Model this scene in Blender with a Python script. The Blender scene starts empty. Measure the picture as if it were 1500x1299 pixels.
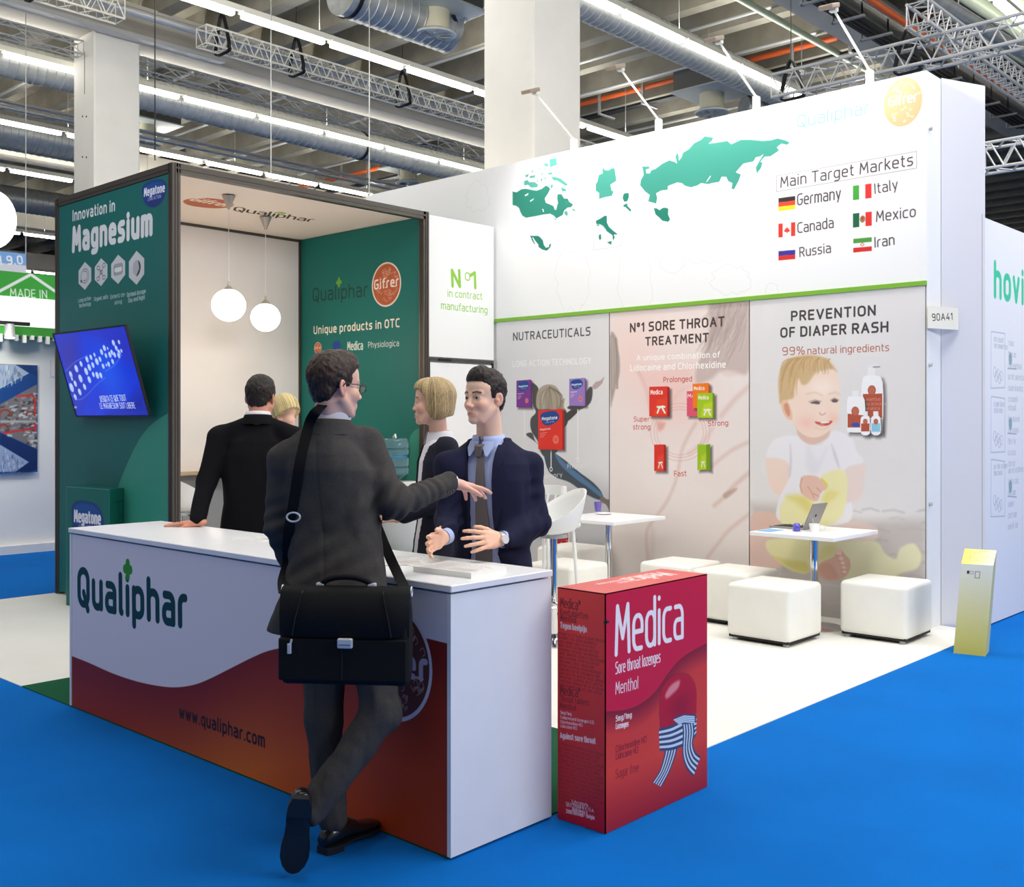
import bpy, bmesh, math, random
import numpy as np
from mathutils import Vector, Matrix
random.seed(7); rng = np.random.default_rng(7)
C = bpy.context.scene.collection
PI = math.pi
# ------------------------------------------------------------------ camera, world, lights
FPX, CXP, HYP, CAMH = 1557.0, 750.0, 616.0, 1.58
TH = math.atan2(1440, FPX)
FW = np.array([math.cos(TH), math.sin(TH)]); RT = np.array([math.sin(TH), -math.cos(TH)])
sc = bpy.context.scene
cam = bpy.data.cameras.new('camera'); cam.sensor_width = 36; cam.lens = FPX/1500*36
cam.shift_y = -(649.5-HYP)/1500; cam.clip_end = 200
co = bpy.data.objects.new('camera', cam); C.objects.link(co)
co.location = (0, 0, CAMH); co.rotation_euler = (PI/2, 0, TH-PI/2); sc.camera = co
sc.view_settings.view_transform = 'Standard'; sc.view_settings.look = 'None'
sc.view_settings.gamma = 1; sc.view_settings.use_curve_mapping = False
sc.view_settings.exposure = -0.08
sc.cycles.use_denoising = True; sc.cycles.max_bounces = 6; sc.cycles.diffuse_bounces = 3
sc.cycles.glossy_bounces = 3; sc.cycles.transmission_bounces = 5; sc.cycles.caustics_reflective = False; sc.cycles.caustics_refractive = False
sc.cycles.sample_clamp_indirect = 6
wd = bpy.data.worlds.new('hall_daylight'); sc.world = wd; wd.use_nodes = True
wd.node_tree.nodes['Background'].inputs[0].default_value = (0.93, 0.92, 0.93, 1)
wd.node_tree.nodes['Background'].inputs[1].default_value = 0.38

def area(name, loc, tgt, sx, sy, power, col=(1, 1, 1)):
    l = bpy.data.lights.new(name, 'AREA'); l.shape = 'RECTANGLE'; l.size = sx; l.size_y = sy; l.energy = power; l.color = col
    o = bpy.data.objects.new(name, l); C.objects.link(o); o.location = loc
    d = Vector(tgt)-Vector(loc); o.rotation_euler = d.to_track_quat('-Z', 'Y').to_euler()
    return o
def spot(name, loc, tgt, power, size, blend=1.0, col=(1, 1, 1), rad=.04):
    l = bpy.data.lights.new(name, 'SPOT'); l.energy = power; l.spot_size = size; l.spot_blend = blend; l.color = col; l.shadow_soft_size = rad
    o = bpy.data.objects.new(name, l); C.objects.link(o); o.location = loc
    d = Vector(tgt)-Vector(loc); o.rotation_euler = d.to_track_quat('-Z', 'Y').to_euler()
    return o
# rows of hall lamps over the aisles and the neighbouring stand's own rig (to the right of the stand), then two added fills
area('hall_lamps_over_aisle', (6.5, 1.5, 7.2), (6.5, 1.5, 0), 12, 2.4, 500, (1, .985, .96))
area('hall_lamps_over_stand', (7.0, 9.3, 7.2), (7.0, 9.3, 0), 14, 2.0, 300, (1, .985, .96))
area('neighbour_stand_lights', (5.6, -3.4, 4.4), (5.6, 3.2, 0.6), 5.0, 1.6, 300, (.97, .98, 1))
area('hall_lamps_left', (-1.5, 9.0, 6.5), (4.0, 9.0, 0.5), 5, 5, 115, (1, .98, .94))

area('truss_fill', (4.5, 12.4, 7.0), (9.5, 16.8, 7.0), 8, 1.0, 190, (1, .98, .94))  # added fill that brightens the white truss and the left pillar
area('pillar_fill', (2.0, 3.6, 6.8), (8.6, 7.9, 6.8), 4, .8, 80, (1, .985, .95))  # added fill for the pillar behind the map wall
# added upward strips along the tracks to brighten the concrete ceiling
for k, yy in enumerate((5.2, 9.38, 13.55, 17.82, 21.87, 26.0, 34.5)):
    area('ceiling_fill', (13, yy, 7.72), (13, yy, 9), 20, .12, 210, (1, .98, .93))
# ------------------------------------------------------------------ pixel <-> world helpers (the calibrated camera of the photograph)
def ray(px, py):
    d = FW+RT*(px-CXP)/FPX
    return np.array([d[0], d[1], (HYP-py)/FPX])
def onz(px, py, z=0.0):
    r = ray(px, py); return r*((z-CAMH)/r[2])+[0, 0, CAMH]
def onx(px, py, x):
    r = ray(px, py); return r*(x/r[0])+[0, 0, CAMH]
def ony(px, py, y):
    r = ray(px, py); return r*(y/r[1])+[0, 0, CAMH]
def atd(px, py, d):
    r = ray(px, py); return r*d+[0, 0, CAMH]

# ------------------------------------------------------------------ materials
def s2l(c):
    return tuple((x/12.92 if x <= .04045 else ((x+.055)/1.055)**2.4) for x in c)
def rgb(r, g, b): return s2l((r/255, g/255, b/255))
MATS = {}
def mat(name, col, rough=.5, metal=0.0, spec=.5, noise=0.0, nscale=60, bump=0.0, bscale=200, emit=0.0, trans=0.0, ior=1.45, coat=0.0, aniso=None, sheen=0.0, alpha=1.0):
    if name in MATS: return MATS[name]
    m = bpy.data.materials.new(name); m.use_nodes = True; nt = m.node_tree; b = nt.nodes['Principled BSDF']
    b.inputs['Base Color'].default_value = (*col, 1); b.inputs['Roughness'].default_value = rough
    b.inputs['Metallic'].default_value = metal; b.inputs['Specular IOR Level'].default_value = spec
    b.inputs['Transmission Weight'].default_value = trans; b.inputs['IOR'].default_value = ior; b.inputs['Coat Weight'].default_value = coat
    b.inputs['Sheen Weight'].default_value = sheen; b.inputs['Alpha'].default_value = alpha
    tc = nt.nodes.new('ShaderNodeTexCoord'); mp = nt.nodes.new('ShaderNodeMapping'); nt.links.new(tc.outputs['Object'], mp.inputs[0])
    if aniso: mp.inputs['Scale'].default_value = aniso
    if noise > 0:
        n = nt.nodes.new('ShaderNodeTexNoise'); n.inputs['Scale'].default_value = nscale; n.inputs['Detail'].default_value = 5
        nt.links.new(mp.outputs[0], n.inputs['Vector'])
        r = nt.nodes.new('ShaderNodeValToRGB'); e = r.color_ramp.elements
        e[0].position = .3; e[1].position = .7
        e[0].color = (*[c*(1-noise) for c in col], 1); e[1].color = (*[min(1, c*(1+noise)) for c in col], 1)
        nt.links.new(n.outputs[0], r.inputs[0]); nt.links.new(r.outputs[0], b.inputs['Base Color'])
    if bump > 0:
        n = nt.nodes.new('ShaderNodeTexNoise'); n.inputs['Scale'].default_value = bscale; n.inputs['Detail'].default_value = 4
        nt.links.new(mp.outputs[0], n.inputs['Vector'])
        bp = nt.nodes.new('ShaderNodeBump'); bp.inputs['Strength'].default_value = bump; bp.inputs['Distance'].default_value = .01
        nt.links.new(n.outputs[0], bp.inputs['Height']); nt.links.new(bp.outputs[0], b.inputs['Normal'])
    if emit > 0:
        b.inputs['Emission Color'].default_value = (*col, 1); b.inputs['Emission Strength'].default_value = emit
    MATS[name] = m; return m

# ------------------------------------------------------------------ mesh helpers
class MB:
    def __init__(s): s.v = []; s.f = []; s.m = []; s.mi = 0
    def add(s, vs, fs):
        o = len(s.v); s.v += [tuple(map(float, p)) for p in vs]
        for f in fs: s.f.append([i+o for i in f]); s.m.append(s.mi)
        return s
    def box(s, x0, x1, y0, y1, z0, z1):
        return s.add([(x0, y0, z0), (x1, y0, z0), (x1, y1, z0), (x0, y1, z0), (x0, y0, z1), (x1, y0, z1), (x1, y1, z1), (x0, y1, z1)],
                     [(0, 3, 2, 1), (4, 5, 6, 7), (0, 1, 5, 4), (1, 2, 6, 5), (2, 3, 7, 6), (3, 0, 4, 7)])
    def rbox(s, x0, x1, y0, y1, z0, z1, r=.01, seg=3):
        bm = bmesh.new(); bmesh.ops.create_cube(bm, size=1)
        for v in bm.verts: v.co = Vector(((x0+x1)/2+v.co.x*(x1-x0), (y0+y1)/2+v.co.y*(y1-y0), (z0+z1)/2+v.co.z*(z1-z0)))
        bmesh.ops.bevel(bm, geom=bm.edges[:], offset=r, segments=seg, affect='EDGES', profile=.5)
        bm.verts.index_update(); s.add([v.co[:] for v in bm.verts], [[v.index for v in f.verts] for f in bm.faces]); bm.free(); return s
    def ring(s, c, d, r, n, r2=None, up=None):
        c = Vector(c); d = Vector(d).normalized(); u = Vector(up) if up is not None else (Vector((0, 0, 1)) if abs(d.z) < .9 else Vector((1, 0, 0)))
        a = d.cross(u).normalized(); b = a.cross(d).normalized(); r2 = r2 or r
        return [c+a*math.cos(t*2*PI/n)*r+b*math.sin(t*2*PI/n)*r2 for t in range(n)]
    def loft(s, rings, cap=True, closed=False):
        n = len(rings[0]); vs = [p for r in rings for p in r]; fs = []
        k = len(rings)
        for i in range(k if closed else k-1):
            for j in range(n):
                a = i*n+j; b = i*n+(j+1) % n; i2 = (i+1) % k
                fs.append((a, i2*n+j, i2*n+(j+1) % n, b))
        if cap and not closed: fs.append(tuple(range(n))); fs.append(tuple(reversed(range((k-1)*n, k*n))))
        return s.add(vs, fs)
    def cyl(s, p0, p1, r, n=16, r1=None):
        d = Vector(p1)-Vector(p0); return s.loft([s.ring(p0, d, r, n), s.ring(p1, d, r if r1 is None else r1, n)])
    def tube(s, pts, r, n=8, cap=True):
        P = [Vector(p) for p in pts]; R = []
        up = None
        for i, p in enumerate(P):
            d = (P[min(i+1, len(P)-1)]-P[max(i-1, 0)]).normalized()
            if up is None: up = Vector((0, 0, 1)) if abs(d.z) < .9 else Vector((1, 0, 0))
            a = d.cross(up)
            if a.length < 1e-4: a = d.cross(Vector((1, .3, 0)))
            a.normalize(); b = a.cross(d).normalized(); up = b
            rr = r[i] if isinstance(r, (list, tuple)) else r
            R.append([p+a*math.cos(t*2*PI/n)*rr+b*math.sin(t*2*PI/n)*rr for t in range(n)])
        return s.loft(R, cap)
    def ribbon(s, pts, w, t, side):
        # flat strap: width w along 'side' vectors, thickness t
        P = [Vector(p) for p in pts]; R = []
        for i, p in enumerate(P):
            d = (P[min(i+1, len(P)-1)]-P[max(i-1, 0)]).normalized()
            sd = Vector(side[i] if isinstance(side, list) else side); sd = (sd-d*sd.dot(d)).normalized(); nn = d.cross(sd).normalized()
            R.append([p+sd*w/2+nn*t/2, p-sd*w/2+nn*t/2, p-sd*w/2-nn*t/2, p+sd*w/2-nn*t/2])
        return s.loft(R)
    def lathe(s, prof, c=(0, 0, 0), n=32, cap=True):
        R = [[Vector((c[0]+r*math.cos(t*2*PI/n), c[1]+r*math.sin(t*2*PI/n), c[2]+z)) for t in range(n)] for r, z in prof]
        return s.loft(R, cap)
    def sphere(s, c, r, n=24, sz=1.0):
        return s.lathe([(max(1e-4, r*math.sin(PI*i/(n//2))), -r*sz*math.cos(PI*i/(n//2))) for i in range(n//2+1)], c, n)
    def build(s, name, mats, parent=None, smooth=False, loc=None, angle=None):
        me = bpy.data.meshes.new(name); me.from_pydata(s.v, [], s.f); 
        for m in (mats if isinstance(mats, (list, tuple)) else [mats]): me.materials.append(m)
        if len(set(s.m)) > 1: me.polygons.foreach_set('material_index', s.m)
        bm = bmesh.new(); bm.from_mesh(me); bmesh.ops.recalc_face_normals(bm, faces=bm.faces)
        if smooth:
            for f in bm.faces: f.smooth = True
            for e in bm.edges:
                if len(e.link_faces) == 2 and e.calc_face_angle(0) > (angle or .7): e.smooth = False
        bm.to_mesh(me); bm.free()
        o = bpy.data.objects.new(name, me); C.objects.link(o)
        if loc is not None: o.location = loc
        if parent: o.parent = parent
        return o
def tag(o, label=None, cat=None, group=None, kind=None):
    if label: o['label'] = label
    if cat: o['category'] = cat
    if group: o['group'] = group
    if kind: o['kind'] = kind
    return o
def thing(name, label, cat, loc=(0, 0, 0), rz=0, group=None):
    o = bpy.data.objects.new(name, None); C.objects.link(o); o.location = loc; o.rotation_euler = (0, 0, rz); o.empty_display_size = .1
    return tag(o, label, cat, group)
def copy_tree(o, parent=None):
    c = o.copy(); C.objects.link(c)
    if parent: c.parent = parent
    for ch in list(o.children): copy_tree(ch, c)
    return c

# ------------------------------------------------------------------ rounded stroke lettering
GL = {}
for ln in '''a 34|15:3,50 34,50 34,0;12:34,29 0,29 0,0 34,0
b 34|0:0,72 0,0;c15:0,0 34,0 34,50 0,50
c 30|15:30,50 0,50 0,0 30,0
d 34|0:34,72 34,0;c15:34,50 0,50 0,0 34,0
e 34|0:1,26 34,26;15:34,26 34,50 0,50 0,0 31,0
f 20|12:22,72 7,72 7,0;0:0,50 19,50
g 34|c15:34,50 0,50 0,3 34,3;13:34,50 34,-18 3,-18
h 34|0:0,72 0,0;15:0,0 0,50 34,50 34,0
i 2|0:1,50 1,0;0:1,69 1,70
j 6|7:6,50 6,-18 -3,-18;0:6,69 6,70
k 28|0:0,72 0,0;0:27,50 1,22;0:9,29 29,0
l 3|4:0,72 0,0 4,0
m 54|0:0,50 0,0;12:0,0 0,50 27,50 27,0;12:27,0 27,50 54,50 54,0
n 34|0:0,50 0,0;15:0,0 0,50 34,50 34,0
o 34|c16:0,0 34,0 34,50 0,50
p 34|0:0,50 0,-20;c15:0,0 34,0 34,50 0,50
q 34|0:34,50 34,-20;c15:34,50 0,50 0,0 34,0
r 19|14:0,0 0,50 19,50
s 29|12:28,50 0,50 0,26 29,26 29,0 0,0
t 19|12:6,68 6,0 19,0;0:0,50 18,50
u 34|15:0,50 0,0 34,0 34,50;0:34,50 34,0
v 32|0:0,50 16,0 32,50
w 50|0:0,50 12,0 25,46 38,0 50,50
x 30|0:0,50 30,0;0:0,0 30,50
y 33|0:0,50 17,2;0:33,50 12,-19
z 29|0:0,50 29,50 0,0 29,0
A 44|0:0,0 22,70 44,0;0:8,23 36,23
B 36|0:0,0 0,70;14:0,70 34,70 34,37 0,37;14:0,37 36,37 36,0 0,0
C 36|19:36,70 0,70 0,0 36,0
D 40|0:0,0 0,70;20:0,70 40,70 40,0 0,0
E 33|3:33,70 0,70 0,0 33,0;0:0,36 29,36
F 31|3:31,70 0,70 0,0;0:0,36 28,36
G 40|19:38,70 0,70 0,0 40,0 40,34;0:40,34 24,34
H 40|0:0,70 0,0;0:40,70 40,0;0:0,36 40,36
I 2|0:0,70 0,0
J 24|12:24,70 24,0 0,0
K 36|0:0,70 0,0;0:34,70 1,32;0:11,43 36,0
L 30|3:0,70 0,0 30,0
M 50|0:0,0 5,70 25,22 45,70 50,0
N 40|0:0,0 0,70 40,0 40,70
O 42|c20:0,0 42,0 42,70 0,70
P 36|0:0,0 0,70;15:0,70 36,70 36,32 0,32
Q 42|c20:0,0 42,0 42,70 0,70;0:22,24 40,-10
R 37|0:0,0 0,70;15:0,70 36,70 36,34 0,34;0:18,34 37,0
S 36|14:35,70 0,70 0,37 36,37 36,0 0,0
T 40|0:0,70 40,70;0:20,70 20,0
U 40|18:0,70 0,0 40,0 40,70
V 42|0:0,70 21,0 42,70
W 60|0:0,70 14,0 30,62 46,0 60,70
X 38|0:0,70 38,0;0:0,0 38,70
Y 38|0:0,70 19,34 38,70;0:19,34 19,0
Z 36|0:0,70 36,70 0,0 36,0
0 36|c17:0,0 36,0 36,70 0,70
1 16|0:0,56 14,70 14,0
2 34|15:0,62 0,70 34,70 34,40 0,6;0:0,4 0,0 34,0
3 34|14:0,70 33,70 33,37 8,37;14:8,37 34,37 34,0 0,0
4 38|0:24,70 0,18 38,18;0:28,36 28,0
5 34|4:32,70 4,70 3,40;14:3,40 34,42 34,0 0,0
8 34|c14:2,37 32,37 32,70 2,70;c14:0,0 34,0 34,37 0,37
9 35|c15:0,33 35,33 35,70 0,70;14:35,60 35,0 6,0
6 35|c15:0,0 35,0 35,38 0,38;14:0,10 0,70 30,70
. 2|0:1,0 1,1
, 4|0:4,2 1,-10
- 18|0:0,26 18,26
' 2|0:2,70 0,56
/ 24|0:0,-6 24,74
% 54|c8:0,38 18,38 18,70 0,70;c8:36,0 54,0 54,32 36,32;0:12,0 42,70
° 16|c7:0,44 16,44 16,70 0,70
+ 26|0:0,28 26,28;0:13,14 13,42
( 10|9:10,76 0,60 0,10 10,-6'''.split('\n'):
    k, d = ln[0], ln[2:]; w, ps = d.split('|'); L = []
    for p in ps.split(';'):
        r, q = p.split(':'); cl = r[0] == 'c'
        L.append((cl, float(r.strip('c')), [tuple(map(float, t.split(','))) for t in q.split()]))
    GL[k] = (float(w), L)
def rpoly(pts, r, closed):
    n = len(pts); out = []
    P = [np.array(p, float) for p in pts]
    for i in range(n):
        if r == 0 or (not closed and i in (0, n-1)): out.append(P[i]); continue
        a, b, c = P[(i-1) % n], P[i], P[(i+1) % n]
        la, lc = np.linalg.norm(a-b), np.linalg.norm(c-b)
        ka = 1 if (not closed and i-1 == 0) else .5; kc = 1 if (not closed and i+1 == n-1) else .5
        t = min(r, la*ka, lc*kc)
        p, q = b+(a-b)/la*t, b+(c-b)/lc*t
        for s in np.linspace(0, 1, 6):
            # circular-ish corner (conic)
            w = .72; den = (1-s)**2+2*w*s*(1-s)+s*s
            out.append((p*(1-s)**2+b*2*w*s*(1-s)+q*s*s)/den)
    if closed: out.append(out[0])
    return out
def text_paths(s, sp=14):
    sp = sp+2
    x = 0; out = []
    for ch in s:
        if ch == ' ': x += 26; continue
        g = GL.get(ch) or GL.get(ch.lower()) or GL['-']
        for cl, r, pts in g[1]:
            out.append([(p[0]+x, p[1]) for p in rpoly(pts, r, cl)])
        x += g[0]+sp
    return out, x-sp

# ------------------------------------------------------------------ printed panels: a small painter working in the panel's own plane
def cr(pts, n=6, closed=True):
    P = np.array(pts, float); m = len(P); out = []
    for i in range(m if closed else m-1):
        p0, p1, p2, p3 = (P[(i-1) % m], P[i], P[(i+1) % m], P[(i+2) % m]) if closed else (P[max(i-1, 0)], P[i], P[i+1], P[min(i+2, m-1)])
        for t in np.arange(n)/n:
            out.append(.5*((2*p1)+(-p0+p2)*t+(2*p0-5*p1+4*p2-p3)*t*t+(-p0+3*p1-3*p2+p3)*t**3))
    if not closed: out.append(P[-1])
    return out
class Cv:
    def __init__(s, O, U, V, w, h, ppm, col):
        s.O = np.array(O, float); s.U = np.array(U, float); s.V = np.array(V, float); s.w = w; s.h = h; s.ppm = ppm
        s.W = max(2, int(w*ppm)); s.H = max(2, int(h*ppm)); s.a = np.empty((s.H, s.W, 3), np.float32); s.a[:] = np.array(col)/255.
        s.N = np.cross(s.U, s.V); s.tf = None
    def uv(s, px, py):
        r = ray(px, py); c = np.array([0, 0, CAMH]); t = ((s.O-c)@s.N)/(r@s.N); p = c+r*t-s.O
        return (p@s.U, p@s.V)
    def P(s, pts, z=None):
        if z: pts = [(z[0]+x/z[2], z[1]+y/z[2]) for x, y in pts]
        return [s.uv(*p) for p in pts]
    def grid(s, u0, u1, v0, v1):
        i0 = max(0, int(math.floor(u0*s.ppm))); i1 = min(s.W, int(math.ceil(u1*s.ppm))+1)
        j0 = max(0, int(math.floor(v0*s.ppm))); j1 = min(s.H, int(math.ceil(v1*s.ppm))+1)
        if i1 <= i0 or j1 <= j0: return None
        x = (np.arange(i0, i1)+.5)/s.ppm; y = (np.arange(j0, j1)+.5)/s.ppm
        return i0, i1, j0, j1, *np.meshgrid(x, y)
    def blend(s, g, m, col):
        i0, i1, j0, j1 = g[:4]; col = np.array(col, np.float32)/255.
        s.a[j0:j1, i0:i1] += (col-s.a[j0:j1, i0:i1])*m[..., None]
    def poly(s, pts, col, soft=0, alpha=1.0, smooth=0, col2=None, gdir=(0, 1)):
        if smooth: pts = cr(pts, smooth)
        P = np.array(pts); sf = max(soft, 1.0/s.ppm)
        g = s.grid(P[:, 0].min()-sf, P[:, 0].max()+sf, P[:, 1].min()-sf, P[:, 1].max()+sf)
        if g is None: return
        X, Y = g[4], g[5]; ins = np.zeros(X.shape, bool); d2 = np.full(X.shape, 1e9)
        n = len(P)
        for i in range(n):
            x0, y0 = P[i]; x1, y1 = P[(i+1) % n]
            if y0 != y1:
                c = ((Y >= y0) != (Y >= y1)) & (X < (x1-x0)*(Y-y0)/(y1-y0)+x0); ins ^= c
            dx, dy = x1-x0, y1-y0; L = dx*dx+dy*dy
            if L == 0: continue
            t = np.clip(((X-x0)*dx+(Y-y0)*dy)/L, 0, 1); d2 = np.minimum(d2, (X-x0-t*dx)**2+(Y-y0-t*dy)**2)
        sd = np.where(ins, np.sqrt(d2), -np.sqrt(d2)); m = np.clip(.5+sd/sf, 0, 1); m = m*m*(3-2*m)*alpha
        if col2 is not None:
            q = X*gdir[0]+Y*gdir[1]; t = ((q-q.min())/(q.max()-q.min()))[..., None]
            col = np.array(col)*(1-t)+np.array(col2)*t
        s.blend(g, m, col)
    def line(s, pts, w, col, soft=0, alpha=1.0):
        P = np.array(pts); sf = max(soft, 1.0/s.ppm)
        g = s.grid(P[:, 0].min()-sf-w, P[:, 0].max()+sf+w, P[:, 1].min()-sf-w, P[:, 1].max()+sf+w)
        if g is None: return
        X, Y = g[4], g[5]; d2 = np.full(X.shape, 1e9)
        for i in range(len(P)-1):
            x0, y0 = P[i]; dx, dy = P[i+1]-P[i]; L = dx*dx+dy*dy+1e-12
            t = np.clip(((X-x0)*dx+(Y-y0)*dy)/L, 0, 1); d2 = np.minimum(d2, (X-x0-t*dx)**2+(Y-y0-t*dy)**2)
        m = np.clip(.5+(w/2-np.sqrt(d2))/sf, 0, 1)*alpha
        s.blend(g, m, col)
    def ell(s, c, rx, ry, col, soft=0, alpha=1.0, rot=0):
        pts = [(c[0]+rx*math.cos(t)*math.cos(rot)-ry*math.sin(t)*math.sin(rot), c[1]+rx*math.cos(t)*math.sin(rot)+ry*math.sin(t)*math.cos(rot)) for t in np.linspace(0, 2*PI, 57 if max(rx, ry) > .1 else 21)[:-1]]
        s.poly(pts, col, soft, alpha)
    def blob(s, c, rx, ry, col, alpha=1.0, rot=0):
        R = max(rx, ry)*1.8; g = s.grid(c[0]-R, c[0]+R, c[1]-R, c[1]+R)
        if g is None: return
        x = g[4]-c[0]; y = g[5]-c[1]; a = x*math.cos(rot)+y*math.sin(rot); b = -x*math.sin(rot)+y*math.cos(rot)
        s.blend(g, np.exp(-((a/rx)**2+(b/ry)**2)*1.6)*alpha, col)
    def text(s, t, p0, p1, top, wt, col, sp=14, alpha=1.0, px=True, soft=0):
        # p0/p1: left/right end of the baseline, top: top of the first capital, in photograph pixels (or panel metres if px is False)
        if px: p0, p1, top = s.uv(*p0), s.uv(*p1), s.uv(*top)
        wt = wt*1.18; sp = max(sp, wt+8); paths, W = text_paths(t, sp); p0 = np.array(p0); e = (np.array(p1)-p0)/W; h = np.linalg.norm(np.array(top)-p0)/70
        v = np.array([-e[1], e[0]]); v = v/np.linalg.norm(v)*h
        if px and v[1] < 0: v = -v
        for q in paths: s.line([p0+e*a+v*b for a, b in q], wt*h, col, soft, alpha)
    def lines(s, x0, x1, y, n, dy, h, col, alpha, seed=1, jit=.25):
        # illegible small print: rows of short word strokes
        r = random.Random(seed)
        for k in range(n):
            u = x0; end = x1-(x1-x0)*r.random()*jit
            while u < end:
                w = (.6+r.random()*2.2)*h*1.5; paths, W = text_paths(''.join(r.choice('aeinorstlmuc') for _ in range(r.randint(2, 8))), 16)
                sc_ = h/50*.8
                for q in paths:
                    s.line([(u+a*sc_, y+b*sc_) for a, b in q], h*.13, col, 0, alpha)
                u += W*sc_+h*.7
            y -= dy
    def noise(s, amp, cell, seed=0, stretch=(1, 1)):
        r = np.random.default_rng(seed); nx = max(2, int(s.w/(cell*stretch[0]))+2); ny = max(2, int(s.h/(cell*stretch[1]))+2)
        n = r.random((ny, nx))-.5; x = np.linspace(0, nx-1.001, s.W); y = np.linspace(0, ny-1.001, s.H)
        xi = x.astype(int); yi = y.astype(int); fx = (x-xi)[None]; fy = (y-yi)[:, None]
        v = n[yi][:, xi]*(1-fy)*(1-fx)+n[yi][:, xi+1]*(1-fy)*fx+n[yi+1][:, xi]*fy*(1-fx)+n[yi+1][:, xi+1]*fy*fx
        s.a += (v*amp)[..., None].astype(np.float32)
    def up(s, k):
        s.a = np.repeat(np.repeat(s.a, k, 0), k, 1)
        if k > 1:
            for ax in (0, 1): s.a = (s.a+np.roll(s.a, 1, ax)+np.roll(s.a, -1, ax))/3
        s.ppm *= k; s.W *= k; s.H *= k
    def material(s, name, rough=.45, spec=.4, emit=0, coat=0):
        im = bpy.data.images.new(name, s.W, s.H); px = np.ones((s.H, s.W, 4), np.float32); px[..., :3] = np.clip(s.a, 0, 1)
        im.pixels.foreach_set(px.ravel()); im.update(); im.pack()
        m = bpy.data.materials.new(name); m.use_nodes = True; nt = m.node_tree; b = nt.nodes['Principled BSDF']
        t = nt.nodes.new('ShaderNodeTexImage'); t.image = im; t.extension = 'EXTEND'; nt.links.new(t.outputs[0], b.inputs['Base Color'])
        b.inputs['Roughness'].default_value = rough; b.inputs['Specular IOR Level'].default_value = spec; b.inputs['Coat Weight'].default_value = coat
        if emit: nt.links.new(t.outputs[0], b.inputs['Emission Color']); b.inputs['Emission Strength'].default_value = emit
        return m
    def panel(s, name, th, side, parent=None, rough=.45, spec=.4, emit=0, coat=0, mname=None):
        # a board of thickness th whose face carries the print; N points to the viewer
        N = s.N; O, U, V = s.O, s.U*s.w, s.V*s.h; B = O-N*th
        vs = [O, O+U, O+U+V, O+V, B, B+U, B+U+V, B+V]
        fs = [(0, 1, 2, 3), (5, 4, 7, 6), (4, 0, 3, 7), (1, 5, 6, 2), (3, 2, 6, 7), (4, 5, 1, 0)]
        me = bpy.data.meshes.new(name); me.from_pydata([tuple(map(float, v)) for v in vs], [], fs)
        me.materials.append(s.material(mname or name+'_print', rough, spec, emit, coat)); me.materials.append(side)
        for i, p in enumerate(me.polygons): p.material_index = 0 if i == 0 else 1
        uvl = me.uv_layers.new(name='UVMap')
        for li, c in zip(range(4), [(0, 0), (1, 0), (1, 1), (0, 1)]): uvl.data[li].uv = c
        o = bpy.data.objects.new(name, me); C.objects.link(o)
        if parent: o.parent = parent; o.matrix_parent_inverse = parent.matrix_world.inverted() if parent.location.length == 0 else Matrix.Translation(-parent.location)
        return o
def cvx(x, yl, yr, z0, z1, ppm, col):   # wall facing -X (seen from the left), u runs to the picture's right (-Y)
    return Cv((x, yl, z0), (0, -1, 0), (0, 0, 1), yl-yr, z1-z0, ppm, col)
def cvy(y, xl, xr, z0, z1, ppm, col):   # wall facing -Y, u runs along +X
    return Cv((xl, y, z0), (1, 0, 0), (0, 0, 1), xr-xl, z1-z0, ppm, col)
def adopt(t, *os):
    for o in os: o.parent = t; o.location = Vector(o.location)-Vector(t.location)
    return os[0]
# ------------------------------------------------------------------ shared materials
M_white = mat('white_laminate', rgb(238, 238, 240), .35, noise=.015, nscale=8)
M_panel = mat('white_wall_panel', rgb(240, 240, 238), .55, noise=.012, nscale=3)
M_alu = mat('brown_grey_aluminium', rgb(92, 86, 80), .38, .6)
M_dark = mat('dark_gap', rgb(30, 30, 32), .7)
M_chrome = mat('chrome', rgb(215, 215, 218), .08, 1.0)
M_steel = mat('galvanised_steel', rgb(186, 188, 186), .38, .45, noise=.12, nscale=9)
M_conc = mat('raw_concrete', rgb(160, 154, 138), .9, noise=.14, nscale=2.2, bump=.25, bscale=12, aniso=(1, 1, 1))
M_concL = mat('pale_beam_concrete', rgb(196, 190, 178), .9, noise=.08, nscale=1.5, bump=.15, bscale=20)
M_blk = mat('black_plastic', rgb(24, 24, 26), .5)
M_truss = mat('white_painted_truss', rgb(240, 238, 226), .45)
M_trussA = mat('aluminium_truss', rgb(200, 200, 198), .4, .35)
M_tube = mat('lit_tube', (1, .97, .9), .5, emit=10)
M_leather = mat('white_leatherette', rgb(240, 238, 230), .42, bump=.08, bscale=120, noise=.02, nscale=5)
M_green = mat('green_strip', rgb(122, 178, 50), .5)
M_cream = mat('cream_paint', rgb(226, 220, 190), .5)
M_orange = mat('orange_pipe', rgb(214, 96, 44), .5)

# ------------------------------------------------------------------ floors
def carpet(name, col, x0, x1, y0, y1, z0, z1, label, kind, n=.06, bs=900):
    m = mat(name, col, .95, spec=.15, noise=n, nscale=1.6, bump=.35, bscale=bs, sheen=.0)
    o = MB().box(x0, x1, y0, y1, z0, z1).build('floor', m); tag(o, label, kind='structure'); o['category'] = 'floor'; return o
carpet('blue_aisle_carpet', rgb(0, 108, 196), -14, 40, -12, 60, -.1, 0, 'bright blue fairground aisle carpet', 'floor')
carpet('white_stand_carpet', rgb(240, 238, 231), 2.657, 8.25, 2.79, 9.68, 0, .004, 'off-white carpet laid under the stand', 'floor', .02)
g = carpet('green_stand_carpet', rgb(30, 92, 62), 2.656, 4.15, 2.772, 6.42, .0, .006, 'dark green carpet strip under the reception counter', 'floor', .1)

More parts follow.
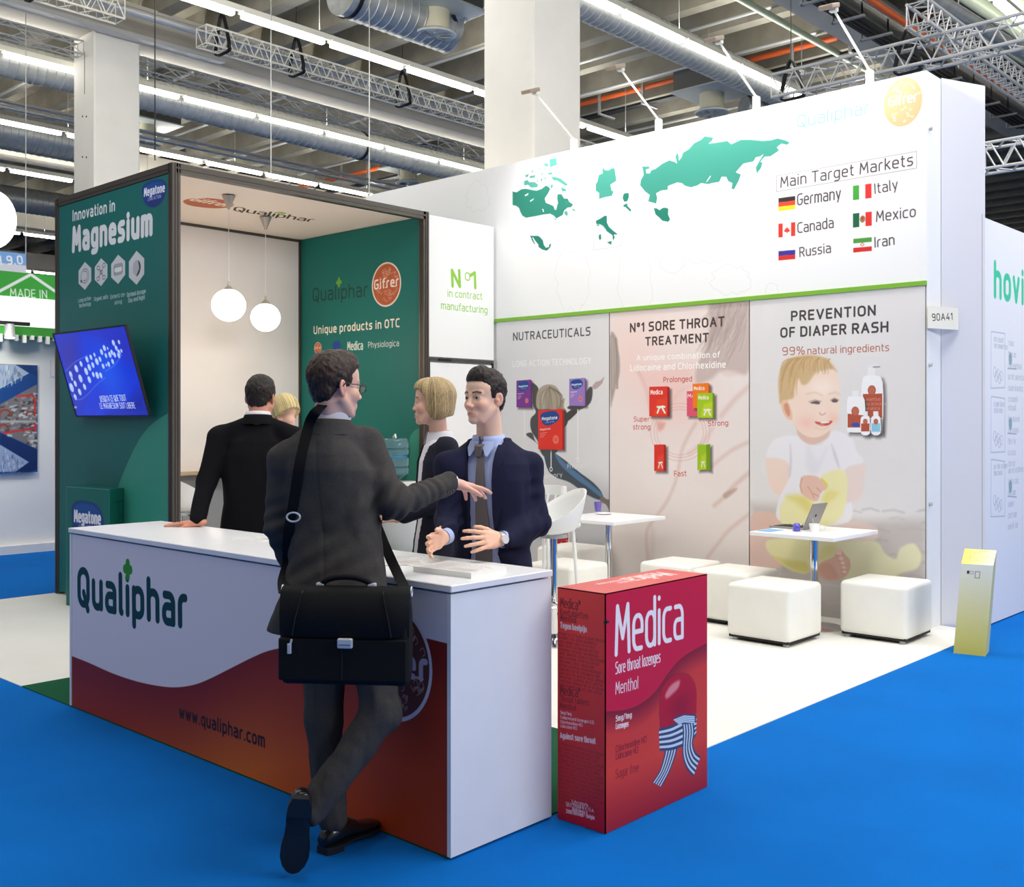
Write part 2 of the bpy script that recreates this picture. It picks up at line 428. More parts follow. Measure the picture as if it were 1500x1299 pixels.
# ------------------------------------------------------------------ hall ceiling, beams and pillars
ceil = MB().box(-12, 46, -8, 62, 9.15, 9.3).build('ceiling', M_conc); tag(ceil, 'raw concrete hall ceiling with deep ribs', 'ceiling', kind='structure')
x = -9.0
rbm = None
while x < 44:
    vs = MB().box(0, .26, -8, 60, 8.62, 9.16)
    if rbm is None: rbo = vs.build('rib', M_conc); rbm = rbo.data
    else: rbo = bpy.data.objects.new('rib', rbm); C.objects.link(rbo)
    rbo.location = (x, 0, 0); rbo.parent = ceil
    x += 1.22
for k in (-1, 0, 1, 2, 3, 4):
    y0 = 7.5+k*9.42
    o = MB().box(-12, 46, y0, y0+.62, 8.0, 8.64).build('beam', M_concL); o.parent = ceil
M_col = mat('white_pillar_paint', rgb(236, 233, 224), .6, noise=.03, nscale=2)
for nm, x0, y0, lab in (('pillar', 8.14, 16.85, 'square white-painted pillar rising behind the teal cabin'), ('pillar', 8.47, 7.52, 'square white-painted pillar rising behind the map wall'),
                        ('pillar', 20.3, 7.6, 'white-painted pillar showing past the right end of the map wall')):
    o = MB().rbox(x0, x0+.8, y0, y0+.75, 0, 8.0, .02, 1).build(nm, M_col); tag(o, lab, 'pillar', kind='structure')
    if nm == 'pillar' and y0 > 10:
        for (a, b) in ((.28, 3.62), (.42, 3.66), (.28, 2.72), (.42, 2.76)):
            o2 = MB().cyl((x0-.004, y0+a, 3.9+b*.75), (x0+.01, y0+a, 3.9+b*.75), .018, 8).build('screw', M_dark); o2.parent = o
        MB().box(x0-.004, x0+.005, y0+.34, y0+.35, 7.0, 7.7).build('slot', M_dark).parent = o

# ------------------------------------------------------------------ fluorescent tracks (run along X)
for (Y, x0, x1, off, lab) in ((9.38, 9.0, 24, .30, 'lamp track nearest the stand, running over the map wall'), (13.55, 5.2, 24, .33, 'lamp track in front of the white truss beam'),
                        (17.82, 4.6, 25, .86, 'lamp track against the long spiral duct behind the left pillar'), (21.87, 5, 27, .1, 'third lamp track behind the truss, just over the cabin roof'),
                        (26.0, 5, 20, .6, 'far lamp track seen left of the left pillar'), (34.5, 6, 20, .2, 'distant lamp track low behind the left stand'), (43, 8, 24, .5, 'most distant lamp track at the left edge'),
                        (5.2, -4, 20, .2, 'lamp track over the aisle above the stand'), (1.0, -4, 20, .2, 'lamp track over the aisle in front of the stand')):
    t = thing('lamp_track', lab+' with white rail and tubes', 'lamp', (x0, Y, 7.62))
    adopt(t, MB().box(x0, x1, Y-.035, Y+.035, 7.60, 7.68).build('rail', M_truss))
    xx = x0+off; tm = None; hm = None
    while xx+1.5 < x1:
        if tm is None:
            a = MB().rbox(0, 1.49, -.05, .05, 7.5, 7.575, .02, 2).build('tube', M_tube); tm = a.data
            b = MB().box(-.02, 1.51, -.075, .075, 7.575, 7.605).build('reflector', M_truss); hm = b.data
        else:
            a = bpy.data.objects.new('tube', tm); C.objects.link(a); b = bpy.data.objects.new('reflector', hm); C.objects.link(b)
        for o in (a, b): o.location = (xx, Y, 0); adopt(t, o)
        xx += 1.63
    for k in range(int((x1-x0)/4)):
        adopt(t, MB().cyl((x0+1+k*4, Y, 7.68), (x0+1+k*4, Y, 8.62), .008, 5).build('hanger', M_steel))

# ------------------------------------------------------------------ spiral ducts
def duct(name, p0, p1, r, lab, pitch=.16, bands=(), flare=None):
    p0, p1 = Vector(p0), Vector(p1); L = (p1-p0).length; d = (p1-p0)/L
    t = thing(name, lab, 'duct', p0); m = MB(); n = 28; R = []
    s = 0
    while s <= L:
        for ds, dr in ((0, 0), (pitch*.84, 0), (pitch*.88, .011), (pitch*.96, .011)):
            R.append(m.ring(p0+d*(s+ds), d, r+dr, n))
        s += pitch
    m.loft(R); adopt(t, m.build('duct_tube', M_steel, smooth=True, angle=.5))
    for b in bands:
        adopt(t, MB().cyl(p0+d*(b-.03), p0+d*(b+.03), r+.02, n).build('band', M_blk, smooth=True))
    k = 1.2
    while k < L:
        q = p0+d*k; adopt(t, MB().cyl(q+Vector((0, 0, r)), q+Vector((0, 0, 8.6-q.z)), .007, 5).build('hanger', M_steel)); k += 3.0
    return t
duct('air_duct', (9.2, 10.36, 8.06), (19.3, 10.36, 8.06), .27, 'spiral steel duct beside the lamp track over the map wall', bands=(3.2,))
duct('air_duct', (4.4, 18.7, 7.75), (23, 18.7, 7.75), .3, 'long spiral steel duct behind the left pillar', bands=(5.2, 10.8))
duct('air_duct', (5.0, 24.2, 8.0), (11.5, 24.2, 8.0), .42, 'thick spiral duct left of the left pillar')
duct('air_duct', (6.0, 31.5, 8.0), (20, 31.5, 8.0), .36, 'spiral duct far back behind the left stand')
duct('air_duct', (10.0, 12.75, 8.05), (12.1, 12.75, 8.05), .36, 'short thick spiral duct feeding the ceiling diffuser', bands=(.15,))
o = duct('air_duct', (11.9, 12.75, 8.1), (12.35, 12.3, 8.45), .24, 'bent duct branch joining the diffuser box', bands=(.3,))
duct('air_duct', (18.7, 11.0, 7.85), (19.6, 10.6, 7.85), .2, 'small duct stub beside the right diffuser box', bands=(.1,))

# ------------------------------------------------------------------ ceiling diffusers
def diffuser(p, s, lab, box=True):
    x, y, z = p; t = thing('ceiling_diffuser', lab, 'ventilator', (x, y, z))
    if box: adopt(t, MB().box(x-.55*s, x+.55*s, y-.55*s, y+.55*s, z+.42*s, z+1.0*s).build('plenum_box', M_conc and mat('grey_plenum', rgb(112, 112, 108), .6, .3)))
    adopt(t, MB().box(x-.6*s, x+.6*s, y-.6*s, y+.6*s, z+.39*s, z+.42*s).build('cover_plate', mat('pale_plate', rgb(205, 208, 200), .5)))
    adopt(t, MB().cyl((x, y, z+.06*s), (x, y, z+.4*s), .24*s, 24).build('drum', M_cream, smooth=True))
    adopt(t, MB().lathe([(.33*s, 0), (.35*s, .02*s), (.25*s, .08*s)], (x, y, z), 28).build('outlet_ring', M_truss, smooth=True))
    for k in range(8):
        a = k*PI/4; c, q = math.cos(a), math.sin(a)
        b = MB().add([(x+c*.04, y+q*.04, z-.01), (x+c*.27*s-q*.07, y+q*.27*s+c*.07, z-.004), (x+c*.27*s+q*.03, y+q*.27*s-c*.03, z-.03), (x+c*.05, y+q*.05, z-.03)], [(0, 1, 2, 3)])
        adopt(t, b.build('vane', M_steel))
diffuser((11.68, 12.49, 7.75), 1.0, 'round ceiling diffuser under a grey box beside the right pillar')
diffuser((18.4, 11.55, 7.75), 1.0, 'round ceiling diffuser just over the map wall edge')
diffuser((18.5, 20.8, 7.75), .95, 'small far ceiling diffuser over the cabin roof')
diffuser((11.75, 21.9, 7.7), 1.0, 'ceiling diffuser beside the left pillar')

# ------------------------------------------------------------------ trusses
def truss(name, p0, p1, s, m, lab, r=.018, bay=None, up=Vector((0, 0, 1)), brace_r=.008):
    p0, p1 = Vector(p0), Vector(p1); d = (p1-p0); L = d.length; d /= L; sd = d.cross(up).normalized(); bay = bay or s
    t = thing(name, lab, 'truss', p0); cs = [(-1, 0), (1, 0), (1, 1), (-1, 1)]
    cp = [sd*(a*s/2)+up*(b*s) for a, b in cs]
    for c in cp: adopt(t, MB().cyl(p0+c, p1+c, r, 8).build('chord', m, smooth=True))
    b = MB(); n = int(L/bay)
    for i in range(n):
        for k in range(4):
            a, e = cp[k], cp[(k+1) % 4]; q0 = p0+d*(i*L/n); q1 = p0+d*((i+.5)*L/n); q2 = p0+d*((i+1)*L/n)
            b.cyl(q0+a, q1+e, brace_r, 5); b.cyl(q1+e, q2+a, brace_r, 5)
    for q in (p0, p1):
        for k in range(4): b.cyl(q+cp[k], q+cp[(k+1) % 4], brace_r, 5)
    o = b.build('lattice', m); o['kind'] = 'stuff'; adopt(t, o)
    return t
def sling(x, y, z, s, lab):
    m = MB(); pts = [(x, y-s*.62, z+s*.1), (x, y-s*.66, z-s*.1), (x, y+s*.1, z-s*.16), (x, y+s*.64, z-s*.08), (x, y+s*.66, z+s*.5), (x, y+.02, z+s*2.1), (x, y-s*.6, z+s*.5), (x, y-s*.62, z+s*.1)]
    m.ribbon(cr([p for p in pts], 4, False), .06, .02, (1, 0, 0)); m.cyl((x, y+.02, z+s*2.1), (x, y+.02, 9.15), .005, 5)
    tag(m.build('truss_sling', M_blk), lab, 'strap')
truss('truss', (9.35, 15.6, 7.75), (24, 15.6, 7.75), .3, M_truss, 'long white box truss hung under the concrete beam')
truss('truss', (4.3, 15.6, 7.75), (7.95, 15.6, 7.75), .3, M_truss, 'short white box truss at the top left corner')
for x, l in ((9.75, 'black sling round the left end of the white truss'), (11.25, 'black sling second along the white truss'), (13.75, 'black sling in the middle of the white truss'), (16.65, 'black sling next to the right pillar on the white truss'), (6.6, 'black sling on the short truss at top left')):
    sling(x, 15.6, 7.75, .3, l)
o = MB().cyl((2, 15.95, 8.1), (24, 15.95, 8.1), .07, 12).build('conduit_pipe', M_trussA, smooth=True); tag(o, 'pale conduit pipe running past the white truss', 'pipe')
o = MB().box(2, 10.4, 16.55, 16.75, 7.93, 8.0).build('cable_channel', M_trussA); tag(o, 'flat grey cable channel at the left pillar head', 'channel')
# truss over the right half (runs along Y) and its crossing piece
truss('truss', (11.2, 3.3, 5.32), (11.2, 6.15, 5.32), .26, M_trussA, 'aluminium box truss showing over the map wall at right', .02)
o = truss('truss', (10.7, 4.3, 5.60), (15.5, 4.3, 5.60), .22, M_trussA, 'crossing aluminium truss at the top right', .018)
truss('truss', (9.6, 3.3, 3.75), (9.6, .5, 3.75), .22, M_trussA, 'thin truss over the neighbouring white wall at the right edge', .014)
sling(11.2, 5.95, 5.32, .2, 'black sling on the truss over the map wall logo')
sling(11.2, 4.6, 5.32, .2, 'black sling where the right trusses cross')
# pipes
def pipe(p0, p1, r, m, name, lab, cat='pipe'):
    return tag(MB().cyl(p0, p1, r, 12).build(name, m, smooth=True), lab, cat)
M_gpipe = mat('pale_green_pipe', rgb(206, 216, 190), .4, .1)
for k, yy in enumerate((5.5, 5.95, 6.4, 6.85)):
    pipe((13, yy, 8.35), (25, yy-.6, 8.35), .13, M_gpipe, 'ceiling_pipe', ['pale green ceiling pipe furthest right of the four at top right', 'pale green ceiling pipe third of the four at top right', 'pale green ceiling pipe second of the four at top right', 'pale green ceiling pipe nearest the orange pipe at top right'][k])
for k, yy in enumerate((8.9, 8.45)):
    pipe((12, yy, 8.35), (26, yy, 8.35), .06, M_gpipe, 'ceiling_pipe', ['pale pipe crossing behind the arm lamps', 'thin pale pipe against the wide pale beam'][k])
pipe((13, 7.15, 8.1), (26, 7.0, 8.1), .08, M_steel, 'ceiling_pipe', 'steel pipe beside the orange pipe at top right')
pipe((11, 5.0, 6.6), (24, 4.2, 6.6), .09, M_steel, 'ceiling_pipe', 'steel pipe sloping past the right end of the wall')
def tray(axis, c0, c1, y, z, lab, hooks):
    t = thing('cable_tray', lab, 'cable tray', (c0 if axis == 'x' else y, y if axis == 'x' else c0, z))
    def b(a0, a1, w0, w1, z0, z1):
        return MB().box(a0, a1, y+w0, y+w1, z0, z1) if axis == 'x' else MB().box(y+w0, y+w1, a0, a1, z0, z1)
    for k, w in enumerate((-.16, -.05, .06, .15)):
        o = b(c0, c1, w, w+.05, z+.02*k, z+.05+.02*k).build('cable', M_blk); adopt(t, o)
    P = [(c0, y-.25, z+.3), (c1, y-.25, z+.3)] if axis == 'x' else [(y-.25, c0, z+.3), (y-.25, c1, z+.3)]
    adopt(t, MB().cyl(P[0], P[1], .055, 10).build('orange_conduit', M_orange, smooth=True))
    k = c0+.4
    while k < c1:
        o = b(k, k+.06, -.3, .22, z-.05, z-.02); (o.box(k, k+.06, y+.2, y+.23, z-.05, z+.7) if axis == 'x' else o.box(y-.32, y-.29, k, k+.06, z-.05, z+.7)); adopt(t, o.build('bracket', M_steel)); k += hooks
tray('y', 7.0, 15.4, 18.6, 8.3, 'cable tray with orange conduit behind the arm lamps', 1.15)
tray('x', 13, 24, 7.3, 7.75, 'cable tray with orange conduit beside the wide beam at top right', 1.0)
tray('y', 20.5, 26, 18.6, 8.0, 'far cable tray with orange conduit over the cabin', 1.2)
# light strips and battens running across (along Y) between the ribs
for k, (x, y0, y1) in enumerate(((14.1, 8.2, 16.8), (16.0, 8.2, 16.8), (17.6, 8.2, 16), (20.6, 9, 16.8), (11.2, 19, 26), (13.4, 19, 26), (15.6, 19, 26), (17.9, 19, 26), (9.2, 19, 24), (22.5, 18, 26), (20.0, 19, 26))):
    tag(pipe((x, y0, 8.5), (x, y1, 8.5), .03, M_trussA, 'conduit_pipe', 'thin grey conduit run under the hall ceiling ribs'), group='thin conduits under the ceiling ribs')
# long cable tray under the far side of beam
truss('cable_ladder', (9.0, 17.15, 7.6), (24, 17.15, 7.6), .22, M_steel, 'perforated cable ladder under the beam behind the white truss', .015, .8)
truss('cable_ladder', (4, 17.15, 7.6), (8.05, 17.15, 7.6), .22, M_steel, 'short cable ladder under the beam left of the left pillar', .015, .8)
truss('cable_ladder', (6, 20.2, 7.35), (22, 20.2, 7.35), .12, M_trussA, 'narrow steel rail hung over the cabin roof', .02, 2.5)
# thin suspension wires
for k, p in enumerate(((227, 235, 60), (1404, 100, 100), (397, 255, 120), (541, 310, 165))):
    a = atd(p[0], p[1], 15.0); o = MB().cyl((a[0], a[1], a[2]), (a[0], a[1], 8.0), .008, 5).build('suspension_wire', M_steel if k else M_blk); tag(o, ['black cable hanging beside the left pillar', 'wire hanging from the right truss', 'wire hanging from the white truss left of centre', 'wire hanging from the white truss near the right pillar'][k], 'wire')
# ------------------------------------------------------------------ map wall (faces -X) with printed header and three posters
XM = 7.978
wall = MB().box(XM+.012, XM+.40, 3.137, 9.72, 0, 4.212).build('wall_right', M_panel); tag(wall, 'tall white stand wall carrying the world map header and three posters', 'wall', kind='structure')
TEAL = (34, 128, 108); TEXT = (78, 70, 70)
h = cvx(XM, 9.6, 3.137, 2.63, 4.212, 300, (240, 240, 240))
z7 = (740, 220, 7.895); z8 = (920, 190, 6.0)
TL = (52, 140, 120)
h.poly(h.P([(85,480),(130,490),(185,455),(235,447),(300,460),(360,470),(420,450),(470,410),(500,425),(520,450),(495,500),(455,560),(470,610),(530,635),(560,650),(570,690),(590,690),(600,640),(610,610),(600,560),(605,510),(650,510),(680,560),(720,560),(740,600),(785,630),(760,660),(720,665),(680,700),(665,750),(590,790),(565,760),(520,735),(440,745),(340,765),(240,782),(200,760),(175,715),(160,670),(130,645),(85,635)], z7), TL)
for pts in ([(215,360),(260,345),(275,370),(340,370),(380,400),(370,430),(300,435),(260,400),(220,410)], [(360,350),(380,355),(372,380)], [(410,330),(432,330),(425,365),(408,355)], [(450,320),(480,315),(460,345)], [(530,310),(580,310),(640,330),(690,370),(725,400),(700,415),(650,385),(600,355),(555,350)], [(640,430),(700,450),(705,475),(660,480)], [(525,400),(555,400),(545,440),(525,440)], [(450,150),(500,160),(490,195),(455,185)], [(230,290),(275,275),(260,310),(235,315)], [(280,300),(350,290),(340,320),(285,325)], [(300,240),(325,235),(315,265)], [(510,110),(590,90),(600,170),(520,200)], [(700,600),(715,600),(710,620)], [(680,715),(710,700),(725,735),(715,765),(690,745)], [(770,680),(785,675),(815,705),(790,705)], [(565,790),(590,795),(580,812)], [(385,205),(410,215),(395,228)], [(410,265),(435,270),(425,295)], [(490,265),(545,255),(540,285),(495,285)]):
    h.poly(h.P(pts, z7), (90, 170, 155))
for pts in ([(225,520),(270,495),(262,520),(230,535)], [(285,585),(335,555),(320,580),(290,598)], [(425,680),(440,680),(448,715),(440,720)]): h.poly(h.P(pts, z7), (240, 240, 240))
h.poly(h.P([(285,990),(315,992),(380,992),(405,1010),(435,1045),(445,1095),(470,1130),(505,1120),(510,1090),(530,1082),(522,1120),(495,1150),(480,1162),(430,1150),(385,1120),(385,1095),(345,1045),(320,1005),(312,1010),(345,1085),(335,1085),(305,1035),(300,1015)], z7), TEAL)
h.poly(h.P([(1122,210),(1140,215),(1150,232),(1195,235),(1230,210),(1262,210),(1270,250),(1285,355),(1215,400),(1230,470),(1252,478),(1232,530),(1150,545),(1085,565),(1085,495),(1045,470),(1045,395),(1065,365),(1080,290),(1125,270)], z7), (70, 158, 140))
h.poly(h.P([(1380,500),(1425,495),(1430,540),(1412,590),(1375,598),(1357,555),(1365,515)], z7), TEAL)
h.poly(h.P([(1365,635),(1410,615),(1412,645),(1455,690),(1450,715),(1390,660),(1368,655)], z7), TEAL)
h.poly(h.P([(1050,815),(1095,795),(1150,758),(1175,762),(1175,840),(1200,890),(1250,935),(1295,968),(1290,975),(1255,975),(1265,1010),(1245,1048),(1240,985),(1170,935),(1125,880),(1095,862),(1068,880),(1048,850)], z7), TEAL)
h.poly(h.P([(1080,985),(1105,970),(1110,1020),(1095,1045),(1082,1020)], z7), TEAL); h.poly(h.P([(1175,1065),(1230,1050),(1225,1095)], z7), TEAL)
for q in ([(1378,705),(1385,705),(1382,722)], [(1425,735),(1438,735),(1430,745)]): h.poly(h.P(q, z7), TEAL)
for q in ([(1020,730),(1325,685),(1325,1112),(1020,1158),(1020,730)], [(1325,830),(1430,740),(1330,1110)], [(1020,620),(1350,608)], [(1020,728),(1365,655)]): h.line(h.P(q, z7), .005, (205, 205, 208))
h.poly(h.P([(120,325),(185,325),(185,345),(155,350),(160,385),(190,385),(200,360),(240,345),(300,300),(360,270),(410,285),(430,300),(415,240),(425,210),(440,215),(445,275),(470,240),(480,205),(530,175),(580,120),(640,90),(670,60),(745,70),(740,95),(705,125),(780,115),(870,100),(905,130),(990,90),(1080,90),(1180,100),(1250,95),(1310,78),(1380,95),(1420,115),(1395,135),(1345,125),(1305,155),(1325,185),(1250,235),(1195,240),(1160,285),(1180,290),(1165,340),(1130,385),(1120,335),(1150,280),(1190,215),(1160,235),(1120,245),(1100,280),(1010,300),(945,375),(990,395),(970,450),(930,525),(908,520),(915,470),(880,455),(860,415),(820,415),(800,460),(740,470),(700,480),(640,470),(610,490),(550,508),(500,495),(470,470),(430,465),(350,495),(345,530),(290,535),(245,560),(255,600),(245,650),(175,630),(190,575),(150,545),(105,490),(110,445),(135,400),(130,350)], z8), (62, 150, 132))
h.poly(h.P([(720,405),(728,410),(700,450),(685,465),(690,450)], z8), (240, 240, 240))
h.poly(h.P([(225,690),(250,692),(275,708),(300,690),(325,685),(352,695),(350,745),(368,790),(350,810),(300,800),(270,770),(240,745)], z8), TEAL)
h.poly(h.P([(1003,390),(1012,420),(1003,440)], z8), (150, 190, 180))
# faint outlines of the other continents
rr = random.Random(3)
for cx, cy, rx, ry in ((840, 410, 26, 50), (930, 420, 24, 60), (1070, 410, 30, 24), (700, 290, 18, 22), (1030, 360, 34, 26), (870, 345, 18, 18), (985, 385, 20, 14), (1130, 425, 10, 10)):
    pts = [(cx+rx*math.cos(t)*(.75+.4*rr.random()), cy+ry*math.sin(t)*(.75+.4*rr.random())) for t in np.linspace(0, 2*PI, 26)[:-1]]
    h.line(h.P(cr(pts, 3)+[pts[0]]), .005, (226, 225, 228))
h.line(h.P([(1137,258),(1342,222),(1342,246.5),(1137,281),(1137,258)]), .007, (170, 166, 166))
h.text('Main Target Markets', (1143.5,274.5), (1336,242), (1143.5,260), 8, TEXT)
for t, a, b, hh in (('Germany', (1168,300.5), (1230.5,291), 15.5), ('Canada', (1168.5,341), (1220,333), 14), ('Russia', (1171.5,376), (1216,369.5), 13), ('Italy', (1281.5,283.5), (1314,277), 14), ('Mexico', (1283.5,324.5), (1340,317), 14.5), ('Iran', (1281.5,362), (1309,358), 14)):
    h.text(t, a, b, (a[0], a[1]-hh), 7.5, TEXT)
def flag(c, stripes, vert, pl, pr, hgt, rise):
    (x0, y0), x1 = pl, pr; n = len(stripes)
    base = c.P(cr([(x0, y0+1.5), (x0+1.5, y0), (x1-1.5, y0-rise), (x1, y0-rise+1.5), (x1, y0-rise+hgt-1.5), (x1-1.5, y0-rise+hgt), (x0+1.5, y0+hgt), (x0, y0+hgt-1.5)], 1))
    c.poly(base, (238, 238, 238))
    for k, col in enumerate(stripes):
        if col is None: continue
        if vert:
            a, b = k/n, (k+1)/n; f = lambda t: (x0+(x1-x0)*t, y0-rise*t)
            q = [f(a), f(b), (f(b)[0], f(b)[1]+hgt), (f(a)[0], f(a)[1]+hgt)]
        else: q = [(x0, y0+hgt*k/n), (x1, y0-rise+hgt*k/n), (x1, y0-rise+hgt*(k+1)/n), (x0, y0+hgt*(k+1)/n)]
        c.poly(c.P(q), col)
    return base
flag(h, [(52,42,40), (226,70,50), (250,214,40)], False, (1140,290.5), 1164.5, 19, 3.2)
flag(h, [(222,56,40), None, None, (222,56,40)], True, (1140,328), 1164.5, 20, 2.5)
flag(h, [(60,52,150), (214,48,44)], False, (1140,368), 1164.5, 13.5, 2)
flag(h, [(70,160,60), None, (220,48,44)], True, (1249,272.5), 1276, 21, 3.5)
flag(h, [(24,96,64), None, (220,48,44)], True, (1249,313), 1276.5, 20.5, 3)
flag(h, [(76,150,60), None, (210,44,40)], False, (1249.5,350), 1276.5, 20, 2.5)
h.poly(h.P([(1152.3,332),(1153.6,335),(1155.5,334.3),(1155,337),(1157,336.8),(1155.8,339.5),(1153,340),(1152.8,342),(1152,342),(1151.8,340),(1149,339.8),(1148,337.4),(1149.8,337.2),(1149.4,334.8),(1151,335.4)]), (222,56,40))
h.ell(h.uv(1263,321), .022, .028, (150,120,70)); h.ell(h.uv(1263,320), .01, .014, (190,60,50)); h.line([h.uv(1260,358.5), h.uv(1262.8,356), h.uv(1265.5,358.3), h.uv(1262.8,360.5), h.uv(1260,358.5)], .006, (220,110,100))
h.text('Qualiphar', (1168.5,187), (1272,166), (1168.5,170), 6, (110,176,164))  # paler teal: the lamp glare is washed into the lettering colour
c0 = h.uv(1322, 150); h.ell(c0, .165, .2, (240,226,214)); h.ell(c0, .15, .185, (236,176,130)); h.text('Gifrer', (1302,156), (1342,148), (1302,143), 10, (246,240,232))
rr = random.Random(5)
for k in range(46):
    a = rr.random()*2*PI; q = .13*math.sqrt(rr.random()); u, v = c0[0]+q*math.cos(a), c0[1]+q*1.2*math.sin(a)
    if abs(v-c0[1]) < .05: continue
    h.line([(u, v), (u+.012, v+.014*rr.choice((-1, 1))), (u+.02, v)], .004, (248,228,208))
adopt_o = h.panel('header_print', .012, M_panel, None, .42, .3); adopt_o.parent = wall
o = MB().box(XM-.012, XM+.012, 3.137, 7.62, 2.598, 2.632).build('green_strip', M_green); o.parent = wall
# seam and screws on the end
for (z) in (3.78, 2.0, .95):
    o = MB().cyl((8.03, 3.13, z), (8.03, 3.115, z), .014, 8).build('screw', M_steel); o.parent = wall

def poster_base(yl, yr, ppm, col): return cvx(XM, yl, yr, .005, 2.598, ppm, col)
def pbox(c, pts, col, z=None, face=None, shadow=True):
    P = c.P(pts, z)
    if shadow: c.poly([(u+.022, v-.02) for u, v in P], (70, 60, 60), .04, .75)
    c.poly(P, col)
# --- baby poster
b = poster_base(4.634, 3.145, 230, (224, 221, 220)); b.noise(.012, .2, 2)
z1 = (1100, 430, 5.769); z2 = (1100, 640, 5.769)
def bp(pts, col, soft=.02, alpha=1, z=z2, sm=5, **k): b.poly(b.P(pts, z), col, soft, alpha, sm, **k)
bp([(0,560),(500,590),(900,700),(1480,700),(1480,1600),(0,1600)], (198,190,186), .12, sm=0)
rr = random.Random(11)
for k in range(60):
    x, y = rr.uniform(0,1480), rr.uniform(600,1560); w = rr.uniform(60,260)
    b.line(b.P([(x,y),(x+w*.5,y-12),(x+w,y+10)], z2), .008+.01*rr.random(), rr.choice([(176,166,164),(214,208,204),(186,178,176)]), .02, .5)
SK = (236,212,200); SKd = (222,188,174); SKl = (244,226,216); SH = (232,230,234); YL = (234,228,176); YLd = (218,206,120)
bp([(150,165),(320,220),(330,330),(600,330),(640,420),(560,540),(440,500),(280,510),(180,450),(145,350),(130,220)], SK)      # right arm
bp([(800,260),(950,220),(960,350),(920,520),(800,545),(790,400)], (230,212,206), .04)
bp([(10,660),(200,650),(260,740),(300,800),(200,960),(0,1000)], SKd, .03); bp([(0,820),(140,840),(160,900),(240,1050),(240,1110),(0,1080)], (228,196,184), .03)
bp([(700,740),(850,710),(1050,760),(1060,860),(900,900),(700,860)], (226,204,198), .04)
bp([(385,-10),(200,20),(130,165),(220,180),(310,215),(330,330),(240,520),(230,700),(480,760),(820,720),(850,560),(800,540),(790,280),(950,215),(890,120),(850,10),(700,-50),(600,60),(500,60)], SH, .02)
bp([(330,60),(345,200),(330,330),(320,310),(330,180)], (206,202,210), .03); bp([(680,60),(720,150),(745,250),(735,250),(700,160)], (208,204,210), .03); bp([(480,60),(560,200),(640,90),(560,300),(470,260)], (222,220,226), .06, .7)
bp([(590,340),(700,280),(790,290),(815,400),(800,560),(740,700),(560,770),(300,760),(245,680),(260,560),(330,495),(460,500),(560,560),(620,450)], YL)
bp([(300,500),(460,500),(520,590),(480,640),(380,560)], YLd, .08, .8); bp([(600,350),(650,410),(610,450),(590,370)], (222,208,100), .02); bp([(600,520),(660,450),(740,480),(650,560)], (226,214,130), .06, .8)
bp([(440,330),(560,335),(620,400),(640,430),(590,470),(560,540),(500,530),(430,480),(415,400)], (226,188,172), .015)
for q in ([(430,350),(415,410),(430,470)], [(555,430),(590,465)], [(530,480),(570,500)], [(480,420),(520,480),(530,510)]): b.line(b.P(q, z2), .007, (190,136,120), .012, .8)
bp([(130,890),(200,860),(500,850),(800,880),(1050,880),(1130,980),(1220,1030),(1260,940),(1370,900),(1440,1000),(1400,1110),(1250,1160),(1180,1230),(900,1290),(770,1220),(800,1150),(600,1130),(450,1140),(330,1120),(220,1040),(140,960)], (230,226,190), .03)
bp([(130,890),(260,860),(480,860),(490,1130),(380,1140),(280,1090),(180,1000)], YL, .03); bp([(180,1010),(300,1090),(420,1140),(490,1130),(470,1060),(330,1040)], YLd, .05, .8); bp([(640,1030),(720,980),(700,900),(600,930),(570,1060)], (224,216,140), .06, .7)
bp([(570,1080),(700,1010),(720,960),(760,955),(800,1000),(835,1040),(835,1120),(780,1190),(680,1210),(590,1190)], (222,180,164), .012); bp([(560,1110),(660,1060),(740,1180),(640,1205)], (206,156,140), .04, .7)
for cx, cy, r in ((738,975,24),(762,1030,16),(775,1068,15),(785,1105,14),(790,1142,14)): b.ell(b.uv(1100+cx/5.769, 640+cy/5.769), r/5.769*.0068, r/5.769*.0068, (240,208,194), .008); b.line(b.P([(cx-22,cy+r),(cx+10,cy+r)], z2), .004, (190,130,112), .01, .8)
# head
def hp(pts, col, soft=.02, alpha=1, sm=5): b.poly(b.P(pts, z1), col, soft, alpha, sm)
hp([(385,1150),(420,1230),(500,1275),(580,1260),(660,1200),(640,1100),(400,1050)], SKd, .02)
hp([(240,780),(245,680),(300,560),(420,525),(560,525),(680,580),(735,700),(745,820),(750,920),(730,1040),(690,1130),(600,1200),(500,1215),(400,1160),(330,1060),(270,1010),(245,900)], (240,216,200))
hp([(240,900),(232,740),(260,620),(330,550),(450,522),(570,528),(660,570),(725,660),(690,640),(600,650),(540,680),(480,760),(430,770),(400,720),(370,800),(360,880),(310,900),(290,930),(250,930)], (206,176,132), .03)
rr = random.Random(2)
for k in range(70):
    a = rr.uniform(0, 1); x0 = 300+a*380; y0 = 535+40*abs(a-.5); x1 = max(252, x0-120*(1-a)+rr.uniform(-30, 30)); y1 = y0+rr.uniform(80, 330 if a < .4 else 140)
    b.line(b.P(cr([(x0,y0),((x0+x1)/2-14,(y0+y1)/2-20),(x1,y1)], 4, False), z1), .005, rr.choice([(186,150,100),(222,196,156),(170,134,88)]), .012, .5)
hp([(258,915),(300,900),(330,950),(350,1030),(340,1070),(300,1050),(265,990)], (232,190,166), .012); hp([(280,940),(310,930),(330,1000),(320,1040),(290,1000)], (210,150,120), .015)
for c_, rx, ry, col, al in (((470,1090),90,60,(240,186,170),.6), ((700,1060),50,50,(240,186,170),.6), ((600,800),110,80,(248,232,222),.7), ((600,1000),40,50,(246,222,208),.6)):
    p = b.uv(1100+c_[0]/5.769, 430+c_[1]/5.769); b.blob(p, rx*.00115, ry*.00115, col, al)
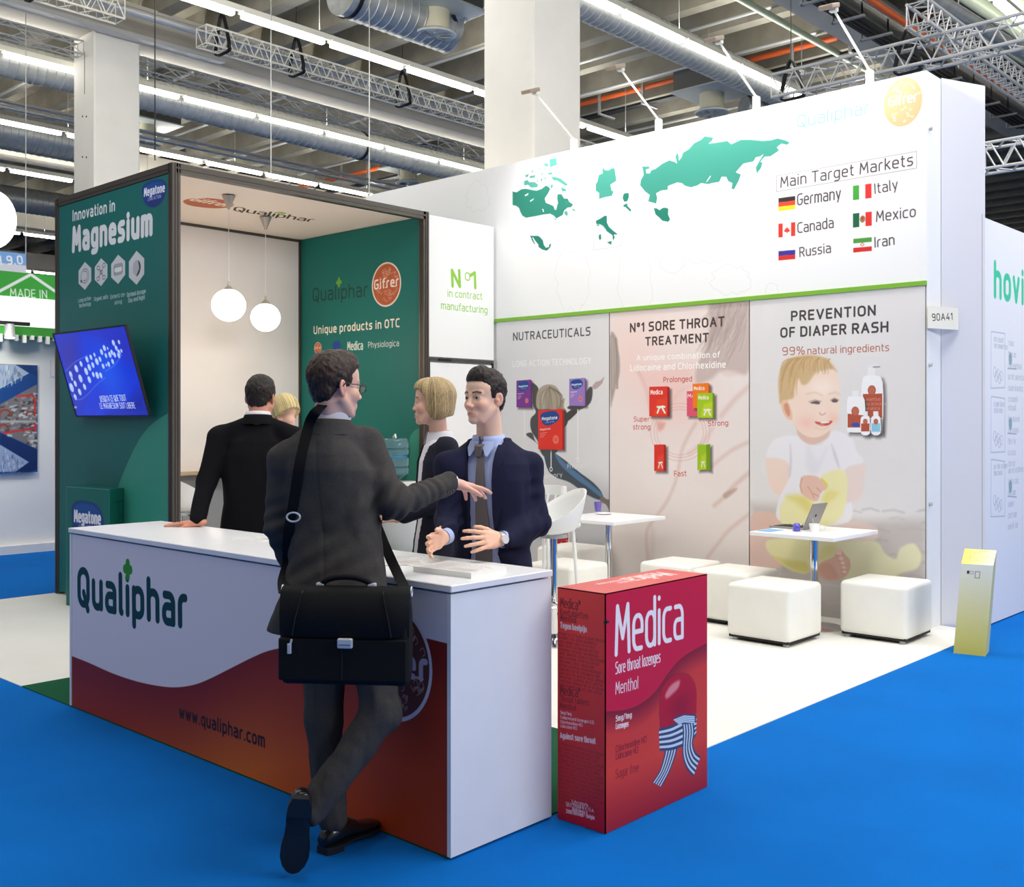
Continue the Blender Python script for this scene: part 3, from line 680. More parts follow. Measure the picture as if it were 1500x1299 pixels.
hp([(500,925),(545,908),(580,918),(575,935),(535,932)], (96,84,90), .01); hp([(680,905),(705,890),(735,905),(720,920),(690,918)], (96,84,90), .01)
for q in ([(490,915),(540,900),(590,912)], [(672,902),(705,884),(740,900)]): b.line(b.P(q, z1), .006, (150,116,104), .01, .8)
for q in ([(470,850),(540,835),(600,860)], [(660,850),(710,835),(740,850)]): b.line(b.P(q, z1), .012, (222,192,170), .02, .7)
b.line(b.P(cr([(580,1005),(590,1025),(610,1022),(630,1010)], 4, False), z1), .007, (206,150,134), .01)
hp([(540,1082),(600,1088),(685,1075),(660,1110),(600,1118),(560,1105)], (186,84,78), .008); hp([(590,1088),(660,1080),(655,1092),(600,1098)], (246,240,236), .006); hp([(560,1100),(620,1108),(600,1122)], (222,130,124), .01)
b.line(b.P(cr([(540,1130),(600,1150),(660,1125)], 4, False), z1), .008, (226,190,176), .02, .6)
b.up(2)
def tp(t, a, e, hh, col, wt, c=b, z=z1, **k):
    f = lambda p: (z[0]+p[0]/z[2], z[1]+p[1]/z[2]); c.text(t, f(a), f(e), f((a[0], a[1]-hh)), wt, col, **k)
tp('PREVENTION', (345,228), (1045,180), 72, (72,64,64), 13); tp('OF DIAPER RASH', (255,368), (1152,320), 72, (72,64,64), 13)
tp('99%', (268,520), (450,512), 62, (176,108,88), 8); tp('natural ingredients', (480,512), (1162,484), 56, (176,108,88), 8)
def bottle(pts, neck, lab, ring, lc=(176,84,64)):
    P = b.P(pts, z1); b.poly([(u+.02, v-.02) for u, v in P], (70,66,66), .05, .8, 3); b.poly(P, (238,238,240), 0, 1, 3); b.poly(b.P(neck, z1), (232,232,234)); b.poly(b.P(lab, z1), lc); b.ell(b.uv(1100+ring[0]/5.769, 430+ring[1]/5.769), ring[2]*.0011, ring[2]*.0013, (178,90,70)); b.ell(b.uv(1100+ring[0]/5.769, 430+ring[1]/5.769), ring[2]*.0008, ring[2]*.001, (190,104,82))
bottle([(935,760),(985,690),(1045,690),(1112,750),(1112,1150),(1080,1170),(940,1150)], [(990,600),(1045,595),(1048,690),(985,695)], [(945,850),(1108,845),(1108,1050),(945,1050)], (1020,818,30))
b.poly(b.P([(990,600),(1060,590),(1090,615),(1085,628),(1040,620),(990,625)], z1), (226,226,228)); b.line(b.P([(1035,622),(1085,620)], z1), .008, (120,120,124), .01)
bottle([(812,900),(850,868),(910,868),(960,900),(962,1140),(940,1172),(835,1172),(812,1150)], [(855,822),(910,822),(912,872),(852,872)], [(816,1015),(955,1030),(955,1132),(816,1132)], (880,996,29))
b.ell(b.uv(1100+883/5.769, 430+1110/5.769), .035, .018, (60,80,170))
bottle([(926,1060),(950,1035),(990,1035),(1002,1060),(1002,1185),(930,1185)], [(952,995),(985,995),(987,1038),(950,1038)], [(930,1098),(1000,1098),(1000,1165),(930,1165)], (965,1082,17))
bottle([(1014,1060),(1035,1035),(1075,1035),(1092,1060),(1092,1185),(1018,1185)], [(1032,995),(1075,995),(1077,1038),(1032,1038)], [(1018,1096),(1090,1096),(1090,1168),(1018,1168)], (1054,1082,17), (140,196,220))
b.lines(b.uv(1269, 590)[0], b.uv(1287, 600)[0], b.uv(1270, 587)[1], 3, .035, .02, (226,170,150), .8)
o = b.panel('poster_panel', .012, M_dark, None, .4, .3); o.parent = wall; o['label'] = 'printed poster panel of a smiling baby with lotion bottles'
# --- throat poster
t = poster_base(6.124, 4.642, 230, (232, 221, 217)); t.noise(.012, .25, 4)
z3 = (890, 440, 6.977); z4 = (890, 620, 5.902)
def hq(pts, col, soft=.05, alpha=1, z=z3, sm=4): t.poly(t.P(pts, z), col, soft, alpha, sm)
for cx, cy, rx, ry, col, al in ((930,520,60,90,(240,206,198),.7), (990,580,60,60,(238,190,182),.6), (1000,470,90,50,(240,220,212),.6), (930,800,60,80,(226,216,208),.6), (1040,800,60,60,(228,218,212),.8)):
    p = t.uv(cx, cy); t.blob(p, rx*.0068, ry*.0062, col, al)
hq([(255,640),(320,720),(600,700),(900,640),(860,740),(720,930),(640,1080),(560,1300),(500,1300),(430,1100),(380,900)], (236,196,188), .08, .55)
hq([(1060,0),(1440,-20),(1440,700),(1300,730),(1160,720),(1060,800),(920,850),(900,740),(960,560),(1030,380)], (196,178,172), .06, .9)
rr = random.Random(6)
for k in range(90):
    x = rr.uniform(1060,1440); y = rr.uniform(-20,300); x2 = x-rr.uniform(40,200); y2 = y+rr.uniform(200,500)
    t.line(t.P(cr([(x,y),((x+x2)/2+20,(y+y2)/2),(max(x2,905),min(y2,780))], 4, False), z3), .007, rr.choice([(176,156,150),(214,198,192),(160,142,140)]), .02, .45)
hq([(25,370),(90,380),(105,480),(125,620),(120,760),(85,880),(50,1020),(30,1040)], (170,156,148), .03)
for k in range(20):
    x = 25+rr.random()*70; t.line(t.P(cr([(x,390),(x+18,600),(x-10+rr.random()*30,900)], 4, False), z3), .006, rr.choice([(150,136,128),(196,184,174)]), .015, .6)
for q, w, al in (([(310,720),(390,900),(450,1150),(560,1300)], .03, .8), ([(640,1090),(740,930),(900,850)], .02, .5), ([(1160,720),(1250,760),(1440,700)], .03, .7), ([(1160,1180),(1290,1020),(1440,880)], .06, .8), ([(940,860),(900,790),(905,730)], .03, .6)):
    t.line(t.P(cr(q, 5, False), z3), w*.6, (214,174,166), .05, al*.7)
for q, w, al in (([(760,0),(690,120),(640,240),(610,400),(580,520),(520,660),(440,780),(350,900),(335,1020),(350,1180)], .035, .85), ([(900,50),(820,170),(700,260)], .06, .5), ([(1240,150),(1060,240),(900,370)], .035, .8), ([(1240,410),(1090,540),(1000,640),(920,710)], .045, .9), ([(1240,770),(1050,920),(960,1030),(860,1160)], .035, .85), ([(380,900),(390,980),(380,1180)], .09, .25)):
    t.line(t.P(cr(q, 5, False), z4), w*.55, (204,170,158), .045, al*.75)
hq([(1000,610),(1100,560),(1110,580),(1020,650)], (176,146,136), .03, .7, z4)
hq([(430,0),(500,0),(450,70)], (224,160,150), .04, .8, z4)
for k, r in enumerate((34, 38, 43)):
    pts = [(996+r*math.cos(a)*1.0, 633+r*.98*math.sin(a)) for a in np.linspace(0, 2*PI, 40)]; t.line(t.P(pts), .006, (222,170,164), .01, .8)
t.up(2)
tp('N°1 SORE THROAT', (235,322), (1185,258), 80, (72,60,58), 13, t, z3); tp('TREATMENT', (390,460), (1025,420), 76, (72,60,58), 13, t, z3)
tp('A unique combination of', (300,612), (1140,580), 50, (246,240,238), 12, t, z3); tp('Lidocaine and Chlorhexidine', (235,720), (1200,684), 56, (246,240,238), 12, t, z3)
RD = (186,52,52)
tp('Prolonged', (572,836), (858,826), 48, RD, 8, t, z3); tp('Super', (270,1236), (425,1234), 44, RD, 8, t, z3); tp('Strong', (1028,1282), (1226,1276), 48, RD, 8, t, z3)
tp('strong', (222,52), (366,52), 40, RD, 8, t, z4); tp('Fast', (577,456), (678,454), 42, RD, 8, t, z4)
def pack(x0, y0, x1, y1, fc, sd, z, txt=None, sw=18, rise=6, deco=None):
    pbox(t, [(x0,y0),(x1,y0-rise),(x1+sw,y0+rise),(x1+sw,y1-rise),(x1,y1+rise),(x0,y1)], sd, z); t.poly(t.P([(x0,y0),(x1,y0-rise),(x1,y1+rise),(x0,y1)], z), fc)
    if txt: tp(txt, (x0+(x1-x0)*.08, y0+(y1-y0)*.25), (x0+(x1-x0)*.72, y0+(y1-y0)*.24), (y1-y0)*.14, (248,236,226), 11, t, z)
    if deco:
        f = lambda a, b: t.uv(z[0]+(x0+(x1-x0)*a)/z[2], z[1]+(y0+(y1-y0)*b)/z[2]); s = (x1-x0)/z[2]*.0065
        t.poly([f(.45,.45), f(1,.35), f(1,.95), f(.2,.98)], deco, .03, .5); t.line([f(.45,.68), f(.85,.68), f(.7,.66), f(.55,.72), f(.45,.88)], s*.1, (226,232,224)); t.line([f(.72,.72), f(.86,.88)], s*.1, (226,232,224))
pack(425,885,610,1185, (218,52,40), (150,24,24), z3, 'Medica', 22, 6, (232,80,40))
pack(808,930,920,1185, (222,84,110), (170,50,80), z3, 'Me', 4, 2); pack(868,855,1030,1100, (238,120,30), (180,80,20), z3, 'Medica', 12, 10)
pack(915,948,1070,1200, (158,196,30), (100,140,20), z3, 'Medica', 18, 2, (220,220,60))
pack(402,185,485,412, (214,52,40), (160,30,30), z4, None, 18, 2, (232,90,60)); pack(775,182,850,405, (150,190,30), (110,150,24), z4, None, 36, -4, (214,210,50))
o = t.panel('poster_panel', .012, M_dark, None, .4, .3); o.parent = wall; o['label'] = 'printed poster panel on sore throat treatment over hands at a neck'
# --- nutraceuticals poster
n = poster_base(7.60, 6.132, 230, (218, 217, 218)); n.noise(.012, .25, 8)
z5 = (725, 460, 8.824); z6 = (740, 590, 5.905)
n.poly(n.P([(0,900),(0,1800),(1000,1800),(1000,760),(700,640)], z6), (178,178,182), .3, .7)
def nq(pts, col, soft=.012, alpha=1, z=z6, sm=4): n.poly(n.P(pts, z), col, soft, alpha, z and sm)
nq([(240,-20),(420,0),(520,60),(540,170),(480,260),(450,420),(330,460),(280,330),(225,240),(220,140),(265,80)], (74,72,72)); nq([(520,100),(640,20),(660,40),(540,160)], (66,64,64))
nq([(1080,1240),(1230,1150),(1260,980),(1230,940),(1180,1000),(1100,1110),(930,1210)], (72,72,74), .012, 1, z5); nq([(480,890),(560,960),(540,1100),(560,1260),(500,1200),(480,1000)], (76,74,72), .012, 1, z5)
nq([(1250,950),(1300,880),(1360,860),(1410,810),(1395,860),(1380,900),(1300,970)], (178,160,158), .01, 1, z5)
nq([(550,1000),(620,930),(700,910),(790,940),(850,1040),(860,1110),(900,1090),(890,1170),(880,1270),(700,1230),(560,1230),(530,1150)], (168,156,138), .015, 1, z5)
rr = random.Random(9)
for k in range(26):
    x = rr.uniform(560,880); n.line(n.P(cr([(700,940),(x,1050),(x+rr.uniform(-30,30),1230)], 4, False), z5), .006, rr.choice([(120,108,94),(206,196,176)]), .01, .7)
nq([(330,380),(420,430),(520,500),(640,600),(760,690),(835,780),(820,840),(700,790),(560,690),(430,640),(360,560)], (70,78,88))
nq([(430,440),(540,540),(640,620),(830,780),(825,815),(700,720),(600,650),(480,540)], (84,120,156), .015)
nq([(830,800),(870,830),(925,850),(925,920),(900,930),(870,880),(820,850)], (120,110,104)); nq([(230,260),(260,330),(300,370),(250,330),(180,275)], (80,78,78), .01)
n.up(2)
c = n.uv(740+440/5.905, 590+1150/5.905); n.ell(c, .17, .17, (228,224,222)); n.ell(c, .155, .155, (176,34,34))
for k in range(24):
    a = k*PI/12; r0 = .09 if k % 3 == 0 else .13; n.line([(c[0]+r0*math.cos(a), c[1]+r0*math.sin(a)), (c[0]+.148*math.cos(a), c[1]+.148*math.sin(a))], .012 if k % 3 == 0 else .005, (236,226,224))
n.text('e', (740+590/5.905, 590+1215/5.905), (740+625/5.905, 590+1190/5.905), (740+578/5.905, 590+1195/5.905), 10, (150,150,152))
tp('NUTRACEUTICALS', (240,340), (1225,272), 92, (84,80,80), 11, n, z5); tp('LONG ACTION TECHNOLOGY', (232,682), (1235,640), 70, (236,234,234), 11, n, z5)
for x, y0, y1, r in ((166,60,300,0), (396,410,560,1), (627,60,480,1)):
    n.line(n.P([(x,y0),(x,y1)], z6), .012, (232,232,232))
    if r: q = n.uv(740+x/5.905, 590+(y1+14)/5.905); n.line([(q[0]+.016*math.cos(a), q[1]+.02*math.sin(a)) for a in np.linspace(0, 2*PI, 14)], .008, (236,236,236))
tp('Memory', (310,655), (492,636), 34, (236,236,236), 8, n, z6); tp('Pregnancy', (540,565), (722,555), 36, (226,226,226), 8, n, z6)
def mega(c, z, x0, y0, x1, y1, col, sd, name):
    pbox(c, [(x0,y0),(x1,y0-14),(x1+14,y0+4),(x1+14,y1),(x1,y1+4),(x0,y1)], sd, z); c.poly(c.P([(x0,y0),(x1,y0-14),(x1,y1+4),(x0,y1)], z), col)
    f = lambda a, b: (x0+(x1-x0)*a, y0+(y1-y0)*b-14*a); w = x1-x0
    c.poly(c.P([f(.1,.12), f(.3,.05), f(.7,.05), f(.87,.18), f(.8,.3), f(.5,.4), f(.25,.38), f(.12,.25)], z), (28,70,140), 0, 1, 4)
    tp(name, f(.16,.26), f(.78,.25), w*.12, (240,240,244), 13, c, z); tp('LONG ACTION', f(.3,.34), f(.66,.33), w*.05, (210,220,236), 9, c, z)
    tp(name, f(.08,.52), f(.5,.51), w*.07, (244,236,240), 12, c, z)
    for k in range(3): c.line(c.P([f(.08,.59+.05*k), f(.36-.06*k,.585+.05*k)], z), .005, (226,206,224), 0, .7)
    q = c.P([f(.72,.78)], z)[0]; s = w/z[2]*.0068; c.ell(q, s*.16, s*.18, (232,150,120), .01, .7); c.ell(q, s*.09, s*.1, (222,90,90))
mega(n, z5, 278,862,462,1205, (118,52,140), (80,30,100), 'Megatone'); mega(n, z5, 958,840,1160,1185, (150,120,190), (100,80,140), 'Megatone')
mega(n, z6, 285,66,495,402, (222,52,40), (160,30,24), 'Megatone')
o = n.panel('poster_panel', .012, M_dark, None, .4, .3); o.parent = wall; o['label'] = 'printed grey poster panel of a leaping woman with red and purple packs'
# white end return and angled side board of the wall
o = MB().box(8.28, 8.30, 2.83, 3.135, 0, 4.24).build('side_board', M_panel)
e = np.array(onz(1388, 917)); f = np.array(onz(1443, 921)); dd = (f-e)/np.linalg.norm(f-e); e = e-dd*.045; nn = np.array([-dd[1], dd[0], 0])*-.03
bpy.data.objects.remove(o)
side = MB().add([tuple(e), tuple(f), tuple(f-nn), tuple(e-nn), tuple(e+[0,0,4.22]), tuple(f+[0,0,4.12]), tuple(f-nn+[0,0,4.12]), tuple(e-nn+[0,0,4.22])],
    [(0,3,2,1),(4,5,6,7),(0,1,5,4),(1,2,6,5),(2,3,7,6),(3,0,4,7)]).build('wall_right_end', mat('shade_tinted_board', rgb(214, 214, 222), .5)); tag(side, 'narrow white board closing the right end of the map wall', 'wall', kind='structure')  # grey tint puts the shade of this end into the white board's colour
# stand number sign 90A41
A_ = np.array(ony(1359.5, 480.5, 3.115)); q_ = [e*(1-t)+f*t for t in np.linspace(0, 1, 200)]; pxs = [CXP+FPX*((p[:2]@RT)/(p[:2]@FW)) for p in q_]; B_ = q_[int(np.argmin(np.abs(np.array(pxs)-1403)))]+[-.03, -.015, 0]; B_[2] = A_[2]
U_ = B_-A_; w_ = np.linalg.norm(U_); sg = Cv(A_, U_/w_, (0, 0, 1), w_, ony(1359.5, 448, 3.115)[2]-A_[2], 500, (234, 229, 214))
sg.text('90A41', (1366, 469.5), (1395, 468), (1366, 460), 9, (66, 60, 54))
tag(sg.panel('number_sign', .006, mat('cream_card', rgb(234,229,214), .6), None, .6), 'small cream stand number sign 90A41 on the wall end', 'sign')
# ------------------------------------------------------------------ teal cabin
X0, X1, Y0, Y1, ZT = 4.33, 6.973, 7.62, 9.607, 3.60
cab = thing('exhibition_cabin', 'open-fronted cabin with teal printed side, dark aluminium frame and white ceiling', 'cabin', (5.6, 8.6, 0))
M_teal = mat('teal_board', rgb(22, 112, 100), .5, noise=.02, nscale=4)
M_in = mat('cabin_white', rgb(238, 232, 228), .6, noise=.01, nscale=4)
def apart(o, t=cab, lab=None):
    adopt(t, o)
    if lab: o['label'] = lab
    return o
def profile(x0, x1, y0, y1, z0, z1):   # grooved aluminium profile
    m = MB().box(x0, x1, y0, y1, z0, z1); return m
for (x, y) in ((X0, Y0), (X0, Y1+.02), (X1+.01, Y0), (X1+.01, Y1+.02)):
    m = MB().box(x-.035, x+.035, y-.035, y+.035, 0, ZT)
    m.box(x-.04, x-.036, y-.012, y-.004, 0, ZT); m.box(x-.04, x-.036, y+.008, y+.016, 0, ZT); m.box(x-.012, x-.004, y-.041, y-.036, 0, ZT); m.box(x+.012, x+.02, y-.041, y-.036, 0, ZT)
    apart(m.build('post', M_alu))
m = MB().box(X0, X1, Y0-.035, Y0+.035, ZT-.075, ZT); m.box(X0, X1, Y0-.04, Y0-.036, ZT-.045, ZT-.03); apart(m.build('fascia_rail', M_alu))
m = MB().box(X0-.035, X0+.035, Y0, Y1, ZT-.075, ZT); m.box(X0-.04, X0-.036, Y0, Y1, ZT-.045, ZT-.03); apart(m.build('side_rail', M_alu))
apart(MB().box(X0, X1, Y1-.01, Y1+.05, ZT-.07, ZT).build('back_rail', M_alu)); apart(MB().box(X1-.03, X1+.04, Y0, Y1, ZT-.03, ZT).build('side_rail', M_alu))
# printed side (outer, faces -X)
c = cvx(X0-.03, Y1-.02, Y0+.04, .03, ZT-.08, 330, (18, 98, 94))
zz = (60, 220, 6.25); GW = (214, 214, 216)
c.poly(c.P([(150,780),(170,720),(195,660),(218,625),(248,604),(256,600),(256,1000),(60,1000),(100,900)]), (52, 140, 122), 0, 1, 3)
def tq(s, a, e, hh, col, wt, z, cc, **k): f = lambda p: (z[0]+p[0]/z[2], z[1]+p[1]/z[2]); cc.text(s, f(a), f(e), f((a[0], a[1]-hh)), wt, col, **k)
tq('Innovation in', (293,645), (672,552), 86, GW, 13.5, zz, c); tq('Magnesium', (296,918), (1005,760), 195, GW, 17, zz, c, sp=17)
def ovallogo(cc, pts, z, name, a, e, hh, a2, e2, h2):
    P = cc.P(pts, z); cc.poly(P, (18, 58, 120), 0, 1, 5); cx = np.mean(P, 0); P2 = [(cx[0]+(p[0]-cx[0])*.9+.004, cx[1]+(p[1]-cx[1])*.9-.012) for p in P]; cc.poly(P2, (30, 36, 100), .03, 1, 5, (24, 84, 160))
    tq(name, a, e, hh, (226,226,236), 15, z, cc); tq('LONG ACTION', a2, e2, h2, (200,205,225), 9, z, cc)
ovallogo(c, [(925,350),(965,300),(1050,270),(1120,278),(1148,320),(1140,400),(1100,480),(1030,524),(960,500),(930,430)], zz, 'Megatone', (945,422), (1128,378), 66, (978,466), (1095,436), 26)
for k, (cx, cy) in enumerate(((402,1152), (550,1118), (706,1092), (874,1078))):
    w, hh = (58, 128) if k < 2 else ((64, 134) if k == 2 else (70, 156)); sl = .32
    q = [(cx, cy-hh), (cx+w, cy-hh*.5-w*.12), (cx+w, cy+hh*.5-w*.28), (cx, cy+hh), (cx-w, cy+hh*.5+w*.12), (cx-w, cy-hh*.5+w*.3)]
    c.poly(c.P(q, zz), (196,198,200)); f = lambda a, b: (cx+a*w, cy+b*hh-a*w*.25); DG = (96,96,100)
    def cl(p, wd=.007, col=DG): c.line(c.P(p, zz), wd, col)
    if k == 0:
        cl([f(.62*math.cos(a), .5*math.sin(a)) for a in np.linspace(0, 2*PI, 30)]); cl([f(.4*math.cos(a), .34*math.sin(a)) for a in np.linspace(-2, 2.2, 20)]); c.poly(c.P([f(-.7,.2),f(-.4,.32),f(-.66,.46)], zz), (50,50,54))
    if k == 1:
        for a, b in ((-.45,-.35), (.45,-.45), (-.45,.42), (.45,.42), (0,.0)): cl([f(a+.22*math.cos(s), b+.14*math.sin(s)) for s in np.linspace(0, 2*PI, 12)])
        cl([f(-.35,-.22), f(0,-.02), f(.35,-.32)]); cl([f(0,0), f(-.35,.33)]); cl([f(0,0), f(.35,.33)])
    if k == 2:
        for s in (.0, .09, .18): cl(rpoly([f(-.6,-.36+s),f(.6,-.36+s),f(.6,.36-s),f(-.6,.36-s)], 14, True), .005)
        c.poly(c.P(rpoly([f(-.45,-.12),f(.5,-.12),f(.5,.18),f(-.45,.18)], 8, True), zz), (214,216,218))
    if k == 3:
        c.poly(c.P([f(.5*math.cos(s), .46*math.sin(s)) for s in np.linspace(0, 2*PI, 24)], zz), (170,172,176)); c.poly(c.P([f(.2,-.42),f(.48,-.2),f(.52,.1),f(.3,.4),f(-.05,.5),(f(.25,.2)),f(.34,0)], zz), (52,52,56), 0, 1, 3)
for s, a, e, hh in (('Long action', (115,443), (133,439), 5), ('technology', (116,450.5), (133,447), 5), ('Organic salts', (138,441), (158,437), 5.2), ('Enteric co-', (162,438), (183,433.5), 5.4), ('ating', (168,446), (178,444), 5), ('Optimal dosage', (186,435), (213,429), 5.6), ('Day and Night', (188,443), (212,438), 5.6)):
    c.text(s, a, e, (a[0], a[1]-hh), 10, (205,210,210))
apart(c.panel('side_panel', .03, M_teal, None, .5, .3), lab='teal printed side panel with white headline and icons')
# inner faces
apart(MB().box(X0+.035, X1, Y1, Y1+.04, 1.07, ZT-.07).build('back_panel', M_in)); apart(MB().box(X0+.035, X1, Y1, Y1+.04, .02, 1.04).build('lower_panel', mat('grey_lower', rgb(150, 150, 154), .6)), lab='grey lower back panel')
apart(MB().box(X0+.035, X1, Y1-.22, Y1-.001, 1.045, 1.07).build('ledge', mat('wood_ledge', rgb(186, 160, 126), .5, noise=.1, nscale=6, aniso=(1, 12, 12))), lab='wooden ledge')
apart(MB().box(X0, X0+.03, Y0+.04, Y1, .03, ZT-.08).build('inner_lining', M_in))
apart(MB().box(X0+.03, X1+.03, Y0+.036, Y1+.04, ZT-.04, ZT-.005).build('cabin_ceiling', mat('cabin_ceiling_white', rgb(244, 228, 214), .6)))
k = 200; cc = Cv((X0+.04, Y1, ZT-.042), (1, 0, 0), (0, -1, 0), X1-X0-.06, Y1-Y0-.05, 260, (244, 228, 214))
z9 = (250, 240, 6.496)
p = [(118,360),(140,340),(230,326),(340,325),(450,335),(540,352),(597,385),(580,408),(470,422),(360,420),(230,405),(150,385)]; cc.poly(cc.P(p, z9), (190,104,70), 0, 1, 4)
tq('Gifrer', (180,345), (520,408), -30, (240,222,206), 13, z9, cc)
q0, q1, q2 = cc.uv(250+600/6.496, 240+445/6.496), cc.uv(250+1335/6.496, 240+552/6.496), cc.uv(250+640/6.496, 240+408/6.496)
paths, W = text_paths('Qualiphar', 16); q0, q1 = np.array(q0), np.array(q1); ee = (q1-q0)/W; vv = (np.array(cc.uv(250+620/6.496, 240+408/6.496))-q0)/70
for pp in paths: cc.line([q0+ee*a+vv*bq for a, bq in pp], .022, (60, 56, 34))
cc.ell(cc.uv(250+1050/6.496, 240+467/6.496), .05, .04, (160, 190, 60))
apart(cc.panel('ceiling_print', .004, M_in, None, .6, .2), lab='printed logos on the cabin ceiling')
# teal inner wall with logos (faces -X)
g = cvx(X1, Y1, Y0+.036, .02, ZT-.045, 330, (16, 112, 104)); zg = (440, 370, 7.895)
g.poly(g.P([(598,690),(600,640),(622,622),(640,610),(640,900),(560,900)]), (52, 150, 128), 0, 1, 3)
tq('Qualiphar', (148,560), (768,500), 140, (20, 72, 62), 9, zg, g); P = g.uv(440+445/7.895, 370+345/7.895); g.ell(P, .022, .055, (110,176,50)); g.ell(P, .05, .024, (110,176,50))
def roundlogo(cc, ctr, r, name, wt=13, seed=4, ry=1.0):
    cc.ell(ctr, r, r*ry, (240,222,208)); cc.ell(ctr, r*.92, r*.92*ry, (190,96,60)); q = random.Random(seed)
    for k in range(70):
        a = q.random()*2*PI; s = r*.72*math.sqrt(q.random()); u, v = ctr[0]+s*math.cos(a), ctr[1]+s*math.sin(a)
        if abs(v-ctr[1]) < r*.26: continue
        d = r*.07; cc.line(cr([(u, v), (u+d, v+d*q.choice((-1, 1))), (u+2*d, v), (u+d, v-d)], 3, False), r*.022, (226,168,142))
    w = r*.8; cc.text(name, (ctr[0]-w, ctr[1]-r*.14), (ctr[0]+w, ctr[1]-r*.1), (ctr[0]-w, ctr[1]+r*.24), wt, (248,236,222), px=False)
    for dx in (-.44, -.02, .62): cc.line([(ctr[0]+r*dx-r*.06, ctr[1]-r*.135), (ctr[0]+r*dx+r*.07, ctr[1]-r*.13)], r*.04, (248,236,222))
ctr = g.uv(440+992/7.895, 370+370/7.895); r = (g.uv(440+1160/7.895, 420)[0]-g.uv(440+822/7.895, 420)[0])/2; roundlogo(g, ctr, r, 'Gifrer')
tq('Unique products in OTC', (158,938), (1140,855), 80, (246,232,216), 13, zg, g)
roundlogo(g, g.uv(465.5, 510), .065, 'Gifrer', 11); tq('Medica', (545,1125), (718,1118), 88, (222,224,216), 11, zg, g, sp=10); tq('Physiologica', (785,1100), (1135,1078), 62, (222,224,216), 9, zg, g); g.ell(g.uv(493, 506), .07, .05, (28,70,150))
apart(g.panel('inner_side_panel', .03, M_teal, None, .5, .3), lab='teal inner wall panel with logos')
# pendant lamps in the cabin
M_globe = mat('lit_globe', (1, .93, .82), .4, emit=5); M_cone = mat('brushed_cone', rgb(186, 178, 166), .4, .5)
for nm, px, cone_py, gl_py, r, yy, lab in (('pendant_lamp', 335, (285, 305), 447, .135, 8.15, 'left of the two round pendant lamps in the cabin, slightly larger and higher'), ('pendant_lamp', 389, (324, 336), 465, .135, 8.75, 'right-hand round pendant lamp in the cabin, hanging a little lower')):
    gpos = ony(px, gl_py, yy); x, y, z = gpos; t = thing('pendant_lamp', lab, 'lamp', (x, y, z))
    adopt(t, MB().sphere((x, y, z), .148 if px < 360 else .142, 32, .96).build('globe', M_globe, smooth=True))
    adopt(t, MB().lathe([(.05, .125), (.035, .15), (.012, .17), (.006, .21)], (x, y, z), 20).build('cap', M_cone, smooth=True))
    adopt(t, MB().cyl((x, y, z+.2), (x, y, ZT-.16), .0035, 6).build('cord', mat('white_cord', rgb(226, 220, 212), .5)))
    adopt(t, MB().lathe([(.008, -.17), (.055, -.06), (.058, -.052), (.02, -.05)], (x, y, ZT), 24).build('ceiling_cone', M_cone, smooth=True))
    l = bpy.data.lights.new('globe_light', 'POINT'); l.energy = 7; l.color = (1, .80, .60); l.shadow_soft_size = .16
    lo = bpy.data.objects.new('globe_light', l); C.objects.link(lo); lo.location = (x, y, z-.36)
# television on the teal side
pts = [np.array(onx(*p, X0-.16)) for p in ((89.5, 488.5), (193.5, 477), (207.5, 607), (102, 609.5))]
tv_c = (pts[0]+pts[1]+pts[2]+pts[3])/4
tv = thing('television', 'flat television tilted down on the teal cabin side, showing blue spheres', 'television', tuple(tv_c))
tw = .98; th_ = .60; top = .0; 
yl, yr = 9.50, 7.98
ztop, zbot = onx(140, 483, X0-.25)[2], onx(150, 608, X0-.1)[2]
# lean: the top edge stands further from the wall than the bottom edge
A = np.array(onx(89.5, 488.5, X0-.30)); B = np.array(onx(193.5, 477, X0-.30)); Cc = np.array(onx(207, 607, X0-.10)); D = np.array(onx(101.5, 609.5, X0-.10))
V = ((A-D)+(B-Cc))/2; U = ((B-A)+(Cc-D))/2; U[2] = 0; U[0] = 0; w = np.linalg.norm(U); U /= w; V -= U*(V@U); hgt = np.linalg.norm(V); V /= hgt
ctrp = (A+B+Cc+D)/4; O = ctrp-U*w/2-V*hgt/2
s = Cv(O, U, V, w, hgt, 420, (16, 54, 214)); zt = (80, 470, 8.657)
s.poly([(0, hgt), (w*.35, hgt), (w*.18, hgt*.3), (0, 0)], (50, 46, 170), .3, .9); s.poly([(w*.5, hgt), (w, hgt), (w, hgt*.55)], (44, 44, 180), .3, .9); s.poly([(w*.45, 0), (w, 0), (w, hgt*.3), (w*.7, hgt*.12)], (14, 26, 150), .2, .8)
s.blob((w*.62, hgt*.5), .3, .3, (20, 90, 240), .8)
for k, (a, bq, r) in enumerate(((275,605,26),(205,680,24),(215,845,32),(262,795,22),(328,730,28),(262,965,22),(318,900,24),(380,835,22),(400,640,26),(440,745,24),(335,545,20),(410,488,22),(460,462,18),(440,590,24),(485,560,20),(535,515,24),(540,690,24),(490,680,18),(585,690,20),(575,485,18),(595,395,20),(630,345,20),(672,350,10),(615,575,18),(650,440,16),(685,550,18),(735,515,18),(700,430,20),(725,400,18),(760,430,18),(745,280,20),(815,270,14),(780,345,18),(815,400,20),(812,440,18),(505,430,14),(655,560,10),(220,735,14),(846,380,12))):
    q = s.P([(a, bq)], zt)[0]; rr_ = r*.00112; s.ell(q, rr_*1.25, rr_*1.25, (60,110,240), .02, .8); s.ell(q, rr_, rr_*1.1, (186,206,250), .006); s.blob((q[0]-rr_*.2, q[1]+rr_*.3), rr_*.5, rr_*.5, (236,240,255), .7)
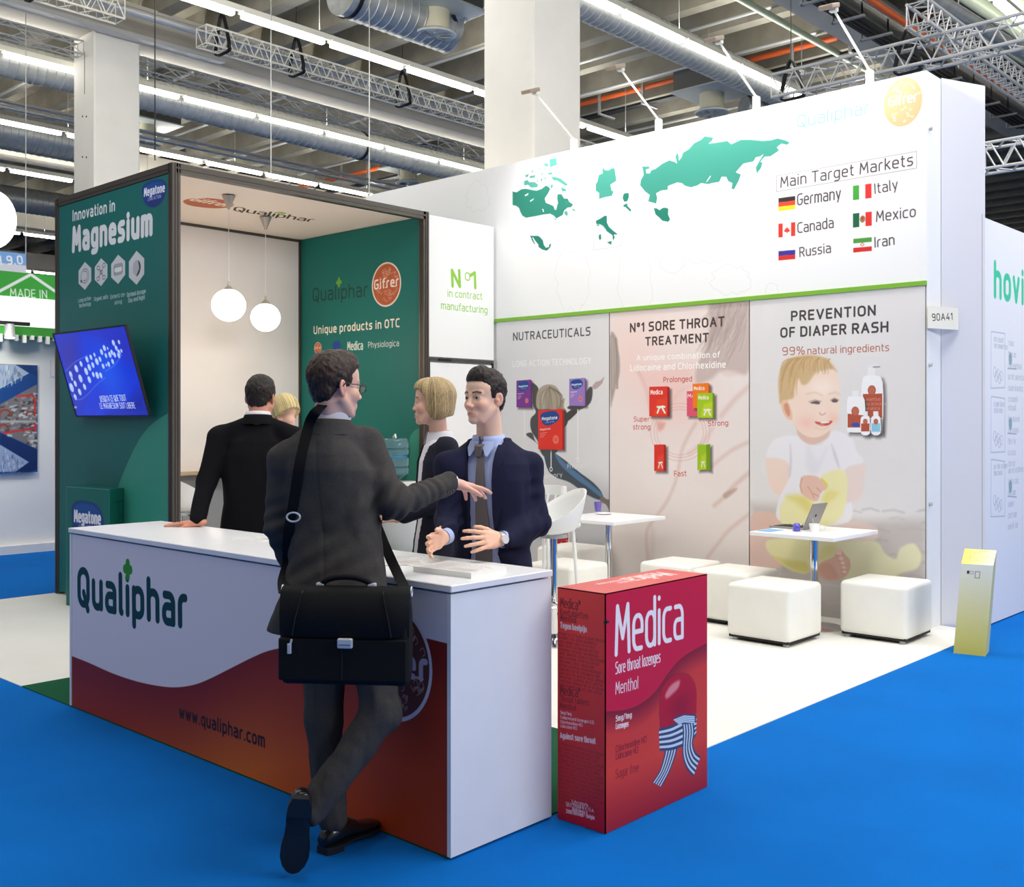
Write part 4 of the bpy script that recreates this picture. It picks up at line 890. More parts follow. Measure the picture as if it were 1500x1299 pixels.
for q in ([(140,640),(260,520),(420,440)], [(170,900),(300,1000),(420,930),(520,820),(640,720)], [(150,700),(200,860)], [(640,640),(760,560),(850,430)]): s.line(s.P(cr(q, 5, False), zt), .006, (110,150,250), .01, .7)
tq("JUSQU'A CE QUE TOUT", (580,1025), (912,1010), 62, (220,226,246), 8, zt, s, sp=12); tq('LE MAGNESIUM SOIT LIBERE', (584,1110), (1025,1105), 58, (220,226,246), 8, zt, s, sp=12)
q = s.P([(235,1115)], zt)[0]; s.ell(q, .06, .05, (20,50,150), .01); tq('Megatone', (192,1110), (280,1106), 26, (220,226,246), 12, zt, s)
scr = s.panel('screen', .004, M_blk, None, .25, .3, emit=.55); adopt(tv, scr)

N = s.N
def obox(O, U, V, N, w, h, d0, d1, ex, m=None):
    m = m or MB(); P = [O-U*ex-V*ex, O+U*(w+ex)-V*ex, O+U*(w+ex)+V*(h+ex), O-U*ex+V*(h+ex)]
    return m.add([tuple(p+N*d0) for p in P]+[tuple(p+N*d1) for p in P], [(0, 3, 2, 1), (4, 5, 6, 7), (0, 1, 5, 4), (1, 2, 6, 5), (2, 3, 7, 6), (3, 0, 4, 7)])
adopt(tv, obox(O, U, V, N, w, hgt, -.018, -.005, .012).build('housing', M_blk))
adopt(tv, (lambda q: obox(O+U*w*.2+V*hgt*.2, U, V, N, w*.6, hgt*.5, -.06, -.018, 0, q))(MB()).build('electronics_box', M_blk))
bz = MB()
for (o2, uu, vv2) in ((O-U*.014-V*.014, w+.028, .014), (O-U*.014+V*hgt, w+.028, .014), (O-U*.014, .014, hgt), (O+U*w, .014, hgt)): obox(o2, U, V, N, uu, vv2, -.005, .004, 0, bz)
adopt(tv, bz.build('bezel', M_blk))
mid = ctrp-N*.05; adopt(tv, MB().cyl(mid, (X0-.03, mid[1], mid[2]), .05, 12).build('wall_mount', M_blk))
# white closet beside the cabin (N°1 panel and door)
XR = 7.955
cl = thing('storage_closet', 'white closet front with green lettering between the cabin and the map wall', 'closet', ((X1+XR)/2, Y0, 0))
m = cvy(Y0-.005, X1+.06, XR, 2.205, 3.585, 330, (240, 240, 238)); GR = (140, 196, 70)
zn = (500, 0, 3.0)
m.text('N', (663, 419), (673.5, 419.5), (663, 396), 13, GR); m.text('o', (681.5, 410), (688, 411), (681.5, 395), 7, GR); m.text('1', (690, 421), (697, 421.5), (690, 399), 13, GR)
m.text('in contract', (656, 434), (706, 438.5), (656, 424.5), 8, GR); m.text('manufacturing', (646.5, 452), (713.5, 459), (646.5, 442), 8, GR)
o = m.panel('upper_panel', .03, M_panel, None, .5, .3); adopt(cl, o)
adopt(cl, MB().box(X1+.09, XR-.03, Y0-.002, Y0+.04, .01, 2.15).build('door', M_panel), MB().box(X1+.065, X1+.085, Y0-.004, Y0+.03, 0, 2.18).build('door_frame', M_dark), MB().box(X1+.06, XR, Y0-.003, Y0+.03, 2.165, 2.195).build('lintel_strip', M_alu), MB().box(X1+.2, X1+.36, Y0-.02, Y0-.003, 2.17, 2.19).build('door_closer', M_blk))
adopt(cl, MB().box(XR-.02, XR, Y0-.004, Y0+.02, 0, 2.17).build('door_frame', M_dark))
d_ = [o for o in C.objects if o.name.startswith('door') and o.parent == cl and o.name == 'door'][0]
hd = MB().cyl((XR-.12, Y0-.004, 1.02), (XR-.12, Y0-.06, 1.02), .01, 8); hd.cyl((XR-.12, Y0-.055, 1.02), (XR-.24, Y0-.055, 1.02), .009, 8); adopt(cl, hd.build('door_handle', M_steel))

# ------------------------------------------------------------------ reception counter
cx0, cx1, cy0, cy1, cz = 2.651, 3.203, 2.751, 5.78, .988
ct = thing('reception_counter', 'long white reception counter with printed front of white, red and orange', 'counter', (2.93, 4.26, .006))
adopt(ct, MB().rbox(cx0-.004, cx1+.004, cy0-.006, cy1+.01, cz-.026, cz, .003, 1).build('worktop', M_white))
body = MB().box(cx0+.022, cx1, cy0+.02, cy1-.02, .008, cz-.034); adopt(ct, body.build('body', M_white))
adopt(ct, MB().box(cx0+.03, cx1-.02, cy0+.03, cy1-.03, cz-.034, cz-.026).build('shadow_gap', M_dark))
adopt(ct, MB().box(cx0, cx1+.002, cy0, cy0+.019, .01, cz-.033).build('end_panel', M_white), MB().box(cx0, cx1+.002, cy1-.019, cy1, .01, cz-.033).build('end_panel', M_white))
f = cvx(cx0+.004, cy1-.02, cy0+.022, .008, cz-.034, 420, (232, 224, 230))
zf = (0, 800, 2.6024); zb = (350, 800, 2.6042)
w0 = [(272,418),(340,445),(430,485),(520,515),(600,532),(670,538),(740,528),(800,505),(880,465),(960,425),(1020,400),(1093,383)]
top = [(zf[0]+a/zf[2], zf[1]+bq/zf[2]) for a, bq in w0]+[(470,935),(520,926),(560,925),(610,932),(656,943)]
base = f.P(cr(top, 5, False)); pts = base+[(f.w, 0), (0, 0)]
P = np.array(pts); g_ = f.grid(0, f.w, 0, f.h); X, Y = g_[4], g_[5]
yt = np.interp(X[0], [p[0] for p in base], [p[1] for p in base])[None, :]
msk = np.clip((yt-Y)*f.ppm+.5, 0, 1)
dep = np.clip((yt-Y)/.5, 0, 1)[..., None]; ctr = np.exp(-((X-1.35)/.85)**2)[..., None]
dk = np.array((128, 26, 18.)); md = np.array((190, 62, 20.)); lt = np.array((230, 120, 26.))
colr = dk*(1-dep)+(md*(1-ctr)+lt*ctr)*dep; rdge = np.clip((X-(f.w-.5))/.5, 0, 1)[..., None]; colr = colr*(1-rdge*.25)+np.array((160, 46, 28.))*rdge*.25
f.a[:] = f.a*(1-msk[..., None])+(colr/255.)*msk[..., None]
DGn = (0, 62, 62)
# logo lettering: word fitted letter by letter along its slanted baseline in panel space
f.text('Qualiphar', (116, 883.5), (271.5, 916), (116, 835), 13, DGn, sp=17)
q = f.uv(187, 834); 
for dx, dy in ((0, .028), (0, -.03), (.03, 0), (-.03, 0)): f.ell((q[0]+dx*.9, q[1]+dy*1.1), .022, .024, (46, 150, 40))
f.ell(q, .02, .024, (46, 150, 40))
f.text('www.qualiphar.com', (263, 1050), (387, 1093.5), (263, 1034), 12.5, (40, 14, 10), sp=12)
# round mark
ctr_ = (f.uv(633, 975)[0]-.222, f.uv(600, 976)[1]); 
f.ell(ctr_, .222, .222, (222, 214, 226)); f.ell(ctr_, .206, .206, (104, 52, 44))
qr = random.Random(8)
for k in range(90):
    a = qr.random()*2*PI; s_ = .175*math.sqrt(qr.random()); u, v = ctr_[0]+s_*math.cos(a), ctr_[1]+s_*math.sin(a)
    if abs(v-ctr_[1]) < .055: continue
    d = .012; f.line(cr([(u, v), (u+d, v+d*qr.choice((-1, 1))), (u+2*d, v), (u+2*d, v-d), (u+d, v-d*1.6)], 4, False), .0035, (190, 150, 144))
f.text('Gifrer', (ctr_[0]-.185, ctr_[1]-.035), (ctr_[0]+.185, ctr_[1]-.035), (ctr_[0]-.185, ctr_[1]+.055), 16, (206, 186, 200), px=False)
for dx in (-.075, .005, .148): f.line([(ctr_[0]+dx-.018, ctr_[1]-.036), (ctr_[0]+dx+.022, ctr_[1]-.036)], .010, (206,186,200))
o = f.panel('front_panel', .016, M_white, None, .5, .3); adopt(ct, o); o['label'] = 'printed counter front with green lettering over a red and orange wave'

# ------------------------------------------------------------------ giant red lozenge box beside the counter
bx0, bx1, by0, by1, bz = 3.222, 3.936, 2.494, 2.733, .919
M_redc = mat('red_card_edge', rgb(190, 60, 66), .5)
med = thing('display_box', 'knee-high giant red lozenge box standing beside the counter end', 'box', ((bx0+bx1)/2, (by0+by1)/2, 0))
a = cvy(by0, bx0, bx1, .002, bz, 620, (208, 26, 58)); za = (780, 800, 2.953)
for i in range(1): pass
a.poly(a.P([(318,715),(380,710),(450,690),(510,650),(560,590),(610,520),(660,470),(742,425),(742,1040),(318,1245)], za), (196, 52, 46))
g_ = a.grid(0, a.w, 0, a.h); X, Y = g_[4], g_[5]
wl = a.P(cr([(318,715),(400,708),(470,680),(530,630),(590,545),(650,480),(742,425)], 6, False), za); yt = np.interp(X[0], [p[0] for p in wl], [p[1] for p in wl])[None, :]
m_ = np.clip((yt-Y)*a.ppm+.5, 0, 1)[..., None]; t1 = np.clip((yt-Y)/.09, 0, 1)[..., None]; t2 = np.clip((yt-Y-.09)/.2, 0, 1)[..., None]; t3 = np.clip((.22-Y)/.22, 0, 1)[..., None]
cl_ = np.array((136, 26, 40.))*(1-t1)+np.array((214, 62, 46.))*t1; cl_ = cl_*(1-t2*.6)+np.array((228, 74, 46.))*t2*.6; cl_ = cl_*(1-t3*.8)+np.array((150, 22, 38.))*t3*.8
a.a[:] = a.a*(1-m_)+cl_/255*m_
tq('Medica', (362,468), (648,392), 205, (248,240,240), 6.5, za, a, sp=9); tq('Sore throat lozenges', (360,552), (552,500), 48, (246,236,236), 7.5, za, a, sp=9); tq('Menthol', (360,640), (456,614), 50, (240,226,226), 6.5, za, a, sp=9)
tq('5mg/1mg', (361,757), (428,740), 22, (246,230,226), 13, za, a); tq('Lozenges', (361,790), (414,778), 22, (246,230,226), 14, za, a)
tq('Chlorhexidine HCl', (361,890), (492,846), 26, (120,20,30), 8, za, a); tq('Lidocaine HCl', (361,922), (456,892), 26, (120,20,30), 8, za, a); tq('Sugar free', (360,1004), (458,972), 36, (136,26,30), 6, za, a)
ball = a.P([(548,690),(556,620),(590,570),(640,550),(680,560),(706,610),(708,680),(700,740),(640,770),(560,790),(550,750)], za); a.poly(ball, (120, 16, 34), .015, .6, 5); cb = np.mean(ball, 0)
a.poly([(cb[0]+(p[0]-cb[0])*.96, cb[1]+(p[1]-cb[1])*.96) for p in ball], (190, 24, 42), 0, 1, 5); a.blob((cb[0]+.02, cb[1]-.03), .09, .07, (150, 20, 36), .8)
a.poly(a.P([(575,640),(600,600),(635,580),(632,610),(605,640),(580,660)], za), (236,150,150), .02, .9, 4)
def scarf(edges, cols=((62,78,112), (214,226,240))):
    L_ = [np.array(a.P(cr(e, 6, False), za)) for e in edges]; n_ = 9
    for k in range(n_):
        p = L_[0]*(1-k/n_)+L_[1]*(k/n_); q = L_[0]*(1-(k+1)/n_)+L_[1]*((k+1)/n_); a.poly(list(p)+list(q[::-1]), cols[k % 2])
scarf(([(575,850),(570,900),(550,970),(518,1020)], [(632,845),(620,900),(595,970),(558,1042)]))
scarf(([(546,790),(600,775),(660,745),(710,735)], [(550,885),(610,880),(680,850),(708,815)]))
scarf(([(640,735),(650,800),(648,900),(665,960),(695,998)], [(690,730),(700,800),(694,850),(705,890),(727,908)])); a.poly(a.P([(608,750),(650,728),(705,730),(700,760),(650,770)], za), (62,78,112), 0, 1, 3)
for k in range(4): a.line(a.P([(612+k*6,752+k*5),(655,735+k*8),(700,738+k*8)], za), .006, (214,226,240))
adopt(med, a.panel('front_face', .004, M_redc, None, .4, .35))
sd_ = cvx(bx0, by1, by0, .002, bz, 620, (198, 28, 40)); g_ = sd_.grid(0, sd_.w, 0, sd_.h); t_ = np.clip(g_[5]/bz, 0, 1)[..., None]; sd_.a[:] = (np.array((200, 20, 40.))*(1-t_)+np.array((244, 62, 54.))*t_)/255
DR = (130, 22, 30); WH = (240, 208, 206)
for s_, y, hh, x1_, col, wt in (('Medica°', 262, 38, 205, DR, 8), ('Keeltabletten', 296, 26, 240, DR, 7), ('Menthol', 322, 26, 188, DR, 8), ('Tegen keelpijn', 352, 22, 233, WH, 15), ('Medica°', 640, 38, 205, DR, 8), ('Throat tablets', 668, 22, 244, DR, 8), ('Menthol', 700, 24, 188, DR, 8), ('5mg/1mg', 724, 12, 168, WH, 13), ('Compressed lozenges U.D.', 744, 12, 268, WH, 13), ('Chlorhexidine HCl', 764, 12, 216, WH, 13), ('Lidocaine HCl', 782, 12, 192, WH, 13), ('Against sore throat', 828, 22, 272, WH, 15)):
    tq(s_, (121, y), (x1_, y+(x1_-121)*.17), hh, col, wt, za, sd_, sp=10)
for s_, xx_, y, x1_ in (('Laboratoria', 172, 1112, 238), ('QUALIPHAR N.V./S.A.', 146, 1122, 266), ('Rijksweg 9', 174, 1144, 236), ('2880 Bornem - Belgie', 146, 1152, 268)): tq(s_, (xx_, y), (x1_, y+(x1_-xx_)*.24), 15, WH, 14, za, sd_, sp=10)
sd_.lines(.006, sd_.w-.01, sd_.uv(822, 930)[1], 14, .0155, .011, DR, .85, 3, .2); sd_.lines(.006, sd_.w-.01, sd_.uv(822, 1091)[1], 16, .0155, .011, DR, .85, 5, .2)
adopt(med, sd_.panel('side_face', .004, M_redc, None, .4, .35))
tpv = Cv((bx1, by1, bz), (-1, 0, 0), (0, -1, 0), bx1-bx0, by1-by0, 500, (216, 78, 76))
tpv.text('Medica', (.1, .05), (.36, .05), (.1, .15), 9, (246,226,222), px=False, sp=9); tpv.text('Sore throat lozenges', (.38, .06), (.55, .06), (.38, .085), 8, (246,226,222), px=False); tpv.text('Menthol', (.38, .1), (.46, .1), (.38, .125), 8, (246,226,222), px=False)
adopt(med, tpv.panel('lid', .004, M_redc, None, .35, .5)); adopt(med, MB().box(bx0+.0045, bx1-.0005, by0+.0045, by1, 0, bz-.0045).build('carton', mat('red_card', rgb(196, 34, 44), .5)))
o = MB().box(bx0-.003, bx0+.006, by0-.003, by0+.006, bz-.115, bz-.105); o.cyl((bx0+.012, by0-.004, .812), (bx0-.0, by0-.004, .812), .006, 8); adopt(med, o.build('peg', M_blk))

# ------------------------------------------------------------------ teal pack leaning by the cabin side, behind the counter end
gx0 = 3.93
p_l = np.array(onz(96.5, 886)); 
tb = thing('display_box', 'tall teal display box with dark blue oval behind the counter end', 'box', (4.1, 8.9, 0))
A_ = np.array(onz(97, 887)); r1 = ray(160.5, 700); 
# front face from px 97 to 160, side face 160 to 193, standing on the floor
P0 = A_; zt_ = atd(97, 712, np.linalg.norm([P0@np.append(FW, 0)]))[2]; dA = P0[:2]@FW
dB = dA*(616-712)/(616-718.5)*0+dA*.955; P1_ = atd(160.5, 0, dB); P1_[2] = 0
dC = dA*.985; P2_ = atd(193.5, 0, dC); P2_[2] = 0
U = P1_-P0; w = np.linalg.norm(U); U /= w
fr = Cv(P0, U, (0, 0, 1), w, zt_, 400, (18, 100, 90)); zq = (60, 680, 5.905)
fr.line([(.004, 0), (.004, fr.h-.004), (fr.w, fr.h-.004)], .006, (100, 150, 150), 0, .7)
ovallogo(fr, [(265,430),(272,350),(320,315),(400,318),(480,350),(530,430),(545,520),(540,620),(420,680),(300,620),(270,520)], zq, 'Megatone', (290,490), (513,515), 90, (330,550), (470,570), 30)
o = fr.panel('front_face', .004, M_teal, None, .45, .4); adopt(tb, o)
U2 = P2_-P1_; w2 = np.linalg.norm(U2); U2 /= w2; s2_ = Cv(P1_, U2, (0, 0, 1), w2, zt_, 300, (14, 96, 84)); s2_.lines(.06, w2-.05, zt_-.12, 1, .02, .02, (8, 60, 54), .8)
for k in range(3): 
    for j in range(26): s2_.line([(.1+k*.05, zt_-.1-j*.018), (.125+k*.05, zt_-.1-j*.018)], .007, (8, 62, 56), 0, .8)
adopt(tb, s2_.panel('side_face', .004, M_teal, None, .45, .4))
nb = (P0+P2_-P1_); m = MB().add([tuple(P0-fr.N*.0045), tuple(P1_-fr.N*.005-U*.005), tuple(P2_-s2_.N*.005), tuple(nb), *[tuple(q+np.array([0, 0, zt_-.001])) for q in (P0-fr.N*.0045, P1_-fr.N*.005-U*.005, P2_-s2_.N*.005, nb)]], [(0, 3, 2, 1), (4, 5, 6, 7), (0, 1, 5, 4), (1, 2, 6, 5), (2, 3, 7, 6), (3, 0, 4, 7)])
adopt(tb, m.build('carton', mat('teal_card', rgb(16, 92, 84), .5)))
# ------------------------------------------------------------------ cube stools
def make_stool():
    t = thing('cube_stool', '', 'stool')
    adopt(t, MB().rbox(-.25, .25, -.25, .25, .03, .41, .035, 5).build('upholstery', M_leather, smooth=True, angle=1.2))
    s = MB()
    for k in (0,): s.rbox(-.243, .243, -.243, .243, .345, .352, .003, 1)
    adopt(t, MB().box(-.235, .235, -.235, .235, .02, .04).build('base_board', M_dark))
    for a in (-.2, .2):
        for b_ in (-.2, .2): adopt(t, MB().cyl((a, b_, 0), (a, b_, .022), .022, 12).build('foot', M_steel))
    return t
st0 = make_stool()
for k, (x, y, lab) in enumerate(((6.94, 3.83, 'white cube stool in front of the right table post, beside the red box'), (7.59, 3.28, 'white cube stool nearest the end of the map wall'), (7.36, 4.40, 'white cube stool behind the front one, left of the right table'), (7.44, 4.97, 'white cube stool just over the red box top, under the throat poster'),
                               (6.74, 5.62, 'white cube stool left of the left table post'), (7.66, 6.30, 'white cube stool hardly showing behind the young man under the grey poster'))):
    t = st0 if k == 0 else copy_tree(st0); t.location = (x, y, .004); t['label'] = lab; t['group'] = 'white cube stools'; t.rotation_euler.z = (.0, .02, -.03, .02, .0, .03)[k]
# ------------------------------------------------------------------ square tables
def make_table():
    t = thing('side_table', '', 'table')
    adopt(t, MB().rbox(-.375, .375, -.34, .34, .705, .735, .004, 2).build('tabletop', M_white))
    adopt(t, MB().cyl((0, 0, .02), (0, 0, .70), .032, 24).build('post', M_chrome, smooth=True))
    adopt(t, MB().lathe([(.001, 0), (.22, 0), (.22, .006), (.19, .014), (.05, .03), (.04, .05), (.001, .05)], (0, 0, 0), 40).build('base_plate', M_chrome, smooth=True))
    adopt(t, MB().box(-.12, .12, -.12, .12, .698, .706).build('bracket', M_steel))
    return t
tb0 = make_table()
for k, (x, y, lab) in enumerate(((7.53, 3.82, 'square white table with chrome post holding the laptop'), (7.41, 5.70, 'square white table with chrome post holding the purple cup'))):
    t = tb0 if k == 0 else copy_tree(tb0); t.location = (x, y, .004); t['label'] = lab; t['group'] = 'square tables'
ZT_ = .739
# things on the tables
def cup(loc, r, h, m, name, lab, handle=False):
    t = thing(name, lab, 'cup', loc); o = MB().lathe([(.001, 0), (r*.72, 0), (r, h), (r*.94, h), (r*.68, .006), (.001, .006)], loc, 24, False).build('cup_body', m, smooth=True); adopt(t, o)
    if handle:
        adopt(t, MB().tube([(loc[0]+r*.85*math.cos(.3), loc[1]-r*.85, loc[2]+h*.8), (loc[0]+r*.9, loc[1]-r*1.6, loc[2]+h*.7), (loc[0]+r*.9, loc[1]-r*1.5, loc[2]+h*.3), (loc[0]+r*.7, loc[1]-r*.8, loc[2]+h*.25)], .004, 8).build('handle', m, smooth=True))
    return t
M_purple = mat('purple_plastic', rgb(126, 112, 206), .3, trans=.25); M_porc = mat('porcelain', rgb(244, 242, 238), .25)
p = onz(876, 750, ZT_); cup((p[0], p[1], ZT_+.008), .036, .085, M_purple, 'plastic_cup', 'purple plastic cup standing on the left table')
q = onz(884, 753, ZT_); tag(MB().lathe([(.001, 0), (.05, 0), (.075, .008), (.072, .01), (.05, .004), (.001, .004)], (q[0], q[1], ZT_), 28).build('saucer', M_porc, smooth=True), 'small white saucer under the purple cup', 'plate')
p = onz(1193, 779, ZT_); t = cup((p[0], p[1], ZT_), .042, .062, M_porc, 'coffee_cup', 'white coffee cup in front of the laptop', True); adopt(t, MB().tube([(p[0], p[1], ZT_+.01), (p[0]+.01, p[1]+.02, ZT_+.1)], .003, 6).build('spoon', M_steel))
p = onz(1167, 778, ZT_); t = thing('sweet_wrapper', 'small crumpled purple sweet wrapper between laptop and cup', 'wrapper', (p[0], p[1], ZT_)); m = MB(); r_ = random.Random(1)
m.lathe([(.001, 0), (.03, .004), (.022, .03), (.034, .045), (.018, .06), (.001, .05)], (p[0], p[1], ZT_), 9); adopt(t, m.build('foil', mat('purple_foil', rgb(90, 84, 190), .25, .3)))
m = MB()
for sgn in (-1, 1): m.add([(p[0]+sgn*.01, p[1]-sgn*.01, ZT_+.035), (p[0]+sgn*.03, p[1]-sgn*.045, ZT_+.06), (p[0]+sgn*.04, p[1]-sgn*.03, ZT_+.045)], [(0, 1, 2)])
adopt(t, m.build('twist', mat('dark_foil', rgb(30, 26, 80), .3)))
# laptop
p = onz(1187, 775, ZT_); lp = thing('laptop', 'open silver laptop seen from behind its tilted screen on the right table', 'laptop', (p[0], p[1], ZT_), 0)
lp.rotation_euler.z = 0
def ladd(mb, n, m): o = mb.build(n, m); o.parent = lp; return o
ladd(MB().rbox(-.11, .11, -.005, .30, 0, .014, .004, 2), 'laptop_base', mat('laptop_grey', rgb(150, 146, 142), .4, .3))
kb = MB(); [kb.box(-.085+i*.034, -.085+i*.034+.028, .03+j*.019, .03+j*.019+.015, .014, .0165) for i in range(5) for j in range(13)]
k_ = ladd(kb, 'keyboard', M_blk); k_['kind'] = 'stuff'
sv = MB(); a0 = (-.11, -.0, .012); 
sc_o = MB().rbox(-.11, .11, -.004, .004, 0, .21, .003, 2).build('screen_lid', MATS['laptop_grey']); sc_o.parent = lp; sc_o.location = (.0, -.0, .014); sc_o.rotation_euler = (-.0, 0, 0)
lp.rotation_euler.z = -.05
sc_o.rotation_euler = (.42, 0, 0)
o = MB().cyl((0, -.0045, .105), (0, -.0055, .105), .012, 16).build('round_mark', M_dark); o.parent = sc_o
p = onz(1128, 777, ZT_); tag(MB().add([(-.1, -.06, 0), (.1, -.06, 0), (.1, .06, 0), (-.1, .06, 0), (-.1, -.06, .002), (.1, -.06, .002), (.1, .06, .002), (-.1, .06, .002)], [(0, 3, 2, 1), (4, 5, 6, 7), (0, 1, 5, 4), (1, 2, 6, 5), (2, 3, 7, 6), (3, 0, 4, 7)]).build('brochure', mat('blue_brochure', rgb(110, 176, 226), .4), loc=(p[0], p[1], ZT_)), 'light blue brochure at the left edge of the right table', 'brochure')
# ------------------------------------------------------------------ bar chairs with moulded shells
M_shell = mat('white_shell', rgb(236, 236, 234), .3)
def make_bar_chair():
    t = thing('bar_chair', '', 'chair'); n = 40; R = []; R2 = []
    def rim(a): c = (1+math.cos(a))/2; return .06+.26*c**1.3          # a = 0 at the back
    rows = 10; vs = []; m = MB()
    for off in (0, .012):
        for i in range(rows+1):
            s = i/rows; ring = []
            for k in range(n):
                a = 2*PI*k/n; h = rim(a)*(s**1.6); r = (.155+.095*min(1, s*1.35)**.7+.0*h)-off; r *= (1 if s > .05 else .95)
                if s < .3: r = (.17)*(s/.3)**.6+.001
                else: r = .17+(.245-.17)*((s-.3)/.7)**.8-off
                ring.append((-r*math.cos(a)*.95, r*math.sin(a), h+(.012 if off else 0)*(1-s)))
            (R if off == 0 else R2).append(ring)
    m.loft(R+R2[::-1], cap=False); o = m.build('seat_shell', M_shell, smooth=True, angle=1.4, loc=(0, 0, .77)); o.parent = t
    adopt(t, MB().cyl((0, 0, .745), (0, 0, .775), .10, 24).build('swivel_plate', M_steel), MB().cyl((0, 0, .02), (0, 0, .74), .026, 20).build('gas_post', M_chrome, smooth=True))
    adopt(t, MB().lathe([(.001, 0), (.225, 0), (.225, .008), (.19, .018), (.05, .035), (.038, .06), (.001, .06)], (0, 0, 0), 40).build('base_plate', M_chrome, smooth=True))
    pts = [(.19*math.cos(a)+.09, .19*math.sin(a), .28) for a in np.linspace(-2.2, 2.2, 20)]; pts = [(0.02, 0, .28)]+pts+[(0.02, 0, .28)]
    adopt(t, MB().tube(pts, .009, 8).build('footrest', M_chrome, smooth=True))
    adopt(t, MB().tube([(0, -.05, .75), (0, -.2, .74), (0, -.23, .72)], .006, 6).build('lever', M_blk))
    return t
bc0 = make_bar_chair()
for k, (pos, rz, lab) in enumerate(((onz(811, 941), 2.7, 'white shell bar chair behind the young man, its post beside the counter end'), (atd(591, 616, 6.35), .9, 'white shell bar chair behind the counter under the reaching arm'), (atd(263, 616, 9.35), .4, 'white shell bar chair inside the cabin by the left post'), )):
    t = bc0 if k == 0 else copy_tree(bc0); t.location = (pos[0], pos[1], .004); t.rotation_euler.z = rz; t['label'] = lab; t['group'] = 'white bar chairs'
# chair with bar back behind
p = atd(802, 616, 8.3); t = thing('slatted_chair', 'white high chair with a slim curved back bar behind the shell bar chair', 'chair', (p[0], p[1], .004))
def sl(mb, n, m=M_shell, s=True): o = mb.build(n, m, smooth=s); o.parent = t; return o
sl(MB().ribbon(cr([(-.06, -.2, 1.03), (.05, -.14, 1.03), (.09, 0, 1.03), (.05, .14, 1.03), (-.06, .2, 1.03)], 6, False), .075, .02, (0, 0, 1)), 'back_bar')
for yy in (-.12, -.04, .04, .12): sl(MB().cyl((-.01, yy*.9, .78), (.07-abs(yy)*.3, yy, 1.0), .009, 8), 'back_slat')
sl(MB().rbox(-.22, .18, -.2, .2, .74, .785, .02, 3), 'seat')
for a in (-1, 1):
    for b_ in (-1, 1): sl(MB().cyl((a*.15-.02, b_*.15, .74), (a*.19-.02, b_*.19, 0), .014, 10), 'leg')
# ------------------------------------------------------------------ water cooler inside the cabin front
wx, wy = X1-.24, onx(579, 640, X1-.24)[1]
wc = thing('water_cooler', 'water cooler with a clear blue bottle against the teal wall', 'water cooler', (wx, wy, .004))
M_wat = mat('blue_water_bottle', rgb(176, 220, 236), .05, trans=.8, ior=1.25)
adopt(wc, MB().rbox(wx-.15, wx+.15, wy-.15, wy+.15, .0, 1.0, .015, 3).build('cabinet', mat('cooler_grey', rgb(214, 214, 214), .4)), MB().rbox(wx-.154, wx+.03, wy-.12, wy+.12, .70, 1.0, .008, 2).build('front_panel', M_blk))
adopt(wc, MB().lathe([(.001, 0), (.03, 0), (.06, .03), (.125, .07), (.128, .11), (.128, .125), (.112, .135), (.128, .145), (.128, .22), (.112, .23), (.112, .245), (.128, .255), (.128, .30), (.116, .31), (.128, .32), (.128, .38), (.11, .41), (.001, .415)], (wx, wy, 1.0), 32).build('bottle', M_wat, smooth=True, angle=.6))
adopt(wc, MB().lathe([(.1135, .228), (.1145, .237), (.1135, .247)], (wx, wy, 1.0), 32, False).build('blue_band', mat('cooler_blue', rgb(40, 150, 200), .3)), MB().tube([(wx-.02, wy-.03, 1.41), (wx, wy, 1.445), (wx+.0, wy+.03, 1.42)], .01, 8).build('bottle_handle', M_truss))
for a in (-.05, .05): adopt(wc, MB().box(wx-.18, wx-.154, wy+a-.015, wy+a+.015, .86, .9).build('tap', M_steel))
# ------------------------------------------------------------------ papers on the counter
M_paper = mat('paper', rgb(240, 238, 234), .6)
def sheets(name, pts, z0, th, lab, cat, print_=True):
    P = [np.array(onz(*q, z0+th)) for q in pts]; O = P[0]; U = P[1]-P[0]; w = np.linalg.norm(U); U /= w; V = P[3]-P[0]; V -= U*(V@U); hgt = np.linalg.norm(V); V /= hgt
    c = Cv(O, U, V, w, hgt, 500, (238, 236, 232))
    if print_: c.lines(.02, w-.02, hgt-.03, int(hgt/.014)-2, .014, .009, (150, 150, 152), .6, 9); c.poly([(w*.55, hgt*.1), (w*.93, hgt*.1), (w*.93, hgt*.4), (w*.55, hgt*.4)], (206, 196, 190), 0, .8)
    return tag(c.panel(name, th, M_paper, None, .5, .3), lab, cat)
def bench_sheet(name, cx_, cy_, w, hgt, rot, th, z, lab, cat, seed=1):
    U = np.array([math.cos(rot), math.sin(rot), 0]); V = np.array([-math.sin(rot), math.cos(rot), 0]); O = np.array([cx_, cy_, z+th])-U*w/2-V*hgt/2
    c = Cv(O, U, V, w, hgt, 450, (238, 236, 233)); c.lines(.02, w-.02, hgt-.03, int(hgt/.014)-2, .014, .009, (140, 140, 145), .6, seed); c.poly([(w*.5, hgt*.08), (w*.92, hgt*.08), (w*.92, hgt*.38), (w*.5, hgt*.38)], (200, 190, 186), 0, .8)
    return tag(c.panel(name, th, M_paper, None, .5, .3), lab, cat)
p = onz(668, 838, .99); bench_sheet('brochure_stack', p[0]+.02, p[1]-.0, .30, .21, -1.5, .022, .988, 'thick stack of white brochures at the near end of the counter', 'brochure', 2)
p = onz(632, 824, .99); bench_sheet('paper_sheet', p[0], p[1]+.05, .21, .297, -.25, .002, .988, 'loose printed sheet lying behind the brochure stack', 'paper', 5)
p = onz(600, 822, .99); bench_sheet('paper_sheet', p[0]-.02, p[1]+.06, .21, .297, -.6, .0015, .9902, 'loose printed sheet half hidden by the man in grey', 'paper', 6)
